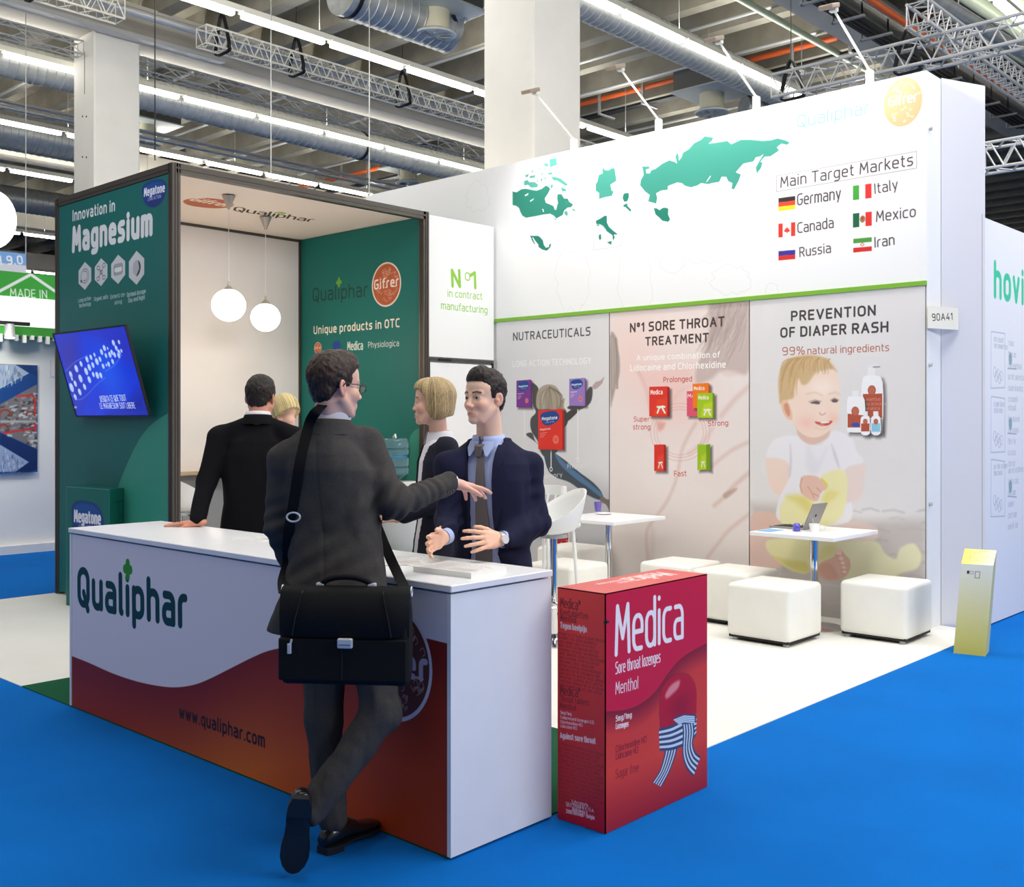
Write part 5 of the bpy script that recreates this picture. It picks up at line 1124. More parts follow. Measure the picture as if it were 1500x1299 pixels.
p = onz(375, 789, .99); bench_sheet('paper_sheet', p[0], p[1], .15, .21, .2, .003, .988, 'small printed card beside the grey suit sleeve on the counter', 'paper', 8)
# ------------------------------------------------------------------ arm spotlights on the map wall
for k, (hx, hy, bx, by, lab) in enumerate(((795, 186, 841, 216, 'arm spotlight in front of the right-hand pillar'), (927, 154, 965, 189, 'arm spotlight over the gap left of the big map country'), (1066, 116, 1108, 155, 'arm spotlight over the big map country'), (1243, 66, 1274, 117, 'arm spotlight over the wall logo, nearest the wall end'))):
    b_ = np.array(onx(bx, by, XM+.05)); b_[2] = 4.21; hd_ = np.array(onx(hx, hy, XM-.42)); hd_[1] = b_[1]+.0; hd_ = np.array([XM-.45, b_[1]+.06, 4.21+.47])
    t = thing('arm_spotlight', lab, 'lamp', (b_[0], b_[1], 4.21))
    adopt(t, MB().rbox(b_[0]-.03, b_[0]+.03, b_[1]-.025, b_[1]+.025, 4.19, 4.33, .008, 2).build('clamp', M_truss), MB().cyl((b_[0], b_[1], 4.32), tuple(hd_), .011, 10, .009).build('arm', M_truss, smooth=True))
    d = Vector((-.55, .35, -.55)).normalized()
    hm_ = MB().rbox(-.085, .085, -.055, .055, -.018, .018, .008, 2).build('lamp_head', mat('lamp_head_beige', rgb(170, 152, 134), .4, .3)); hm_.location = tuple(hd_+np.array([-.07, .0, .0])); hm_.rotation_euler = (0, -.35, .1); adopt(t, hm_)
    adopt(t, MB().rbox(hd_[0]-.02, hd_[0]+.03, hd_[1]-.03, hd_[1]+.03, hd_[2]-.02, hd_[2]+.03, .008, 2).build('knuckle', M_truss))
    spot('arm_spot_light', (hd_[0]-.09, hd_[1], hd_[2]-.05), (XM, hd_[1]-.05, 3.55), 60, 2.3, .9, (1, .98, .95), .05)
# ------------------------------------------------------------------ leaning yellow-green box at the wall end
yb = thing('leaning_box', 'tall pale yellow carton with sloping printed top leaning at the right end of the wall', 'box', (7.42, 2.62, 0))
z0_ = onx(1410, 832, 7.36)[2]
U = np.array(onz(1443.5, 961.5))-np.array(onz(1396.5, 956.5)); U[2] = 0; w = np.linalg.norm(U); U /= w; O = np.array(onz(1396.5, 956.5)); tl = np.array([.012, -.055, 0]); H_ = .61
V = np.array([.06, -.03, H_]); V = V/np.linalg.norm(V); V -= U*(V@U); V += U*.07; V /= np.linalg.norm(V)
fc = Cv(O, U, V, w, H_, 420, (222, 222, 214)); Xg, Yg = fc.grid(0, fc.w, 0, fc.h)[4:]; tt_ = np.clip(Yg/H_, 0, 1)[..., None]; fc.a[:] = (np.array((206, 196, 92.))*(1-tt_)+np.array((222, 224, 218.))*tt_)/255
fc.poly([(w*.2, H_*.89), (w*.27, H_*.89), (w*.27, H_*.925), (w*.2, H_*.925)], (40, 40, 40)); fc.line([(w*.3, H_*.89), (w*.4, H_*.89), (w*.4, H_*.92), (w*.3, H_*.92), (w*.3, H_*.89)], .002, (90, 90, 90)); fc.line([(w*.46, H_*.85), (w*.6, H_*.85), (w*.6, H_*.92), (w*.46, H_*.92), (w*.46, H_*.85)], .003, (80, 80, 80))
o = fc.panel('carton_front', .003, M_paper, None, .5, .3); adopt(yb, o)
Nn = fc.N; Tp = O+V*H_; dp = -Nn*.16+np.array([0, 0, .10]); Lp = np.linalg.norm(dp)
tpc = Cv(Tp, U, dp/Lp, w, Lp, 420, (240, 226, 120)); Xg, Yg = tpc.grid(0, tpc.w, 0, tpc.h)[4:]; tt_ = np.clip(Xg/w, 0, 1)[..., None]; tpc.a[:] = (np.array((240, 222, 100.))*(1-tt_)+np.array((238, 236, 222.))*tt_)/255
for k in range(7): tpc.lines(.01+w*k/7, w*(k+.6)/7, Lp-.012, 9, .018, .01, (160, 160, 110), .7, k)
adopt(yb, tpc.panel('sloping_top', .003, M_paper, None, .5, .3))
Bk = [O-Nn*.004, O+U*w-Nn*.004, O+U*w-Nn*.17, O-Nn*.17]; Tk = [Tp-Nn*.004, Tp+U*w-Nn*.004, Tp+U*w+dp-Nn*.01-np.array([0,0,.008]), Tp+dp-Nn*.01-np.array([0,0,.008])]
for q in Bk: q[2] = max(q[2], .001)
adopt(yb, MB().add([tuple(q) for q in Bk+Tk], [(0, 3, 2, 1), (4, 5, 6, 7), (0, 1, 5, 4), (1, 2, 6, 5), (2, 3, 7, 6), (3, 0, 4, 7)]).build('carton', mat('yellow_card', rgb(214, 208, 150), .5)))
# ------------------------------------------------------------------ neighbouring white stand at the right edge
NY = 2.86
nw = cvy(NY, 8.37, 12.5, .01, 3.13, 180, (240, 240, 242)); nw.up(1)
zh = (1400, 240, 5.0); MG = (60, 214, 160)
def nP(pts): return nw.P(pts, zh)
a_, b_ = nw.uv(1457.5, 433), nw.uv(1498, 446); hh_ = nw.uv(1457.5, 386)[1]-a_[1]; nw.text('hovi', (a_[0], a_[1]), (b_[0], a_[1]), (a_[0], a_[1]+hh_*.97), 13, (64, 206, 158), px=False); nw.text('one', (b_[0]+.14, a_[1]), (b_[0]+.14+(b_[0]-a_[0])*.86, a_[1]), (b_[0]+.14, a_[1]+hh_*.97), 13, (64, 206, 158), px=False)
for (y0_, y1_) in ((486, 569), (581, 663), (673, 757)):
    for s_ in (0,): nw.line(nw.P([(1452, y0_), (1472, y0_+3), (1472, y1_-1), (1451.5, y1_), (1452, y0_)]), .006, (170, 172, 186))
    for kk in range(5):
        c_ = nw.uv(1457+kk*2.4, y1_-24+((kk*7) % 11)); nw.line([(c_[0]+.03*math.cos(a), c_[1]+.04*math.sin(a)) for a in np.linspace(0, 2*PI, 8)], .004, (150, 156, 172))
    nw.lines(nw.uv(1456, y0_+10)[0], nw.uv(1469, y0_+10)[0], nw.uv(1456, y0_+14)[1], 2, .05, .035, (150, 156, 172), .7, y0_)
    nw.lines(nw.uv(1477, y0_+10)[0], nw.uv(1489, y0_+10)[0], nw.uv(1477, y0_+20)[1], 6, .09, .04, (160, 164, 180), .7, y0_+1)
    nw.line([nw.uv(1476, y0_+54), nw.uv(1489, y0_+55)], .006, (130, 140, 160)); nw.ell(nw.uv(1480, y0_+40), .04, .05, (90, 130, 140), .02, .6)
ns = MB().box(8.36, 12.5, NY+.031, NY+.12, 0, 3.13).build('neighbour_wall', M_panel); tag(ns, 'white neighbouring stand wall with green lettering at the right edge', 'wall', kind='structure')
o = nw.panel('printed_board', .03, M_panel, None, .5, .3); o.parent = ns
o = MB().box(8.352, 8.372, NY-.002, NY+.12, 0, 3.15).build('edge_post', mat('taupe_post', rgb(150, 136, 116), .5)); o.parent = ns
spot('neighbour_wall_spot', (10.2, 1.2, 3.9), (10.0, NY, 2.4), 60, 2.0, .9, (1, 1, 1), .1)
# ------------------------------------------------------------------ neighbouring stand at the left edge (green header, mural, shelf globe)
LY = 12.95
wl_ = MB().box(2.2, 7.6, LY, LY+.1, .0, 3.30).build('left_stand_wall', M_panel); tag(wl_, 'white wall of the stand at the left edge', 'wall', kind='structure')
pl_ = MB().box(1.5, 7.6, LY-.09, LY+1.4, 0, .10).build('left_stand_plinth', M_panel); tag(pl_, 'low white plinth along the left-hand stand', 'plinth', kind='structure')
mu = cvy(LY-.06, 3.6, ony(55, 600, LY-.06)[0], ony(30, 692, LY-.06)[2], ony(30, 534, LY-.06)[2], 240, (24, 74, 140))
zl = (0, 500, 4.0625)
def lq(pts, col, soft=.01, al=1, sm=0): mu.poly(mu.P(pts, zl), col, soft, al, sm)
lq([(-200,130),(90,138),(172,190),(0,282),(-200,380)], (170,186,206)); lq([(0,375),(218,255),(218,640),(0,540)], (120,116,118)); lq([(0,615),(172,718),(90,775),(-200,780)], (150,170,204))
rr = random.Random(4)
for k in range(150):
    x, y = rr.uniform(0, 215), rr.uniform(290, 620)
    if abs(y-455) > 80+.42*x: continue
    lq([(x,y),(x+rr.uniform(8,34),y+rr.uniform(-8,8)),(x+rr.uniform(5,30),y+rr.uniform(6,22)),(x-4,y+12)], rr.choice([(70,72,78),(190,196,200),(150,150,146),(90,60,54),(210,214,214),(46,48,54)]), .008, .8)
for k in range(60):
    x = rr.uniform(0, 150); y = rr.uniform(140, 260)
    if y > 282-.55*x or y < 100+.55*x-0: continue
    lq([(x,y),(x+6,y),(x+6,y+26),(x,y+26)], rr.choice([(110,140,180),(220,228,236),(90,110,140)]), .008, .7)
for k in range(60):
    x = rr.uniform(0, 150); y = rr.uniform(640, 770)
    if y < 620+.6*x: continue
    lq([(x,y),(x+8,y),(x+7,y+24),(x,y+20)], rr.choice([(90,120,170),(200,210,230),(120,136,176)]), .008, .7)
for q in ([(100,326),(190,322),(206,340),(206,420)], [(20,546),(150,526),(205,516)], [(200,490),(212,500),(208,528)]): mu.line(mu.P(q, zl), .022, (206,48,56))
for cx, cy, r in ((30,440,34), (180,440,26), (20,520,26)): mu.line([tuple(np.array(mu.P([(cx,cy)], zl)[0])+.0085*r/4*np.array([math.cos(a), math.sin(a)])*.9) for a in np.linspace(0, PI, 12)], .02, (150,60,50))
lq([(0,470),(215,470),(215,482),(0,484)], (170,172,168))
lq([(-10,300),(218,200),(218,255),(-10,372)], (22,70,136)); lq([(0,545),(218,645),(218,700),(170,716),(0,612)], (20,48,104)); lq([(100,136),(180,140),(218,180),(218,210),(176,190)], (20,58,118)); lq([(172,718),(218,690),(218,760),(180,776),(90,776)], (18,44,96))
o = mu.panel('mural_board', .03, M_panel, None, .35, .5); o.parent = wl_
hx1 = 7.6
hd = cvy(LY-.40, 2.5, hx1, ony(40, 436, LY-.4)[2], ony(40, 400, LY-.4)[2], 160, (62, 168, 62)); zg_ = (0, 250, 4.639)
hd.line(hd.P([(-120,880),(210,708),(380,824),(520,930)], zg_), .035, (240,244,236)); hd.text('MADE IN', (15.5, 434), (68.5, 436.5), (15.5, 423), 8, (240,244,236))
hb = thing('green_header', 'green overhead band reading MADE IN above the left-hand stand', 'sign', (5, LY-.2, hd.O[2])); adopt(hb, hd.panel('green_band', .03, M_panel, None, .5, .3))
zc = hd.O[2]; adopt(hb, MB().box(2.5, hx1, LY-.42, LY+.12, ony(40, 480, LY-.4)[2]+.01, zc-.002).build('white_band', mat('lit_header', (1, 1, .97), .5, emit=.5)))
zz_ = ony(40, 480, LY-.4)[2]; adopt(hb, MB().box(4.2, hx1, LY-.43, LY-.0, zz_-.10, zz_+.008).build('green_trim', mat('green_paint', rgb(56, 150, 50), .5)))
lat = MB(); 
for k in range(40): lat.box(4.2+k*.09, 4.2+k*.09+.04, LY-.44, LY-.40, zz_-.14-.02*(k % 3), zz_-.09)
o = lat.build('leaf_edge', M_truss); o['kind'] = 'stuff'; adopt(hb, o)
p = ony(14, 494, LY-.7); t = thing('display_spot', 'small spotlight under the green band at the left edge', 'lamp', tuple(p)); adopt(t, MB().box(p[0]-.6, p[0]+.22, p[1]-.02, p[1]+.02, p[2]+.14, p[2]+.18).build('spot_rail', M_blk), MB().cyl((p[0], p[1], p[2]+.15), (p[0], p[1], p[2]), .05, 14, .06).build('spot_can', M_steel, smooth=True), MB().cyl((p[0], p[1], p[2]), (p[0], p[1], p[2]-.012), .05, 14).build('spot_lens', M_tube))
spot('left_stand_spot', (p[0]-.3, p[1]-.5, p[2]+.1), (p[0]-.3, LY, 1.9), 55, 1.9, .9, (1, .97, .93), .05)
p = ony(76, 518, LY-.03); tag(cvy(LY-.02, ony(74, 520, LY)[0], ony(83, 520, LY)[0]+.1, ony(76, 552, LY)[2], ony(76, 527, LY)[2], 120, (238, 238, 236)).panel('wall_notice', .01, M_paper), 'small white notice on the left-hand stand wall', 'sign')
hs = cvy(17.0, ony(-60, 385, 17.0)[0], ony(38.5, 385, 17.0)[0], ony(20, 398, 17.0)[2], ony(20, 370, 17.0)[2], 90, (120, 166, 222)); hs.poly([(0, 0), (hs.w, 0), (hs.w, hs.h*.38), (0, hs.h*.38)], (214, 216, 226)); hs.text('Hall 9.0', (-26, 388), (32, 386.5), (-26, 377), 12, (240, 244, 250))
hsg = tag(hs.panel('hall_sign', .05, M_panel, None, .5, .3), 'pale blue hanging hall sign ending in 9.0 at the left edge', 'sign')
zt2 = hs.O[2]+hs.h
for dx in (.3, 1.0): o = MB().cyl((hs.O[0]+dx, 17.02, zt2), (hs.O[0]+dx, 17.02, 8.0), .008, 5).build('sign_wire', M_steel); o.parent = hsg
gp = atd(-12, 321, 8.0); t = thing('globe_lamp', 'large glowing globe lamp cut by the left edge of the picture', 'lamp', tuple(gp)); adopt(t, MB().sphere(tuple(gp), .17, 32, 1.3).build('globe', mat('white_lit_globe', (1, .98, .93), .4, emit=5), smooth=True), MB().cyl((gp[0], gp[1], gp[2]+.2), (gp[0], gp[1], 8.0), .006, 6).build('cord', M_blk))
# far hall: distant stands and end wall closing the view
M_far = mat('far_stand', rgb(206, 210, 214), .7)
for k, (x0_, x1_, y0_, y1_, hh) in enumerate(((6.0, 9.5, 20, 22, 2.6), (10.5, 16, 24, 27, 3.0), (-4, 3, 19, 22, 3.0), (11.5, 12.0, 2.0, 2.5, 2.2), (14, 20, 1.5, 5.5, 3.2), (20, 27, 12, 18, 3.0))):
    m = MB().box(x0_, x1_, y0_, y1_, 0, hh); tag(m.build('far_stand', M_far), ['pale distant stand behind the cabin', 'pale distant stand behind the map wall', 'pale distant stand beyond the left edge', 'pale far stand post behind the right wall', 'pale stand behind the neighbouring white wall', 'pale distant stand far behind the map wall'][k], 'stand', kind='structure')
for nm, bx in (('wall_far', (-12, 46, 60, 60.3)), ('wall_end', (45, 45.3, -8, 60))): tag(MB().box(*bx, 0, 9.2).build(nm, mat('hall_wall', rgb(150, 148, 140), .8)), 'grey hall wall in the distance', 'wall', kind='structure')
# ------------------------------------------------------------------ signed-distance modelling for people
class Sdf:
    def __init__(s, lo, hi, vx):
        s.vx = vx; s.lo = np.array(lo, float); s.n = (np.ceil((np.array(hi)-s.lo)/vx)).astype(int)+1
        s.ax = [s.lo[i]+np.arange(s.n[i])*vx for i in range(3)]; s.f = np.full(s.n, .06, np.float32)
    def g(s, lo, hi):
        sl = []; X = []
        for i in range(3):
            a = int(max(0, math.floor((lo[i]-s.lo[i])/s.vx))); b = int(min(s.n[i], math.ceil((hi[i]-s.lo[i])/s.vx)+1))
            if b <= a: return None, None
            sl.append(slice(a, b)); sh = [1, 1, 1]; sh[i] = -1; X.append(s.ax[i][a:b].astype(np.float32).reshape(sh))
        return tuple(sl), X
    def ap(s, sl, d, k, op):
        f = s.f[sl]
        if op == 'u':
            h = np.maximum(k-np.abs(f-d), 0); s.f[sl] = np.minimum(f, d)-(h*h/(4*k) if k > 0 else 0)
        elif op == 's':
            d = -d; h = np.maximum(k-np.abs(f-d), 0); s.f[sl] = np.maximum(f, d)+(h*h/(4*k) if k > 0 else 0)
        elif op == 'i': s.f[sl] = np.maximum(f, d)
    def cap(s, a, b, ra, rb, k=.01, op='u', flat=None):
        a = np.array(a, float); b = np.array(b, float); m = max(ra, rb)+k+3*s.vx
        sl, X = s.g(np.minimum(a, b)-m, np.maximum(a, b)+m)
        if sl is None: return
        v = b-a; L = v@v+1e-12; q = [X[i]-a[i] for i in range(3)]
        t = np.clip((q[0]*v[0]+q[1]*v[1]+q[2]*v[2])/L, 0, 1)
        q = [q[i]-t*v[i] for i in range(3)]
        d2 = q[0]**2+q[1]**2+q[2]**2
        if flat is not None:
            ax, fl = np.array(flat[0], float), flat[1]; c = q[0]*ax[0]+q[1]*ax[1]+q[2]*ax[2]; d2 = d2+c*c*(1/fl**2-1)
            d = (np.sqrt(d2)-(ra+t*(rb-ra)))*(fl if fl < 1 else 1)
        else: d = np.sqrt(d2)-(ra+t*(rb-ra))
        s.ap(sl, d.astype(np.float32), k, op)
    def chain(s, pts, rad, k=.01, flat=None, op='u'):
        for i in range(len(pts)-1): s.cap(pts[i], pts[i+1], rad[i], rad[i+1], k, op, flat)
    def ell(s, c, r, R=None, k=.01, op='u'):
        c = np.array(c, float); r = np.array(r, float); m = r.max()+k+3*s.vx; sl, X = s.g(c-m, c+m)
        if sl is None: return
        q = [X[i]-c[i] for i in range(3)]
        if R is not None: q = [q[0]*R[0][j]+q[1]*R[1][j]+q[2]*R[2][j] for j in range(3)]
        k0 = np.sqrt((q[0]/r[0])**2+(q[1]/r[1])**2+(q[2]/r[2])**2); k1 = np.sqrt((q[0]/r[0]**2)**2+(q[1]/r[1]**2)**2+(q[2]/r[2]**2)**2)+1e-9
        s.ap(sl, (k0*(k0-1)/k1).astype(np.float32), k, op)
    def torso(s, T, grow=0, k=.02, op='u', e=2.3):
        # T rows: z, half width, half depth, cx, cy
        T = np.array(T, float); m = T[:, 1:3].max()+.05
        lo = [T[:, 3].min()-m, T[:, 4].min()-m, T[0, 0]-.03]; hi = [T[:, 3].max()+m, T[:, 4].max()+m, T[-1, 0]+.05]
        sl, X = s.g(lo, hi); z = X[2]; zz = z.ravel()
        a, b, cx, cy = [np.interp(zz, T[:, 0], T[:, j]).reshape(z.shape).astype(np.float32) for j in (1, 2, 3, 4)]
        a = a+grow; b = b+grow
        rr_ = (np.abs((X[0]-cx)/b)**e+np.abs((X[1]-cy)/a)**e)**(1/e)
        d = (rr_-1)*np.minimum(a, b); d = np.maximum(d, np.maximum(T[0, 0]-z, z-T[-1, 0]-grow))
        s.ap(sl, d.astype(np.float32), k, op)
    def half(s, n, c, op='s', k=.004):
        # removes the side where p.n > c
        n = np.array(n, float); X = [s.ax[i].astype(np.float32).reshape([-1 if j == i else 1 for j in range(3)]) for i in range(3)]
        d = c-(X[0]*n[0]+X[1]*n[1]+X[2]*n[2]); s.ap((slice(None),)*3, d.astype(np.float32), k, 's')
    def noise(s, amp, cell, seed=0, lo=None, hi=None):
        r = np.random.default_rng(seed); cell = np.array(cell, float)*np.ones(3); m = (np.ceil(s.n*s.vx/cell)).astype(int)+2
        a = (r.random(m)-.5).astype(np.float32)*2*amp
        for i in range(3):
            t = np.arange(s.n[i])*s.vx/cell[i]; j = t.astype(int); fr = (t-j).astype(np.float32); fr = fr*fr*(3-2*fr)
            sh = [1, 1, 1]; sh[i] = -1; fr = fr.reshape(sh); a = np.take(a, j, i)*(1-fr)+np.take(a, j+1, i)*fr
        s.f += a
    def mesh(s, name, m, parent=None, shade=True, lap=0):
        f = s.f; f[0], f[-1] = .1, .1; f[:, 0], f[:, -1] = .1, .1; f[:, :, 0], f[:, :, -1] = .1, .1
        I = f < 0; n = f.shape
        c = np.zeros([x-1 for x in n], np.int8)
        for dx in (0, 1):
            for dy in (0, 1):
                for dz in (0, 1): c += I[dx:n[0]-1+dx, dy:n[1]-1+dy, dz:n[2]-1+dz]
        act = np.argwhere((c > 0) & (c < 8)); idx = -np.ones(c.shape, np.int32); idx[tuple(act.T)] = np.arange(len(act))
        P = np.zeros((len(act), 3)); W = np.zeros(len(act)); cs = [(i, j, k) for i in (0, 1) for j in (0, 1) for k in (0, 1)]
        V = {q: f[act[:, 0]+q[0], act[:, 1]+q[1], act[:, 2]+q[2]] for q in cs}
        for q in cs:
            for ax in range(3):
                if q[ax] == 0:
                    p = list(q); p[ax] = 1; p = tuple(p); a, b = V[q], V[p]; mm = (a < 0) != (b < 0)
                    t = np.where(mm, a/np.where(mm, a-b, 1), 0); pos = np.repeat(np.array(q, float)[None], len(act), 0); pos[:, ax] += t
                    P += pos*mm[:, None]; W += mm
        P = (act+P/W[:, None])*s.vx+s.lo
        F = []
        for ax in range(3):
            u, v = (ax+1) % 3, (ax+2) % 3
            A = I[tuple(slice(0, n[i]-1) if i == ax else slice(None) for i in range(3))]; B = I[tuple(slice(1, n[i]) if i == ax else slice(None) for i in range(3))]
            E_ = np.argwhere(A != B); E_ = E_[(E_[:, u] > 0) & (E_[:, v] > 0) & (E_[:, u] < n[u]-1) & (E_[:, v] < n[v]-1)]
            fl = A[tuple(E_.T)]
            def cc_(du, dv): e = E_.copy(); e[:, u] -= du; e[:, v] -= dv; return idx[tuple(e.T)]
            q = np.stack([cc_(1, 1), cc_(0, 1), cc_(0, 0), cc_(1, 0)], 1); q[~fl] = q[~fl][:, ::-1]; F.append(q)
        F = np.concatenate(F)
        for _ in range(lap):
            acc = np.zeros_like(P); cn = np.zeros(len(P))
            for i in range(4):
                a, b = F[:, i], F[:, (i+1) % 4]
                for ax in range(3): acc[:, ax] += np.bincount(a, P[b, ax], len(P))+np.bincount(b, P[a, ax], len(P))
                cn += np.bincount(a, minlength=len(P))+np.bincount(b, minlength=len(P))
            P = P*.5+acc/np.maximum(cn, 1)[:, None]*.5
        me = bpy.data.meshes.new(name); me.vertices.add(len(P)); me.vertices.foreach_set('co', P.astype(np.float32).ravel())
        me.loops.add(F.size); me.loops.foreach_set('vertex_index', F.astype(np.int32).ravel()); me.polygons.add(len(F))
        me.polygons.foreach_set('loop_start', np.arange(0, F.size, 4, dtype=np.int32))
        me.update(calc_edges=True); me.polygons.foreach_set('use_smooth', np.ones(len(F), bool)); me.materials.append(m)
        o = bpy.data.objects.new(name, me); C.objects.link(o)
        if parent: o.parent = parent
        s.P = P; return o
def rotz(a): c, q = math.cos(a), math.sin(a); return np.array([[c, -q, 0], [q, c, 0], [0, 0, 1]])
def roty(a): c, q = math.cos(a), math.sin(a); return np.array([[c, 0, q], [0, 1, 0], [-q, 0, c]])
def rotx(a): c, q = math.cos(a), math.sin(a); return np.array([[1, 0, 0], [0, c, -q], [0, q, c]])
def colattr(o, P, fn):
    me = o.data; a = me.color_attributes.new('Col', 'FLOAT_COLOR', 'POINT'); c = np.ones((len(P), 4), np.float32); c[:, :3] = fn(P); a.data.foreach_set('color', c.ravel())
def vmat(name, rough=.5, bump=0, bscale=300, spec=.4, sss=0, aniso=None):
    m = mat(name, (.5, .5, .5), rough, spec=spec, bump=bump, bscale=bscale, aniso=aniso); nt = m.node_tree; n = nt.nodes.new('ShaderNodeVertexColor'); n.layer_name = 'Col'
    nt.links.new(n.outputs[0], nt.nodes['Principled BSDF'].inputs['Base Color'])
    if sss: b = nt.nodes['Principled BSDF']; b.inputs['Subsurface Weight'].default_value = sss; b.inputs['Subsurface Radius'].default_value = (.012, .005, .003); b.inputs['Subsurface Scale'].default_value = .6
    return m
M_skin = vmat('skin', .5, .06, 500, .35, .12)
M_hairm = vmat('hair', .45, .25, 500, .4)
def vn1(x, seed):
    r = np.random.default_rng(seed).random(4096); i = np.floor(x).astype(int); f = x-i; f = f*f*(3-2*f); return r[i % 4096]*(1-f)+r[(i+1) % 4096]*f
def hair_cols(o, P, O, R, col, kind, hi=2.3, lo=.28):
    q = (P-np.array(O))@R
    if kind == 'bob':
        dx, dy = q[:, 0]-.01, q[:, 1]; th = np.arctan2(dy, dx); u = th*60+q[:, 2]*25+np.sin(q[:, 2]*40)*.6
        v = .55*vn1(u*1.0+500, 1)+.3*vn1(u*.35+900, 2)+.25*vn1(u*2.3+1300, 3)-.05
    else:
        u = q[:, 1]*420+q[:, 2]*60+np.sin(q[:, 0]*60)*2; u2 = np.arctan2(q[:, 1], q[:, 0]+.02)*70
        top = np.clip((q[:, 2]-.06)/.04, 0, 1); v = (.6*vn1(u+500, 1)+.4*vn1(u*.4+90, 2))*top+(.6*vn1(u2+700, 3)+.4*vn1(u2*.4+40, 4))*(1-top)
    k = lo+(hi-lo)*np.clip(v, 0, 1)**1.3; c = np.clip(np.array(col)[None]*k[:, None], 0, 1); colattr(o, P, lambda P_: c)
def hairmat(name, col, aniso=None): return M_hairm

def head_sdf(s, O, R, fem=False):
    O = np.array(O, float); T = lambda *p: O+R@np.array(p, float)
    def E(c, r, k=.012, op='u', R2=None): s.ell(T(*c), r, (R if R2 is None else R@R2), k, op)
    def Cp(a, b, ra, rb, k=.01, op='u', flat=None): s.cap(T(*a), T(*b), ra, rb, k, op, None if flat is None else (R@np.array(flat[0], float), flat[1]))
    E((-.014, 0, .036), (.094, .075, .086)); E((.026, 0, -.03), (.062, .060, .085), .02)
    E((.040, 0, .045), (.046, .058, .05), .02)
    for y in (-1, 1):
        Cp((-.002, y*.056, -.048), (.048, y*.030, -.097), .018, .016, .02)
        E((.056, y*.038, -.030), (.024, .022, .022), .018)
        Cp((.083, y*.014, .017), (.070, y*.044, .020), .008, .008, .012)
    E((.070, 0, -.100), (.018, .020, .016), .018); E((.058, 0, -.070), (.030, .032, .028), .015)
    for y in (-1, 1): E((.092, y*.031, .001), (.017, .019, .013), .010, 's')
    for y in (-1, 1):
        E((.0705, y*.031, .0), (.0135, .0160, .0140), .004); E((.088, y*.031, -.0005), (.020, .0132, .0038), .0025, 's')
        Cp((.0815, y*.020, .0085), (.0755, y*.042, .0075), .0025, .0022, .003)
    nx = -.010 if fem else 0; Cp((.084, 0, .012), (.101+nx, 0, -.030), .0065, .0085, .010); E((.1035+nx, 0, -.034), (.0120, .0110, .0095), .006)
    for y in (-1, 1): E((.094+nx, y*.0122, -.037), (.011, .0072, .0082), .005); E((.1+nx, y*.0065, -.0442), (.006, .0035, .004), .002, 's')
    Cp((.079, -.024, -.0685), (.0895, 0, -.0650), .0036, .0050, .007); Cp((.0895, 0, -.0650), (.079, .024, -.0685), .0050, .0036, .007)
    Cp((.0785, -.021, -.0735), (.0880, 0, -.0750), .0036, .0058, .007); Cp((.0880, 0, -.0750), (.0785, .021, -.0735), .0058, .0036, .007)
    Cp((.0850, -.025, -.0708), (.0960, 0, -.0697), .0018, .0020, .002, 's'); Cp((.0960, 0, -.0697), (.0850, .025, -.0708), .0020, .0018, .002, 's')
    for y in (-1, 1):
        R2 = rotz(-y*.45)@roty(-.15)
        E((-.012, y*.077, -.008), (.019, .0075, .032), .006, 'u', R2); E((-.008, y*.083, -.004), (.011, .006, .021), .004, 's', R2); E((-.004, y*.0785, -.012), (.005, .004, .008), .004, 'u')
    return T
def neck_sdf(s, T, base, r0=.053, r1=.058): s.cap(T(-.022, 0, -.055), base, r0, r1, .02)
def skin_cols(P, O, R, tone, lips=(190, 108, 100), brow=(50, 36, 28), beard=0.0):
    q = (P-np.array(O))@R; c = np.repeat(np.array([rgb(*tone)]), len(P), 0)
    def mixc(m, col): nonlocal c; c = c*(1-m[:, None])+np.array(rgb(*col))*m[:, None]
    g = lambda cx, cy, cz, rx, ry, rz: np.exp(-(((q[:, 0]-cx)/rx)**2+((np.abs(q[:, 1])-cy)/ry)**2+((q[:, 2]-cz)/rz)**2))
    mixc(g(.06, .042, -.03, .03, .02, .02)*.35, (222, 120, 104)); mixc(g(.108, 0, -.036, .012, .016, .012)*.35, (224, 120, 104)); mixc(g(-.01, .08, -.01, .02, .012, .035)*.45, (226, 116, 92))
    mixc(np.clip(g(.092, 0, -.0700, .018, .022, .0085)*2.2-.5, 0, 1)*.8, lips)
    bz = .0225+.003*np.exp(-((np.abs(q[:, 1])-.032)/.012)**2)
    m = np.exp(-((q[:, 2]-bz)/.0046)**4)*(np.abs(q[:, 1]) > .011)*(np.abs(q[:, 1]) < .052)*(q[:, 0] > .045); mixc(m*.95, brow)
    mixc(g(.083, .031, .0, .012, .019, .0085)*.4, (150, 90, 76))  # lid shadow put into the skin colour round the eyes
    if beard > 0: mixc(np.clip(g(.06, .0, -.09, .06, .06, .03), 0, 1)*beard, (120, 96, 84))
    hm = np.linalg.norm(q, axis=1) > .3
    mixc(hm*.12, (226, 130, 110))
    return c
def eyes(t, T, R, O, iris=(50, 36, 28), look=0.0):
    for k, y in enumerate((-1, 1)):
        m = MB().sphere((0, 0, 0), .0122, 48); o = m.build('eye', vmat('eye_ball', .12, spec=.6), smooth=True, angle=3.2); o.parent = t; o.location = tuple(T(.0708, y*.031, 0)); o.rotation_euler = Matrix(R.tolist()).to_euler()
        P = np.array(m.v); d = P/np.linalg.norm(P, axis=1)[:, None]; ax = np.array([math.cos(look), math.sin(look), -.03]); c = np.repeat(np.array([rgb(196, 184, 178)]), len(P), 0); dd = d@ax
        c[dd > .83] = rgb(*iris); c[dd > .95] = rgb(8, 8, 8)
        colattr(o, P, lambda P_: c)
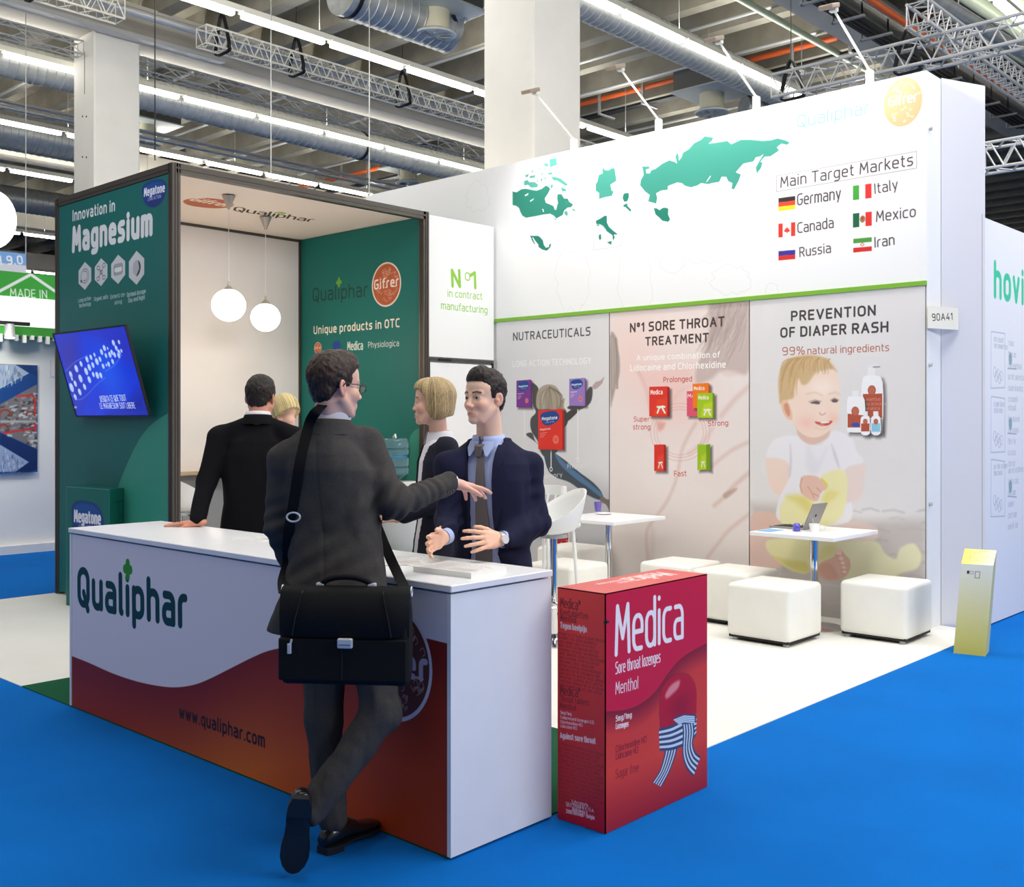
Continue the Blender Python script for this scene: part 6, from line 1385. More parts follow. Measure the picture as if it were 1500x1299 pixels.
    # finer sphere so that iris and pupil read
def hair_short(t, T, R, O, mname, col, vx=.003, top=.012, widow=0.0, grow=(.098, .0795, .092)):
    s = Sdf(np.array(O)-.16, np.array(O)+.17, vx)
    s.ell(T(-.016, 0, .042), grow, R, .01); s.ell(T(.03, 0, .085), (.055, .062, .036+top), R, .02); s.ell(T(-.050, 0, -.022), (.044, .060, .050), R, .02)
    X = [s.ax[i].astype(np.float32).reshape([-1 if j == i else 1 for j in range(3)])-O[i] for i in range(3)]
    q = [X[0]*R[0][j]+X[1]*R[1][j]+X[2]*R[2][j] for j in range(3)]
    zt = np.array([-.13, -.085, -.07, -.045, -.02, -.012, .0, .02, .045, .06, .072, .085, .1]); xt = np.array([-.16, -.105, -.066, -.040, -.032, -.030, .022, .030, .040, .052, .064, .20, .3])
    xh = np.interp(q[2].ravel(), zt, xt).reshape(q[2].shape)
    temple = np.where(q[2] > .035, -.35*np.maximum(np.abs(q[1])-.045, 0), 0)
    d = (q[0]-xh-temple)*.7; s.f = np.maximum(s.f, d.astype(np.float32)); s.f = np.maximum(s.f, (-.088-q[2]).astype(np.float32))
    s.noise(.003, (.010, .010, .016), 3); s.noise(.0016, (.005, .005, .008), 4)
    o = s.mesh('hair', M_hairm, t); hair_cols(o, s.P, O, R, col, 'short', 1.5, .55); return o
def hair_bob(t, T, R, O, mname, col, length=.115, vx=.0035):
    s = Sdf(np.array(O)-.2, np.array(O)+.18, vx)
    s.ell(T(-.018, 0, .035), (.106, .088, .097), R, .02); s.ell(T(-.026, 0, -.035), (.086, .086, .085), R, .03); s.ell(T(.045, 0, .075), (.05, .064, .045), R, .03)
    X = [s.ax[i].astype(np.float32).reshape([-1 if j == i else 1 for j in range(3)])-O[i] for i in range(3)]
    q = [X[0]*R[0][j]+X[1]*R[1][j]+X[2]*R[2][j] for j in range(3)]
    zt = np.array([-.16, -.10, -.05, 0, .03, .05, .07, .09, .1]); xt = np.array([-.0, .018, .034, .042, .048, .066, .088, .2, .3])
    xh = np.interp(q[2].ravel(), zt, xt).reshape(q[2].shape); d = (q[0]-xh-.012*np.cos(q[1]*60))*.8
    s.f = np.maximum(s.f, d.astype(np.float32)); s.f = np.maximum(s.f, (-length-.25*q[0]-q[2]).astype(np.float32)*.9)
    inner = np.sqrt(((q[0]-.03)/.09)**2+(q[1]/.068)**2+((q[2]+.07)/.10)**2)-1; s.f = np.where(q[2] < -.02, np.maximum(s.f, (-inner*.06).astype(np.float32)), s.f)
    th = np.arctan2(q[1], q[0]+.02); s.f += (.0010*np.sin(th*46+3*np.sin(th*7)+q[2]*14)+.0008*np.sin(th*75+2*np.cos(q[2]*30))).astype(np.float32)
    o = s.mesh('hair', M_hairm, t); hair_cols(o, s.P, O, R, col, 'bob'); return o
def hand_sdf(s, w, f, n, u, curl=(.35, .5, .4), spread=.12, thumb=.7, sc_=1.0, bent=None):
    # w wrist, f forward, n palm normal (towards the palm side), u towards the thumb
    w = np.array(w, float); f = np.array(f, float); f /= np.linalg.norm(f); n = np.array(n, float); n -= f*(n@f); n /= np.linalg.norm(n); u0 = np.cross(n, f); u = u0 if u0@np.array(u, float) > 0 else -u0
    P = lambda a, b, c=0: w+(f*a+u*b+n*c)*sc_
    bases = [(.088, .030), (.092, .010), (.088, -.010), (.080, -.028)]; Ls = [(.040, .026, .021), (.045, .029, .022), (.041, .027, .021), (.032, .021, .019)]
    s.cap(P(-.03, 0), P(.01, 0), .027*sc_, .026*sc_, .01, 'u', (n, .75))
    for k, (a, b) in enumerate(bases): s.cap(P(.015, b*.55), P(a-.006, b), .017*sc_, .0125*sc_, .010)
    s.cap(P(.03, .018, .004), P(.04, -.022, .004), .017, .015, .012)
    for k, (a, b) in enumerate(bases):
        p = P(a, b); sp = (1.5-k)*spread; cv = curl if bent is None else bent[k]; ang = 0; r = [.0098, .0088, .0080, .0068]
        for j in range(3):
            ang += cv[j]; d = f*math.cos(ang)*math.cos(sp)+u*math.sin(sp)*math.cos(ang)+n*math.sin(ang); q = p+d*Ls[k][j]*sc_
            s.cap(p, q, r[j]*sc_, r[j+1]*sc_, .003); p = q
    d1 = f*math.cos(thumb)+u*math.sin(thumb)+n*.25; d1 /= np.linalg.norm(d1); p = P(.015, .018, .005); q = p+d1*.045*sc_; s.cap(p, q, .016*sc_, .0115*sc_, .008)
    d2 = f*math.cos(thumb*.6)+u*math.sin(thumb*.6)+n*.3; d2 /= np.linalg.norm(d2); q2 = q+d2*.032*sc_; s.cap(q, q2, .0112*sc_, .0098*sc_, .003); d3 = f*math.cos(thumb*.3)+u*math.sin(thumb*.3)+n*.35; d3 /= np.linalg.norm(d3); s.cap(q2, q2+d3*.024*sc_, .0098*sc_, .0078*sc_, .003)
def shoe(t, heel, fwd, up, m, name='shoe', L=.295, wd=.052):
    heel = np.array(heel, float); f = np.array(fwd, float); f /= np.linalg.norm(f); up = np.array(up, float); up -= f*(up@f); up /= np.linalg.norm(up); sd = np.cross(up, f)
    st = [(0, .55, .06), (.03, .8, .085), (.07, .86, .095), (.11, .82, .088), (.15, .86, .066), (.19, 1.0, .052), (.23, 1.0, .044), (.265, .78, .036), (.288, .42, .026), (L, .12, .016)]
    R = []
    for x, w_, h in st:
        ring = []
        for k in range(16):
            a = 2*PI*k/16; cy, cz = math.cos(a), math.sin(a); y = wd*w_*.86*np.sign(cy)*abs(cy)**.8; z = .012+(h-.012)*(.5+.5*cz) if cz > -.99 else .012
            y *= (1-.35*max(0, cz)**2) if h > .05 else 1
            ring.append(Vector((heel+f*x+sd*y+up*z).tolist()))
        R.append(ring)
    a = MB().loft(R).build(name, m, t, True, angle=1.6)
    out = []
    for x, w_, h in st: out.append((x, wd*w_*.95))
    pts = [(x, y) for x, y in out]+[(x, -y) for x, y in out[::-1]]; b = MB(); n = len(pts)
    V = lambda x, y, z: tuple((heel+f*x+sd*y+up*z).tolist())
    b.add([V(x, y, .0 if x < .085 else (.0 if x > .16 else .006)) for x, y in pts]+[V(x, y, .014) for x, y in pts], [tuple(range(n))[::-1], tuple(range(n, 2*n))]+[(i, (i+1) % n, n+(i+1) % n, n+i) for i in range(n)])
    hp_ = [(x, y) for x, y in pts if x <= .072]; k = len(hp_); b.add([V(x, y, -.013) for x, y in hp_]+[V(x, y, .002) for x, y in hp_], [tuple(range(k))[::-1], tuple(range(k, 2*k))]+[(i, (i+1) % k, k+(i+1) % k, k+i) for i in range(k)])
    o = b.build('sole', mat('dark_sole', rgb(20, 24, 30), .55)); o.parent = a
    for k in range(4):
        x = .115+.017*k; h = np.interp(x, [q[0] for q in st], [q[2] for q in st])+.003; l = MB().tube([V(x, -.018, h-.004), V(x, 0, h+.001), V(x, .018, h-.004)], .0022, 5).build('lace', M_blk); l.parent = a
    return a
def frame_person(px, d, yaw, name_label, cat='person'):
    p = atd(px, 616, d); yaw = math.radians(yaw); t = thing('person', name_label, 'person', (p[0], p[1], 0), yaw); Ri = rotz(-yaw); o = np.array([p[0], p[1], 0])
    def L(px_, py_, d_): return Ri@(atd(px_, py_, d_)-o)
    return t, L, yaw
def Rh(yaw_world, body_yaw, pitch=0, roll=0): return rotz(math.radians(yaw_world)-body_yaw)@roty(math.radians(pitch))@rotx(math.radians(roll))
def ribbon_on(T, ys, zs, w, off, th, tilt=0):
    pass
def tors_x(T, y, z):
    T = np.array(T); a, b, cx, cy = [np.interp(z, T[:, 0], T[:, j]) for j in (1, 2, 3, 4)]; q = min(.97, abs((y-cy)/a)); return cx+b*(1-q**2.3)**(1/2.3)
def strip_front(T, pl, pr, off, th):
    # solid strip between two polylines (y,z) laid over the torso front
    m = MB(); n = len(pl); F_ = []; Bk_ = []
    for a, b in zip(pl, pr):
        row = []
        for s_ in (0, .33, .67, 1):
            y = a[0]*(1-s_)+b[0]*s_; z = a[1]*(1-s_)+b[1]*s_; row.append((tors_x(T, y, z)+off, y, z))
        F_.append(row)
    vs = [p for r in F_ for p in r]+[(p[0]-th, p[1], p[2]) for r in F_ for p in r]; N_ = n*4; fs = []
    for i in range(n-1):
        for j in range(3):
            a = i*4+j; fs += [(a, a+1, a+5, a+4), (N_+a, N_+a+4, N_+a+5, N_+a+1)]
        a = i*4; fs += [(a, a+4, N_+a+4, N_+a), (a+3, N_+a+3, N_+a+7, a+7)]
    fs += [(0, N_, N_+1, 1), (1, N_+1, N_+2, 2), (2, N_+2, N_+3, 3)]; e = (n-1)*4; fs += [(e+j, e+j+1, N_+e+j+1, N_+e+j) for j in range(3)]
    return m.add(vs, fs)
def collar(t, c, r, h, m, R=None, open_=.5, flare=.012, name='shirt_collar', tips=True, lean=(0, 0), tipd=.02):
    n = 40; vs = []; m_ = MB(); rings = []
    for off in (0, .005):
        for z, dr in ((-.012, .006), (h*.6, 0), (h, .0)) if off == 0 else ((h, .004), (h*.55, .010), (-.010, flare)):
            ring = []
            for k in range(n+1):
                a = open_+(2*PI-2*open_)*k/n; cf = math.cos(a)*.5+.5; zz = z-(tipd*math.exp(-((min(a, 2*PI-a)-open_)/.38)**2) if tips and off and z < h*.3 else 0)+(.012*(1-cf) if z > 0 else 0)
                ring.append((c[0]+(r+dr+off)*math.cos(a)*1.02+lean[0]*z, c[1]+(r+dr+off)*math.sin(a)+lean[1]*z, c[2]+zz))
            rings.append(ring)
    N_ = n+1; vs = [p for r_ in rings for p in r_]; fs = []
    for i in range(5):
        for k in range(n): a = i*N_+k; fs.append((a, a+1, a+N_+1, a+N_))
    return m_.add(vs, fs).build(name, m, t, True, angle=2.5)
M_suit = mat('charcoal_suit_wool', rgb(70, 67, 65), .9, spec=.2, noise=.2, nscale=260, bump=.3, bscale=700)
M_navy = mat('navy_suit_wool', rgb(29, 31, 56), .85, spec=.22, noise=.12, nscale=220, bump=.2, bscale=600)
M_black = mat('black_suit_wool', rgb(17, 17, 21), .9, spec=.2, noise=.1, nscale=220, bump=.2, bscale=600)
M_shirtB = mat('pale_blue_shirt', rgb(176, 190, 232), .7, bump=.1, bscale=500); M_shirtW = mat('white_shirt', rgb(230, 226, 230), .7, bump=.1, bscale=500)
M_tie = mat('grey_brown_tie', rgb(106, 98, 98), .6, noise=.2, nscale=500); M_shoe = mat('black_leather', rgb(20, 20, 22), .28, coat=.2)
def legs(t, hipz, joints, m, cx=0, cy=0, wide=.165, deep=.115, vx=.007, seed=1, folds=.004, name='trousers', hem=.05):
    # joints: two lists [hip, knee, ankle] with radii
    P = np.array([p for j in joints for p in j]); lo = np.minimum(P.min(0)-.14, [cx-.2, cy-.24, 0]); hi = np.maximum(P.max(0)+.14, [cx+.2, cy+.24, hipz+.08]); lo[2] = max(lo[2], -.02)
    s = Sdf(lo, hi, vx); s.torso([(hipz-.14, wide*.92, deep*.95, cx, cy), (hipz-.04, wide, deep, cx, cy), (hipz+.06, wide*.9, deep*.85, cx, cy)], k=.03)
    for j in joints: s.chain(j, [.088, .066, .056][:3] if len(j) == 3 else [.088, .075, .064, .056], .03)
    s.noise(folds, (.035, .035, .10), seed); s.noise(folds*.5, (.02, .02, .04), seed+1)
    return s.mesh(name, m, t)
# ================================================================== man in charcoal suit, back to the camera
t1, L, yw = frame_person(503, 3.94, 31, 'tall man in charcoal suit and glasses, back turned, leaning at the counter with ankles crossed')
T1 = [(.78, .232, .150, -.02, .060), (.86, .215, .150, -.02, .045), (.95, .196, .140, -.012, .025), (1.05, .178, .130, 0, .022), (1.17, .170, .122, .012, .035), (1.30, .180, .126, .015, .05), (1.40, .176, .120, .008, .058), (1.46, .140, .105, .0, .064), (1.51, .095, .085, -.0, .066), (1.555, .066, .066, 0, .066)]
hc = L(491, 566, 3.95); Rq = Rh(-8, yw, 3, 0)
sl_, el_, wl_a = L(417, 672, 3.98), L(408, 772, 3.98), L(436, 846, 4.14)
sr_, er_, wr_ = L(538, 652, 4.02), L(578, 738, 3.93), L(661, 707, 4.13)
nb = L(484, 612, 3.97)
bd = Sdf([-.25, -.55, .95], [.55, .33, 1.92], .0042)
Th = head_sdf(bd, hc, Rq); neck_sdf(bd, Th, nb+np.array([-.0, 0, -.03]), .052, .060)
bd.torso([(1.0, .13, .09, 0, .01), (1.3, .13, .09, .01, .045), (1.42, .12, .08, .005, .06), (1.50, .05, .05, 0, .066)], k=.02)
bd.chain([sr_+[0, .015, -.01], er_, wr_], [.034, .034, .027], .01); bd.chain([sl_+[0, -.015, -.01], el_, wl_a], [.034, .034, .027], .01)
fh = L(704, 716, 4.26)-wr_; fh /= np.linalg.norm(fh)
hand_sdf(bd, wr_+fh*.01, fh, L(690, 800, 4.2)-L(690, 700, 4.2), L(700, 650, 4.1)-L(700, 700, 4.2), spread=.16, thumb=.75, bent=[(.05, .15, .1), (.2, .25, .15), (.35, .3, .2), (.5, .35, .25)])
hand_sdf(bd, wl_a, (.9, .1, -.2), (0, .2, -1), (0, -1, 0), curl=(.2, .3, .2))
o = bd.mesh('body', M_skin, t1); colattr(o, bd.P, lambda P: skin_cols(P, hc, Rq, (238, 188, 164), brow=(60, 42, 32)))
eyes(t1, Th, Rq, hc)
hair_short(t1, Th, Rq, hc, 'dark_brown_hair', rgb(58, 40, 30), top=.016, grow=(.101, .081, .094))
j = Sdf([-.27, -.40, .76], [.40, .36, 1.64], .0055)
j.torso(T1, k=.02)
for a, sh in ((-1, sr_), (1, sl_)): j.cap(nb+np.array([-.01, a*.05, -.05]), sh+np.array([0, 0, .0]), .038, .058, .05)
j.chain([sr_, er_, er_*.15+wr_*.85], [.062, .054, .045], .03); j.cap(er_*.2+wr_*.8, wr_-fh*.015, .046, .043, .01)
j.chain([sl_, el_, wl_a], [.060, .052, .044], .03)
j.torso([(1.50, .070, .074, -.004, .066), (1.575, .060, .062, -.004, .066)], k=.02)         # collar stand
j.ell(nb+np.array([.028, 0, .055]), (.066, .050, .07), None, .006, 's')
j.cap(wr_-fh*.01, wr_+fh*.05, .033, .036, .003, 's')
X = [j.ax[i].astype(np.float32).reshape([-1 if q == i else 1 for q in range(3)]) for i in range(3)]
def fold(c, n, w_, amp, freq, ph=0):
    dd = ((X[0]-c[0])**2+(X[1]-c[1])**2+(X[2]-c[2])**2); q = X[0]*n[0]+X[1]*n[1]+X[2]*n[2]; return (amp*np.exp(-dd/w_**2)*np.sin(q*freq+ph)).astype(np.float32)
u1 = (wr_-er_)/np.linalg.norm(wr_-er_); u0 = (er_-sr_)/np.linalg.norm(er_-sr_)
j.f += fold(er_, u1*.7+u0*.7, .10, .007, 150)+fold((er_+sr_)/2, u0*.8+np.array([0, .5, .2]), .10, .004, 110)+fold((er_+wr_)/2, u1+np.array([.3, 0, .2]), .09, .003, 120)+fold(el_, (0, .3, .9), .10, .005, 120)
j.f += fold(np.array([-.12, .03, 1.02]), (.1, .5, .9), .16, .004, 85)+fold(np.array([-.12, -.10, 1.25]), (0, .9, .5), .12, .004, 75, 1)
j.noise(.005, (.06, .06, .14), 5); j.noise(.0025, (.03, .03, .05), 6)
# centre vent groove and centre seam down the back
dq = np.abs(X[1]-.01-.10*np.maximum(X[2]-.9, 0))+0*X[0]; j.f += (.0035*np.exp(-(dq/.0035)**2)*(X[0] < 0)*(X[2] < 1.5)).astype(np.float32)+(.010*np.exp(-(dq/.005)**2)*(X[0] < 0)*(X[2] < 1.0)).astype(np.float32)
j.f = np.maximum(j.f, (.805+.03*np.maximum(X[1]*-1, 0)-X[2]-.0*X[0]).astype(np.float32)+0*j.f)
jk = j.mesh('jacket', M_suit, t1)
# folded jacket collar
cl_ = collar(t1, nb+np.array([-.006, 0, -.050]), .067, .036, M_suit, open_=1.0, flare=.022, name='jacket_collar', tips=False, lean=(.05, -.06))
collar(t1, nb+np.array([.0, 0, -.024]), .0605, .050, M_shirtW, open_=.35, flare=.004, lean=(.12, -.1))
m = MB()
cuff = MB().cyl(tuple(wr_-fh*.03), tuple(wr_+fh*.006), .036, 20, .035).build('shirt_cuff', M_shirtW, t1, True)
for k in range(4):
    q = er_*(.10+.045*k)+wr_*(.90-.045*k); nrm = np.cross(u1, [0, 0, 1.0]); nrm /= np.linalg.norm(nrm); q = q-nrm*.0*1+np.array([0, 0, -.022])+(-nrm if (-nrm)@(L(600, 616, 3)-L(600, 616, 4)) > 0 else nrm)*.040
    MB().sphere(tuple(q), .0065, 10).build('button', mat('dark_button', rgb(60, 56, 54), .3), t1, True)
pk = L(556, 830, 3.82); 
from mathutils.bvhtree import BVHTree
bpy.context.view_layer.update()
def surf_fn(obj, t):
    me = obj.data; bv = BVHTree.FromPolygons([v.co[:] for v in me.vertices], [p.vertices[:] for p in me.polygons]); mi = t.matrix_world.inverted()
    def f(px, py, off=.004):
        o_ = mi@Vector((0, 0, CAMH)); e_ = mi@Vector(atd(px, py, 4.0).tolist()); d_ = (e_-o_).normalized(); h_ = bv.ray_cast(o_, d_)
        return None if h_[0] is None else h_[0]+h_[1]*off
    return f
t1.rotation_euler = (0, 0, yw); bpy.context.view_layer.update(); sf = surf_fn(jk, t1)
P4 = [sf(540, 803), sf(562, 806), sf(580, 812), sf(578, 824), sf(560, 822), sf(546, 818)]
if all(p is not None for p in P4):
    nn_ = (P4[1]-P4[0]).cross(P4[-1]-P4[0]).normalized(); cam_l = t1.matrix_world.inverted()@Vector((0, 0, CAMH)); nn_ = nn_ if nn_.dot(cam_l-P4[0]) > 0 else -nn_
    MB().add([tuple(p+nn_*.003) for p in P4]+[tuple(p-nn_*.012) for p in P4], [(0, 1, 2, 3, 4, 5), (11, 10, 9, 8, 7, 6)]+[(i, (i+1) % 6, 6+(i+1) % 6, 6+i) for i in range(6)]).build('pocket_flap', M_suit, t1)
# legs: his left leg straight, right leg crossed behind with the toe down
lh, lk, la = L(478, 905, 3.93), L(474, 1050, 3.93), L(486, 1200, 3.92)
rh_, rk, ra = L(540, 905, 3.92), L(558, 1045, 3.84), L(458, 1184, 3.72)
legs(t1, .885, [[lh, lk, la+np.array([0, 0, .01])], [rh_, rk, ra]], M_suit, 0, 0, .165, .12, .006, 3, .006)
p0 = L(472, 1255, 3.87); p0[2] = .014; p1 = L(545, 1212, 4.08); shoe(t1, p0, [p1[0]-p0[0], p1[1]-p0[1], 0], (0, 0, 1), M_shoe)
hl = L(441, 1168, 3.60); tip = L(428, 1288, 3.66); tip[2] = .015
ft = tip-hl; ft /= np.linalg.norm(ft); shoe(t1, tip-ft*.30, ft, L(440, 1200, 3.9)-L(440, 1200, 3.6), M_shoe)
MB().tube([tuple(la-[0, 0, .0]), tuple(L(490, 1222, 3.93))], .045, 12).build('sock', M_blk, t1, True); MB().tube([tuple(ra*.9+rk*.1), tuple(ra), tuple(L(447, 1192, 3.68))], [.05, .045, .034], 12).build('sock', M_blk, t1, True)
# glasses
gm = mat('black_glasses', rgb(26, 24, 26), .3); g_ = MB()
for y in (-1, 1):
    g_.tube([Th(.098, y*.052, .006), Th(.06, y*.076, .008), Th(-.005, y*.083, .010), Th(-.018, y*.083, -.004)], .0022, 6)
    rim = [Th(.100-.0*k, y*.033+.022*math.cos(a), -.002+.016*math.sin(a)) for k, a in enumerate(np.linspace(0, 2*PI, 20))]; g_.tube(rim, .0017, 6, False)
g_.tube([Th(.101, -.012, .004), Th(.104, 0, .007), Th(.101, .012, .004)], .0017, 6); go = g_.build('glasses', gm, t1, True)
for y in (-1, 1):
    l = MB().add([Th(.1, y*.033+.021*math.cos(a), -.002+.015*math.sin(a)) for a in np.linspace(0, 2*PI, 21)[:-1]], [tuple(range(20))]).build('lens', mat('lens_glass', (.95, .97, 1), .02, spec=.8, alpha=.18)); l.parent = go
# ================================================================== briefcase on its shoulder strap
bag_l = atd(508, 928, 3.66); byaw = TH-PI/2-.10
bag = thing('briefcase', 'black nylon briefcase with silver clasp slung behind the man in the charcoal suit', 'bag', tuple(bag_l), byaw)
M_nyl = mat('black_nylon', rgb(13, 13, 15), .7, spec=.25, bump=.3, bscale=500); M_silver = mat('silver_clasp', rgb(214, 214, 214), .3, .35)
def bb(mb, n, m, **k): o = mb.build(n, m, **k); o.parent = bag; return o
W2, H2 = .222, .158
s = Sdf([-.27, -.12, -.21], [.27, .10, .21], .005); s.torso([(-.165, .225, .050, 0, 0)], k=.01) if False else None
m = MB(); R_ = []
for z, w_, d_ in ((-.165, .205, .040), (-.158, .218, .05), (-.12, .224, .056), (-.02, .226, .058), (.08, .224, .052), (.14, .220, .040), (.155, .214, .030)):
    ring = []
    for k in range(40):
        a = 2*PI*k/40; c_, q_ = math.cos(a), math.sin(a); ring.append((w_*np.sign(c_)*abs(c_)**.25, d_*np.sign(q_)*abs(q_)**.35, z-.006*abs(c_)**3*(z < 0)))
    R_.append(ring)
bb(m.loft(R_), 'bag_body', M_nyl, smooth=True, angle=1.3)
m = MB(); R_ = []
for z, w_, y in ((.162, .218, .03), (.168, .222, -.02), (.150, .225, -.058), (.08, .227, -.067), (.005, .225, -.070), (.0, .224, -.064)):
    R_.append((z, w_, y))
vs = []; fs = []; n_ = 13
for z, w_, y in R_:
    for k in range(n_): x = -w_+2*w_*k/(n_-1); e_ = 1-abs(x/w_)**8; vs.append((x, y*(.55+.45*e_), z-.004*(1-e_)))
for z, w_, y in R_:
    for k in range(n_): x = -w_+2*w_*k/(n_-1); e_ = 1-abs(x/w_)**8; vs.append((x*.985, y*(.55+.45*e_)+.006, z-.006))
N_ = n_*len(R_)
for i in range(len(R_)-1):
    for k in range(n_-1): a = i*n_+k; fs += [(a, a+n_, a+n_+1, a+1), (N_+a, N_+a+1, N_+a+n_+1, N_+a+n_)]
for k in range(n_-1): a = (len(R_)-1)*n_+k; fs.append((a, N_+a, N_+a+1, a+1))
for i in range(len(R_)-1): a = i*n_; fs += [(a, N_+a, N_+a+n_, a+n_), (a+n_-1, a+2*n_-1, N_+a+2*n_-1, N_+a+n_-1)]
fl_ = bb(m.add(vs, fs), 'flap', M_nyl, smooth=True, angle=1.2)
for x in (-.14, .14): o = MB().tube([(x, -.02, .163), (x*1.0, -.062, .148), (x*1.15, -.0715, .06), (x*1.22, -.0715, .004)], .0022, 6).build('seam', M_blk); o.parent = fl_
bb(MB().rbox(-.222, .222, -.066, -.05, -.150, -.006, .006, 2), 'front_pocket', M_nyl)
o = MB().cyl((0, -.0665, -.145), (0, -.0665, -.01), .0018, 6).build('seam', M_blk); o.parent = bag
bb(MB().rbox(-.012, .040, -.086, -.068, -.034, .0, .005, 3), 'clasp', M_silver); o = MB().box(-.006, .034, -.0872, -.085, -.022, -.02).build('clasp_line', M_blk); o.parent = bag
bb(MB().rbox(-.187, -.173, -.078, -.068, -.058, -.022, .003, 2).cyl((-.178, -.073, -.03), (-.172, -.073, -.008), .004, 8), 'zip_pull', M_silver)
hp_ = [(-.085, -.0, .160), (-.075, -.01, .182), (-.03, -.012, .196), (.03, -.012, .196), (.075, -.01, .182), (.085, 0, .160)]
bb(MB().tube(cr(hp_, 5, False), .011, 10), 'handle', M_nyl, smooth=True)
for x in (-.09, .09): bb(MB().rbox(x-.014, x+.014, -.018, .006, .160, .176, .003, 2), 'handle_mount', M_silver)
for x in (-1, 1):
    rg = [(x*.226, .012*math.cos(a)-.0, .148+.016*math.sin(a)) for a in np.linspace(0, 2*PI, 16)]; bb(MB().tube(rg, .0028, 6, False), 'strap_ring', M_silver, smooth=True)
Bm = Matrix.Translation(bag_l.tolist())@Matrix.Rotation(byaw, 4, 'Z'); Bi = Bm.inverted()
def wl(p): return tuple((Bi@Vector(p.tolist())))
Wp = lambda px, py, d: atd(px, py, d)
st = [Wp(416, 868, 3.69), Wp(419, 820, 3.745), Wp(424, 790, 3.765), Wp(429, 762, 3.775), Wp(434, 720, 3.785), Wp(441, 670, 3.80), Wp(452, 625, 3.835), Wp(463, 603, 3.865), Wp(478, 590, 3.92), Wp(492, 592, 4.05), Wp(505, 615, 4.14), Wp(528, 700, 4.15), Wp(560, 790, 4.06), Wp(592, 860, 3.86), Wp(597, 868, 3.70)]
t1.update_tag(); bpy.context.view_layer.update()
sfp = []
for (px_, py_) in ((418, 850), (421, 820), (425, 790), (430, 757), (435, 720), (441, 680), (449, 645), (456, 620)):
    h_ = sf(px_, py_, .009); sfp.append(np.array(t1.matrix_world@h_) if h_ is not None else None)
st = st[:1]+[p for p in sfp if p is not None]+st[7:]
stl = [wl(p) for p in cr(st, 5, False)]; bb(MB().ribbon(stl, .038, .004, (1, 0, 0)), 'shoulder_strap', M_nyl, smooth=True)
bk = wl(Wp(431, 757, 3.755)); rg = [(bk[0]+.024*math.cos(a), bk[1]-.010, bk[2]+.020*math.sin(a)*.8) for a in np.linspace(0, 2*PI, 18)]; bb(MB().tube(rg, .0036, 6, False), 'strap_buckle', M_silver, smooth=True)
# ================================================================== young man in navy suit behind the counter
t2, L, yw = frame_person(722, 4.72, 198, 'young dark-haired man in navy suit, pale blue shirt and grey tie talking behind the counter')
hc = L(710, 583, 4.70); Rq = Rh(180, yw, 0, 0)
nb = L(716, 640, 4.74)
sR, eR, wR = L(657, 682, 4.66), L(655, 762, 4.66), L(650, 787, 4.42)
sL, eL, wL = L(776, 682, 4.80), L(788, 766, 4.76), L(733, 790, 4.50)
c0 = (L(653, 672, 4.66)+L(781, 672, 4.80))/2
def tz(y, d=4.74): return 1.58-(y-616)*d/1557
T2 = [(.80, .185, .125, 0, 0), (.92, .180, .122, 0, 0), (1.05, .165, .115, .0, c0[1]*.4), (1.2, .170, .118, .005, c0[1]*.8), (1.32, .174, .118, .0, c0[1]), (1.39, .162, .108, -.005, c0[1]), (1.44, .130, .092, -.01, c0[1]), (1.49, .085, .07, -.012, nb[1])]
bd = Sdf([-.22, -.38, .90], [.52, .38, 1.86], .0036)
Th = head_sdf(bd, hc, Rq); neck_sdf(bd, Th, nb+np.array([-.012, 0, -.045]), .053, .060)
bd.torso([(.95, .13, .09, 0, 0), (1.2, .14, .09, .005, c0[1]*.8), (1.38, .14, .08, -.005, c0[1]), (1.47, .06, .05, -.012, nb[1])], k=.03)
bd.chain([sR, eR, wR], [.045, .04, .027], .02); bd.chain([sL, eL, wL], [.045, .04, .027], .02)
fR = L(622, 800, 4.30)-wR; fR = fR/np.linalg.norm(fR); fL = L(672, 792, 4.33)-wL; fL = fL/np.linalg.norm(fL)
inR = L(700, 790, 4.4)-L(640, 790, 4.4)
hand_sdf(bd, wR+fR*.005, fR, inR, (0, 0, 1), curl=(.3, .35, .25), spread=.14, thumb=.7)
hand_sdf(bd, wL+fL*.005, fL, (L(660, 800, 4.7)-L(660, 780, 4.3))*np.array([1, 1, 1]), (0, 0, 1), curl=(.25, .35, .25), spread=.16, thumb=.7)
o = bd.mesh('body', M_skin, t2); colattr(o, bd.P, lambda P: skin_cols(P, hc, Rq, (248, 204, 176), lips=(212, 138, 124), brow=(52, 38, 30)))
eyes(t2, Th, Rq, hc, look=-.12)
hair_short(t2, Th, Rq, hc, 'very_dark_hair', rgb(40, 29, 24), top=.022, grow=(.099, .0795, .093))
sh_ = Sdf([-.2, -.28, .84], [.26, .28, 1.56], .006); sh_.torso(T2, -.012, k=.02); sh_.torso([(1.44, .066, .066, -.008, nb[1]), (1.505, .058, .058, -.008, nb[1])], k=.01)
X = [sh_.ax[i].astype(np.float32).reshape([-1 if q == i else 1 for q in range(3)]) for i in range(3)]; sh_.noise(.0035, (.03, .03, .10), 9); sh_.mesh('shirt', M_shirtB, t2)
j = Sdf([-.24, -.40, .78], [.50, .40, 1.62], .0055); j.torso(T2, .006, k=.02)
for a, sh in ((-1, sR), (1, sL)): j.cap(nb+np.array([-.02, (a)*.06*(1 if (sh-nb)[1]*a > 0 else -1), -.058]), sh+np.array([0, 0, .0]), .036, .054, .05)
j.chain([sR, eR, wR-fR*.03], [.054, .049, .040], .045); j.chain([sL, eL, wL-fL*.03], [.054, .050, .041], .045)
X = [j.ax[i].astype(np.float32).reshape([-1 if q == i else 1 for q in range(3)]) for i in range(3)]
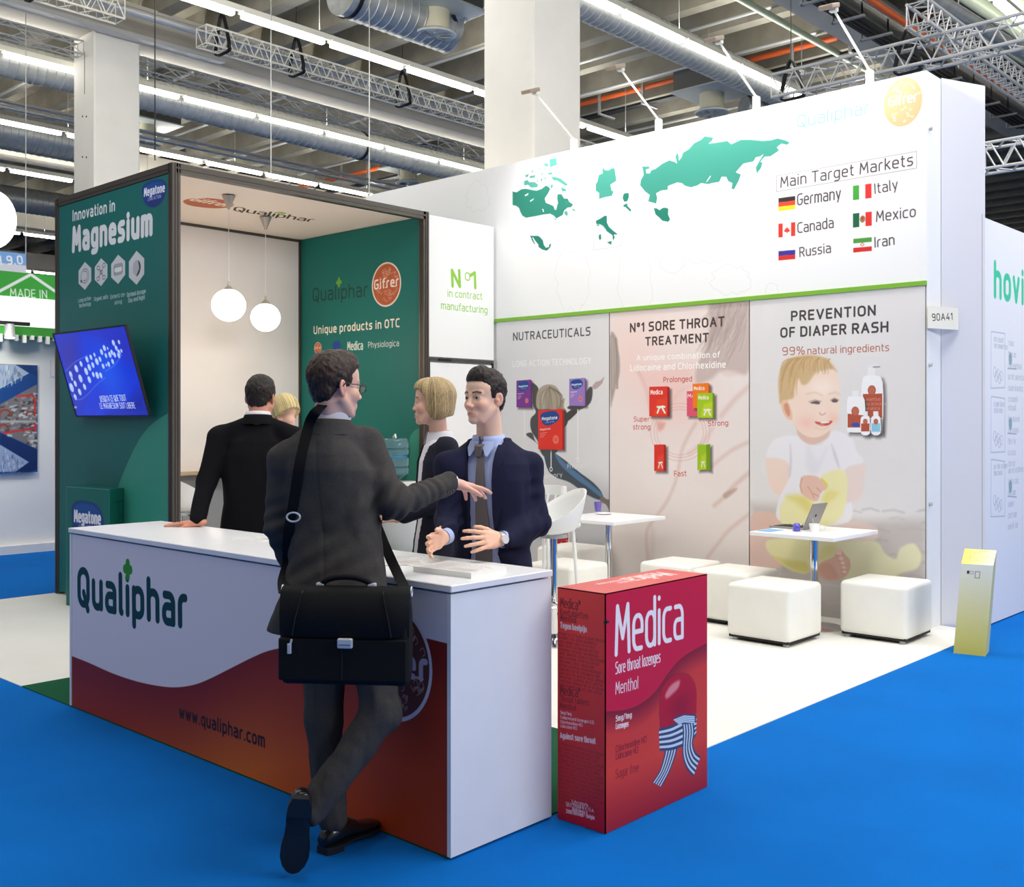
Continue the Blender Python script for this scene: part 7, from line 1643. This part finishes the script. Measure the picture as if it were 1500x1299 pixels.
cyl_ = np.interp(X[2].ravel(), [.8, 1.05, 1.2, 1.5], [0.012, c0[1]*.4+.012, c0[1]*.8+.01, nb[1]]).reshape(X[2].shape); hw = np.interp(X[2].ravel(), [.78, .9, 1.0, 1.15, 1.3, 1.42, 1.5], [.095, .082, .066, .058, .062, .068, .078]).reshape(X[2].shape)
sd = np.maximum(np.abs(X[1]-cyl_-.004)-hw, -(X[0]-.0)); j.f = np.maximum(j.f, (-sd).astype(np.float32))
j.ell(nb+np.array([.03, 0, .03]), (.085, .062, .09), None, .006, 's')
def fold(c, n, w_, amp, freq, ph=0):
    dd = ((X[0]-c[0])**2+(X[1]-c[1])**2+(X[2]-c[2])**2); q = X[0]*n[0]+X[1]*n[1]+X[2]*n[2]; return (amp*np.exp(-dd/w_**2)*np.sin(q*freq+ph)).astype(np.float32)
j.f += fold(eL, (.6, 0, .7), .09, .006, 150)+fold(eR, (.6, 0, .7), .09, .005, 150)+fold((eL+sL)/2, (.2, .4, .9), .1, .0025, 110)+fold(np.array([.1, .13, 1.0]), (0, .5, .8), .12, .004, 80)
j.noise(.0045, (.05, .05, .12), 15); j.mesh('jacket', M_navy, t2)
yc = lambda z: float(np.interp(z, [.8, 1.05, 1.2, 1.5], [0.012, c0[1]*.4+.012, c0[1]*.8+.01, nb[1]]))+.004
hwf = lambda z: float(np.interp(z, [.78, .9, 1.0, 1.15, 1.3, 1.42, 1.5], [.095, .082, .066, .058, .062, .068, .078]))
for a in (-1, 1):
    zs = [1.475, 1.44, 1.40, 1.385, 1.36, 1.32, 1.26, 1.18, 1.10]; wd = [.028, .034, .040, .030, .060, .056, .046, .028, .004]
    strip_front(T2, [(yc(z)+a*(hwf(z)-.002), z) for z in zs], [(yc(z)+a*(hwf(z)+w_), z) for z, w_ in zip(zs, wd)], .014, .006).build('lapel', M_navy, t2, True, angle=1.0)
collar(t2, nb+np.array([-.004, 0, -.036]), .0605, .040, M_shirtB, open_=.16, flare=.024, lean=(.2, 0), tipd=.042)
for a in (-1, 1):
    c_ = nb[1]; strip_front(T2, [(c_+a*.008, 1.487), (c_+a*.018, 1.462), (c_+a*.036, 1.428)], [(c_+a*.055, 1.492), (c_+a*.062, 1.462), (c_+a*.046, 1.424)], .016, .006).build('collar_point', M_shirtB, t2, True)
zs = [1.425, 1.38, 1.30, 1.2, 1.1, 1.0, .955, .925]; hwt = [.014, .019, .023, .028, .033, .038, .040, .004]
tie = strip_front(T2, [(yc(z)+.002-w_, z) for z, w_ in zip(zs, hwt)], [(yc(z)+.002+w_, z) for z, w_ in zip(zs, hwt)], .004, .006).build('tie', M_tie, t2, True, angle=1.0)
x0 = tors_x(T2, nb[1], 1.44)-.004; MB().add([(x0+.002, nb[1]-.023, 1.478), (x0+.002, nb[1]+.023, 1.478), (x0+.008, nb[1]+.014, 1.420), (x0+.008, nb[1]-.014, 1.420), (x0+.020, nb[1]-.018, 1.468), (x0+.020, nb[1]+.018, 1.468), (x0+.022, nb[1]+.012, 1.424), (x0+.022, nb[1]-.012, 1.424)], [(0, 3, 2, 1), (4, 5, 6, 7), (0, 1, 5, 4), (1, 2, 6, 5), (2, 3, 7, 6), (3, 0, 4, 7)]).build('tie_knot', M_tie, t2)
legs(t2, .90, [[np.array([0, .085, .82]), np.array([.01, .10, .48]), np.array([-.02, .11, .09])], [np.array([0, -.085, .82]), np.array([.02, -.10, .48]), np.array([.0, -.11, .09])]], M_navy, 0, 0, .158, .108, .008, 21)
MB().loft([[(.102*math.cos(a)*1.02, .152*math.sin(a), .945+z) for a in np.linspace(0, 2*PI, 41)[:-1]] for z in (0, .034)]).build('belt', M_blk, t2, True)
for y in (.11, -.11): shoe(t2, (-.10, y, .014), (1, .15*np.sign(y), 0), (0, 0, 1), M_shoe)
MB().cyl(tuple(wL-fL*.035), tuple(wL-fL*.008), .036, 20).build('shirt_cuff', M_shirtB, t2, True); MB().cyl(tuple(wR-fR*.03), tuple(wR-fR*.0), .034, 20).build('shirt_cuff', M_shirtB, t2, True)
wq = wL+fL*.004; wt = MB().cyl(tuple(wq-fL*.011), tuple(wq+fL*.011), .0315, 24).build('watch_strap', M_silver, t2, True)
cn = (L(700, 790, 4.0)-L(700, 790, 4.5)); cn -= fL*(cn@fL); cn /= np.linalg.norm(cn); MB().cyl(tuple(wq+cn*.028), tuple(wq+cn*.037), .019, 24).build('watch_face', mat('watch_white', rgb(236, 236, 238), .15, .2), t2, True)
# ================================================================== man in black jacket leaning on the far end of the counter
t3, L, yw = frame_person(372, 6.14, 47, 'dark-haired man in black jacket seen from behind, leaning one hand on the counter')
hc = L(382, 583, 6.16); Rq = Rh(36, yw, 8, 0); nb = L(378, 608, 6.14)
sL, eL, wL = L(320, 640, 6.12), L(303, 705, 6.06), L(289, 759, 5.93)
sR, eR, wR = L(430, 640, 6.16), L(440, 710, 6.2), L(425, 770, 6.32)
c0 = (sL+sR)/2
T3 = [(.78, .19, .13, 0, 0), (.95, .185, .13, 0, 0), (1.1, .172, .12, 0, c0[1]*.5), (1.25, .182, .12, 0, c0[1]*.8), (1.38, .185, .115, 0, c0[1]), (1.46, .15, .1, 0, c0[1]), (1.51, .10, .08, 0, nb[1]), (1.55, .07, .07, 0, nb[1])]
bd = Sdf([-.3, -.35, .90], [.45, .48, 1.88], .0055); Th = head_sdf(bd, hc, Rq); neck_sdf(bd, Th, nb+np.array([0, 0, -.04]), .054, .06)
bd.torso([(.95, .13, .09, 0, 0), (1.38, .14, .08, 0, c0[1]), (1.47, .06, .05, 0, nb[1])], k=.03); bd.chain([sL, eL, wL], [.045, .04, .027], .02); bd.chain([sR, eR, wR], [.045, .04, .027], .02)
fw_ = L(244, 765, 5.96)-wL; fw_[2] = -.01; fw_ /= np.linalg.norm(fw_); wz = wL.copy(); wz[2] = 1.012
bd.cap(wL, wz, .027, .026, .01); hand_sdf(bd, wz, fw_, (0, 0, -1), L(270, 700, 5.8)-L(270, 700, 5.9), curl=(.06, .06, .04), spread=.10, thumb=.6); hand_sdf(bd, wR, (.3, 0, -.9), (0, 1, 0), (1, 0, 0))
o = bd.mesh('body', M_skin, t3); colattr(o, bd.P, lambda P: skin_cols(P, hc, Rq, (222, 158, 130))); eyes(t3, Th, Rq, hc)
hair_short(t3, Th, Rq, hc, 'near_black_hair', rgb(34, 24, 20), .0035, .016, grow=(.102, .083, .096))
j = Sdf([-.28, -.36, .76], [.36, .44, 1.6], .007); j.torso(T3, .004, k=.02)
for sh, a in ((sL, 1), (sR, -1)): j.cap(nb+np.array([0, a*.06, -.05]), sh, .042, .060, .04)
j.chain([sL, eL, wL], [.066, .056, .044], .02); j.chain([sR, eR, wR], [.066, .055, .042], .02); j.ell(nb+np.array([.028, 0, .04]), (.066, .050, .06), None, .006, 's'); j.noise(.006, (.06, .06, .13), 31); j.mesh('jacket', M_black, t3)
collar(t3, nb+np.array([0, 0, -.040]), .068, .034, M_black, open_=1.0, flare=.02, name='jacket_collar', tips=False); collar(t3, nb+np.array([0, 0, -.032]), .060, .045, M_shirtW, open_=.35, flare=.004)
legs(t3, .88, [[np.array([0, .085, .82]), np.array([.02, .10, .46]), np.array([-.02, .12, .09])], [np.array([0, -.085, .82]), np.array([.02, -.10, .46]), np.array([-.02, -.12, .09])]], M_black, 0, 0, .16, .11, .009, 41)
for y in (.12, -.12): shoe(t3, (-.10, y, .014), (1, .1, 0), (0, 0, 1), M_shoe)
# ================================================================== women
def woman(px, d, yaw, head_px, nbp, head_yaw, lab, hairn, hairc, topm, blm, pants, shp, vx=.006, length=.115, pitch=0):
    t, L, yw = frame_person(px, d, yaw, lab); hc = L(*head_px); Rq = Rh(head_yaw, yw, pitch, 0); nb = L(*nbp); zt = nb[2]
    bd = Sdf([-.28, -.32, .85], [.34, .32, hc[2]+.2], .0042 if vx < .007 else .006); Th = head_sdf(bd, hc, Rq, True); neck_sdf(bd, Th, nb+np.array([0, 0, -.04]), .043, .05)
    S = [np.array([nb[0]-.01, a*.165, zt-.075]) for a in (-1, 1)]; E_ = [np.array([nb[0]+.0, a*.20, zt-.34]) for a in (-1, 1)]; Wr = [np.array([nb[0]+.20, a*.13, zt-.42]) for a in (-1, 1)]
    bd.torso([(.95, .13, .09, 0, 0), (zt-.15, .13, .08, nb[0], 0), (zt-.06, .05, .045, nb[0], 0)], k=.03)
    for a in (0, 1): bd.chain([S[a], E_[a], Wr[a]], [.04, .035, .024], .02); hand_sdf(bd, Wr[a], (.9, -.4*(2*a-1), .05), (0, -(2*a-1), -.2), (0, 0, 1), sc_=.92)
    o = bd.mesh('body', M_skin, t); colattr(o, bd.P, lambda P: skin_cols(P, hc, Rq, (238, 188, 162), lips=(200, 96, 92), brow=(110, 84, 60))); eyes(t, Th, Rq, hc); hair_bob(t, Th, Rq, hc, hairn, hairc, length)
    TT = [(.82, .185, .13, 0, 0), (.95, .175, .12, 0, 0), (1.08, .145, .10, 0, 0), (zt-.28, .155, .115, nb[0]*.6, 0), (zt-.15, .165, .11, nb[0], 0), (zt-.07, .14, .085, nb[0], 0), (zt-.035, .07, .06, nb[0], 0)]
    b = Sdf([-.25, -.28, .80], [.3, .28, zt+.06], vx); b.torso(TT, -.008, k=.02); b.torso([(zt-.08, .06, .06, nb[0], 0), (zt-.005, .052, .054, nb[0], 0)], k=.02); b.mesh('blouse', blm, t)
    collar(t, nb+np.array([0, 0, -.035]), .056, .034, blm, open_=.4, flare=.02)
    j = Sdf([-.28, -.34, .80], [.36, .34, zt+.04], vx); j.torso(TT, .005, k=.02)
    for a in (0, 1): j.cap(np.array([nb[0], (2*a-1)*.07, zt-.065]), S[a], .03, .052, .03); j.chain([S[a], E_[a], Wr[a]], [.056, .048, .036], .02)
    X = [j.ax[i].astype(np.float32).reshape([-1 if q == i else 1 for q in range(3)]) for i in range(3)]
    j.f = np.maximum(j.f, -(np.maximum(np.abs(X[1])-.085-.05*np.maximum(X[2]-zt+.25, 0), -X[0])+0*X[2]).astype(np.float32)); j.ell(nb+np.array([.02, 0, .02]), (.075, .068, .06), None, .006, 's'); j.noise(.004, (.05, .05, .12), 51); j.mesh('cardigan', topm, t)
    legs(t, .90, [[np.array([0, .08, .82]), np.array([.02, .09, .47]), np.array([-.02, .09, .10])], [np.array([0, -.08, .82]), np.array([.02, -.09, .47]), np.array([-.02, -.09, .10])]], pants, 0, 0, .168, .12, .009, 61)
    for y in (.09, -.09): shoe(t, (-.09, y, .014), (1, 0, 0), (0, 0, 1), M_shoe, L=.25, wd=.043)
    return t
woman(640, 5.52, 146, (634, 589, 5.5), (643, 633, 5.54), 134, 'blonde woman with bobbed hair in navy cardigan and white collar, in profile behind the counter', 'blonde_hair', rgb(168, 144, 104), mat('navy_cardigan', rgb(24, 26, 42), .9, bump=.3, bscale=500), M_shirtW, mat('black_trousers', rgb(16, 16, 20), .85), None, .006, .095)
woman(424, 7.05, 120, (416, 606, 7.0), (424, 642, 7.05), 96, 'fair-haired woman almost hidden behind the man in the black jacket', 'pale_blonde_hair', rgb(202, 180, 126), mat('dark_top', rgb(30, 28, 34), .9), M_shirtW, MATS['black_trousers'], None, .008, .03, 22)
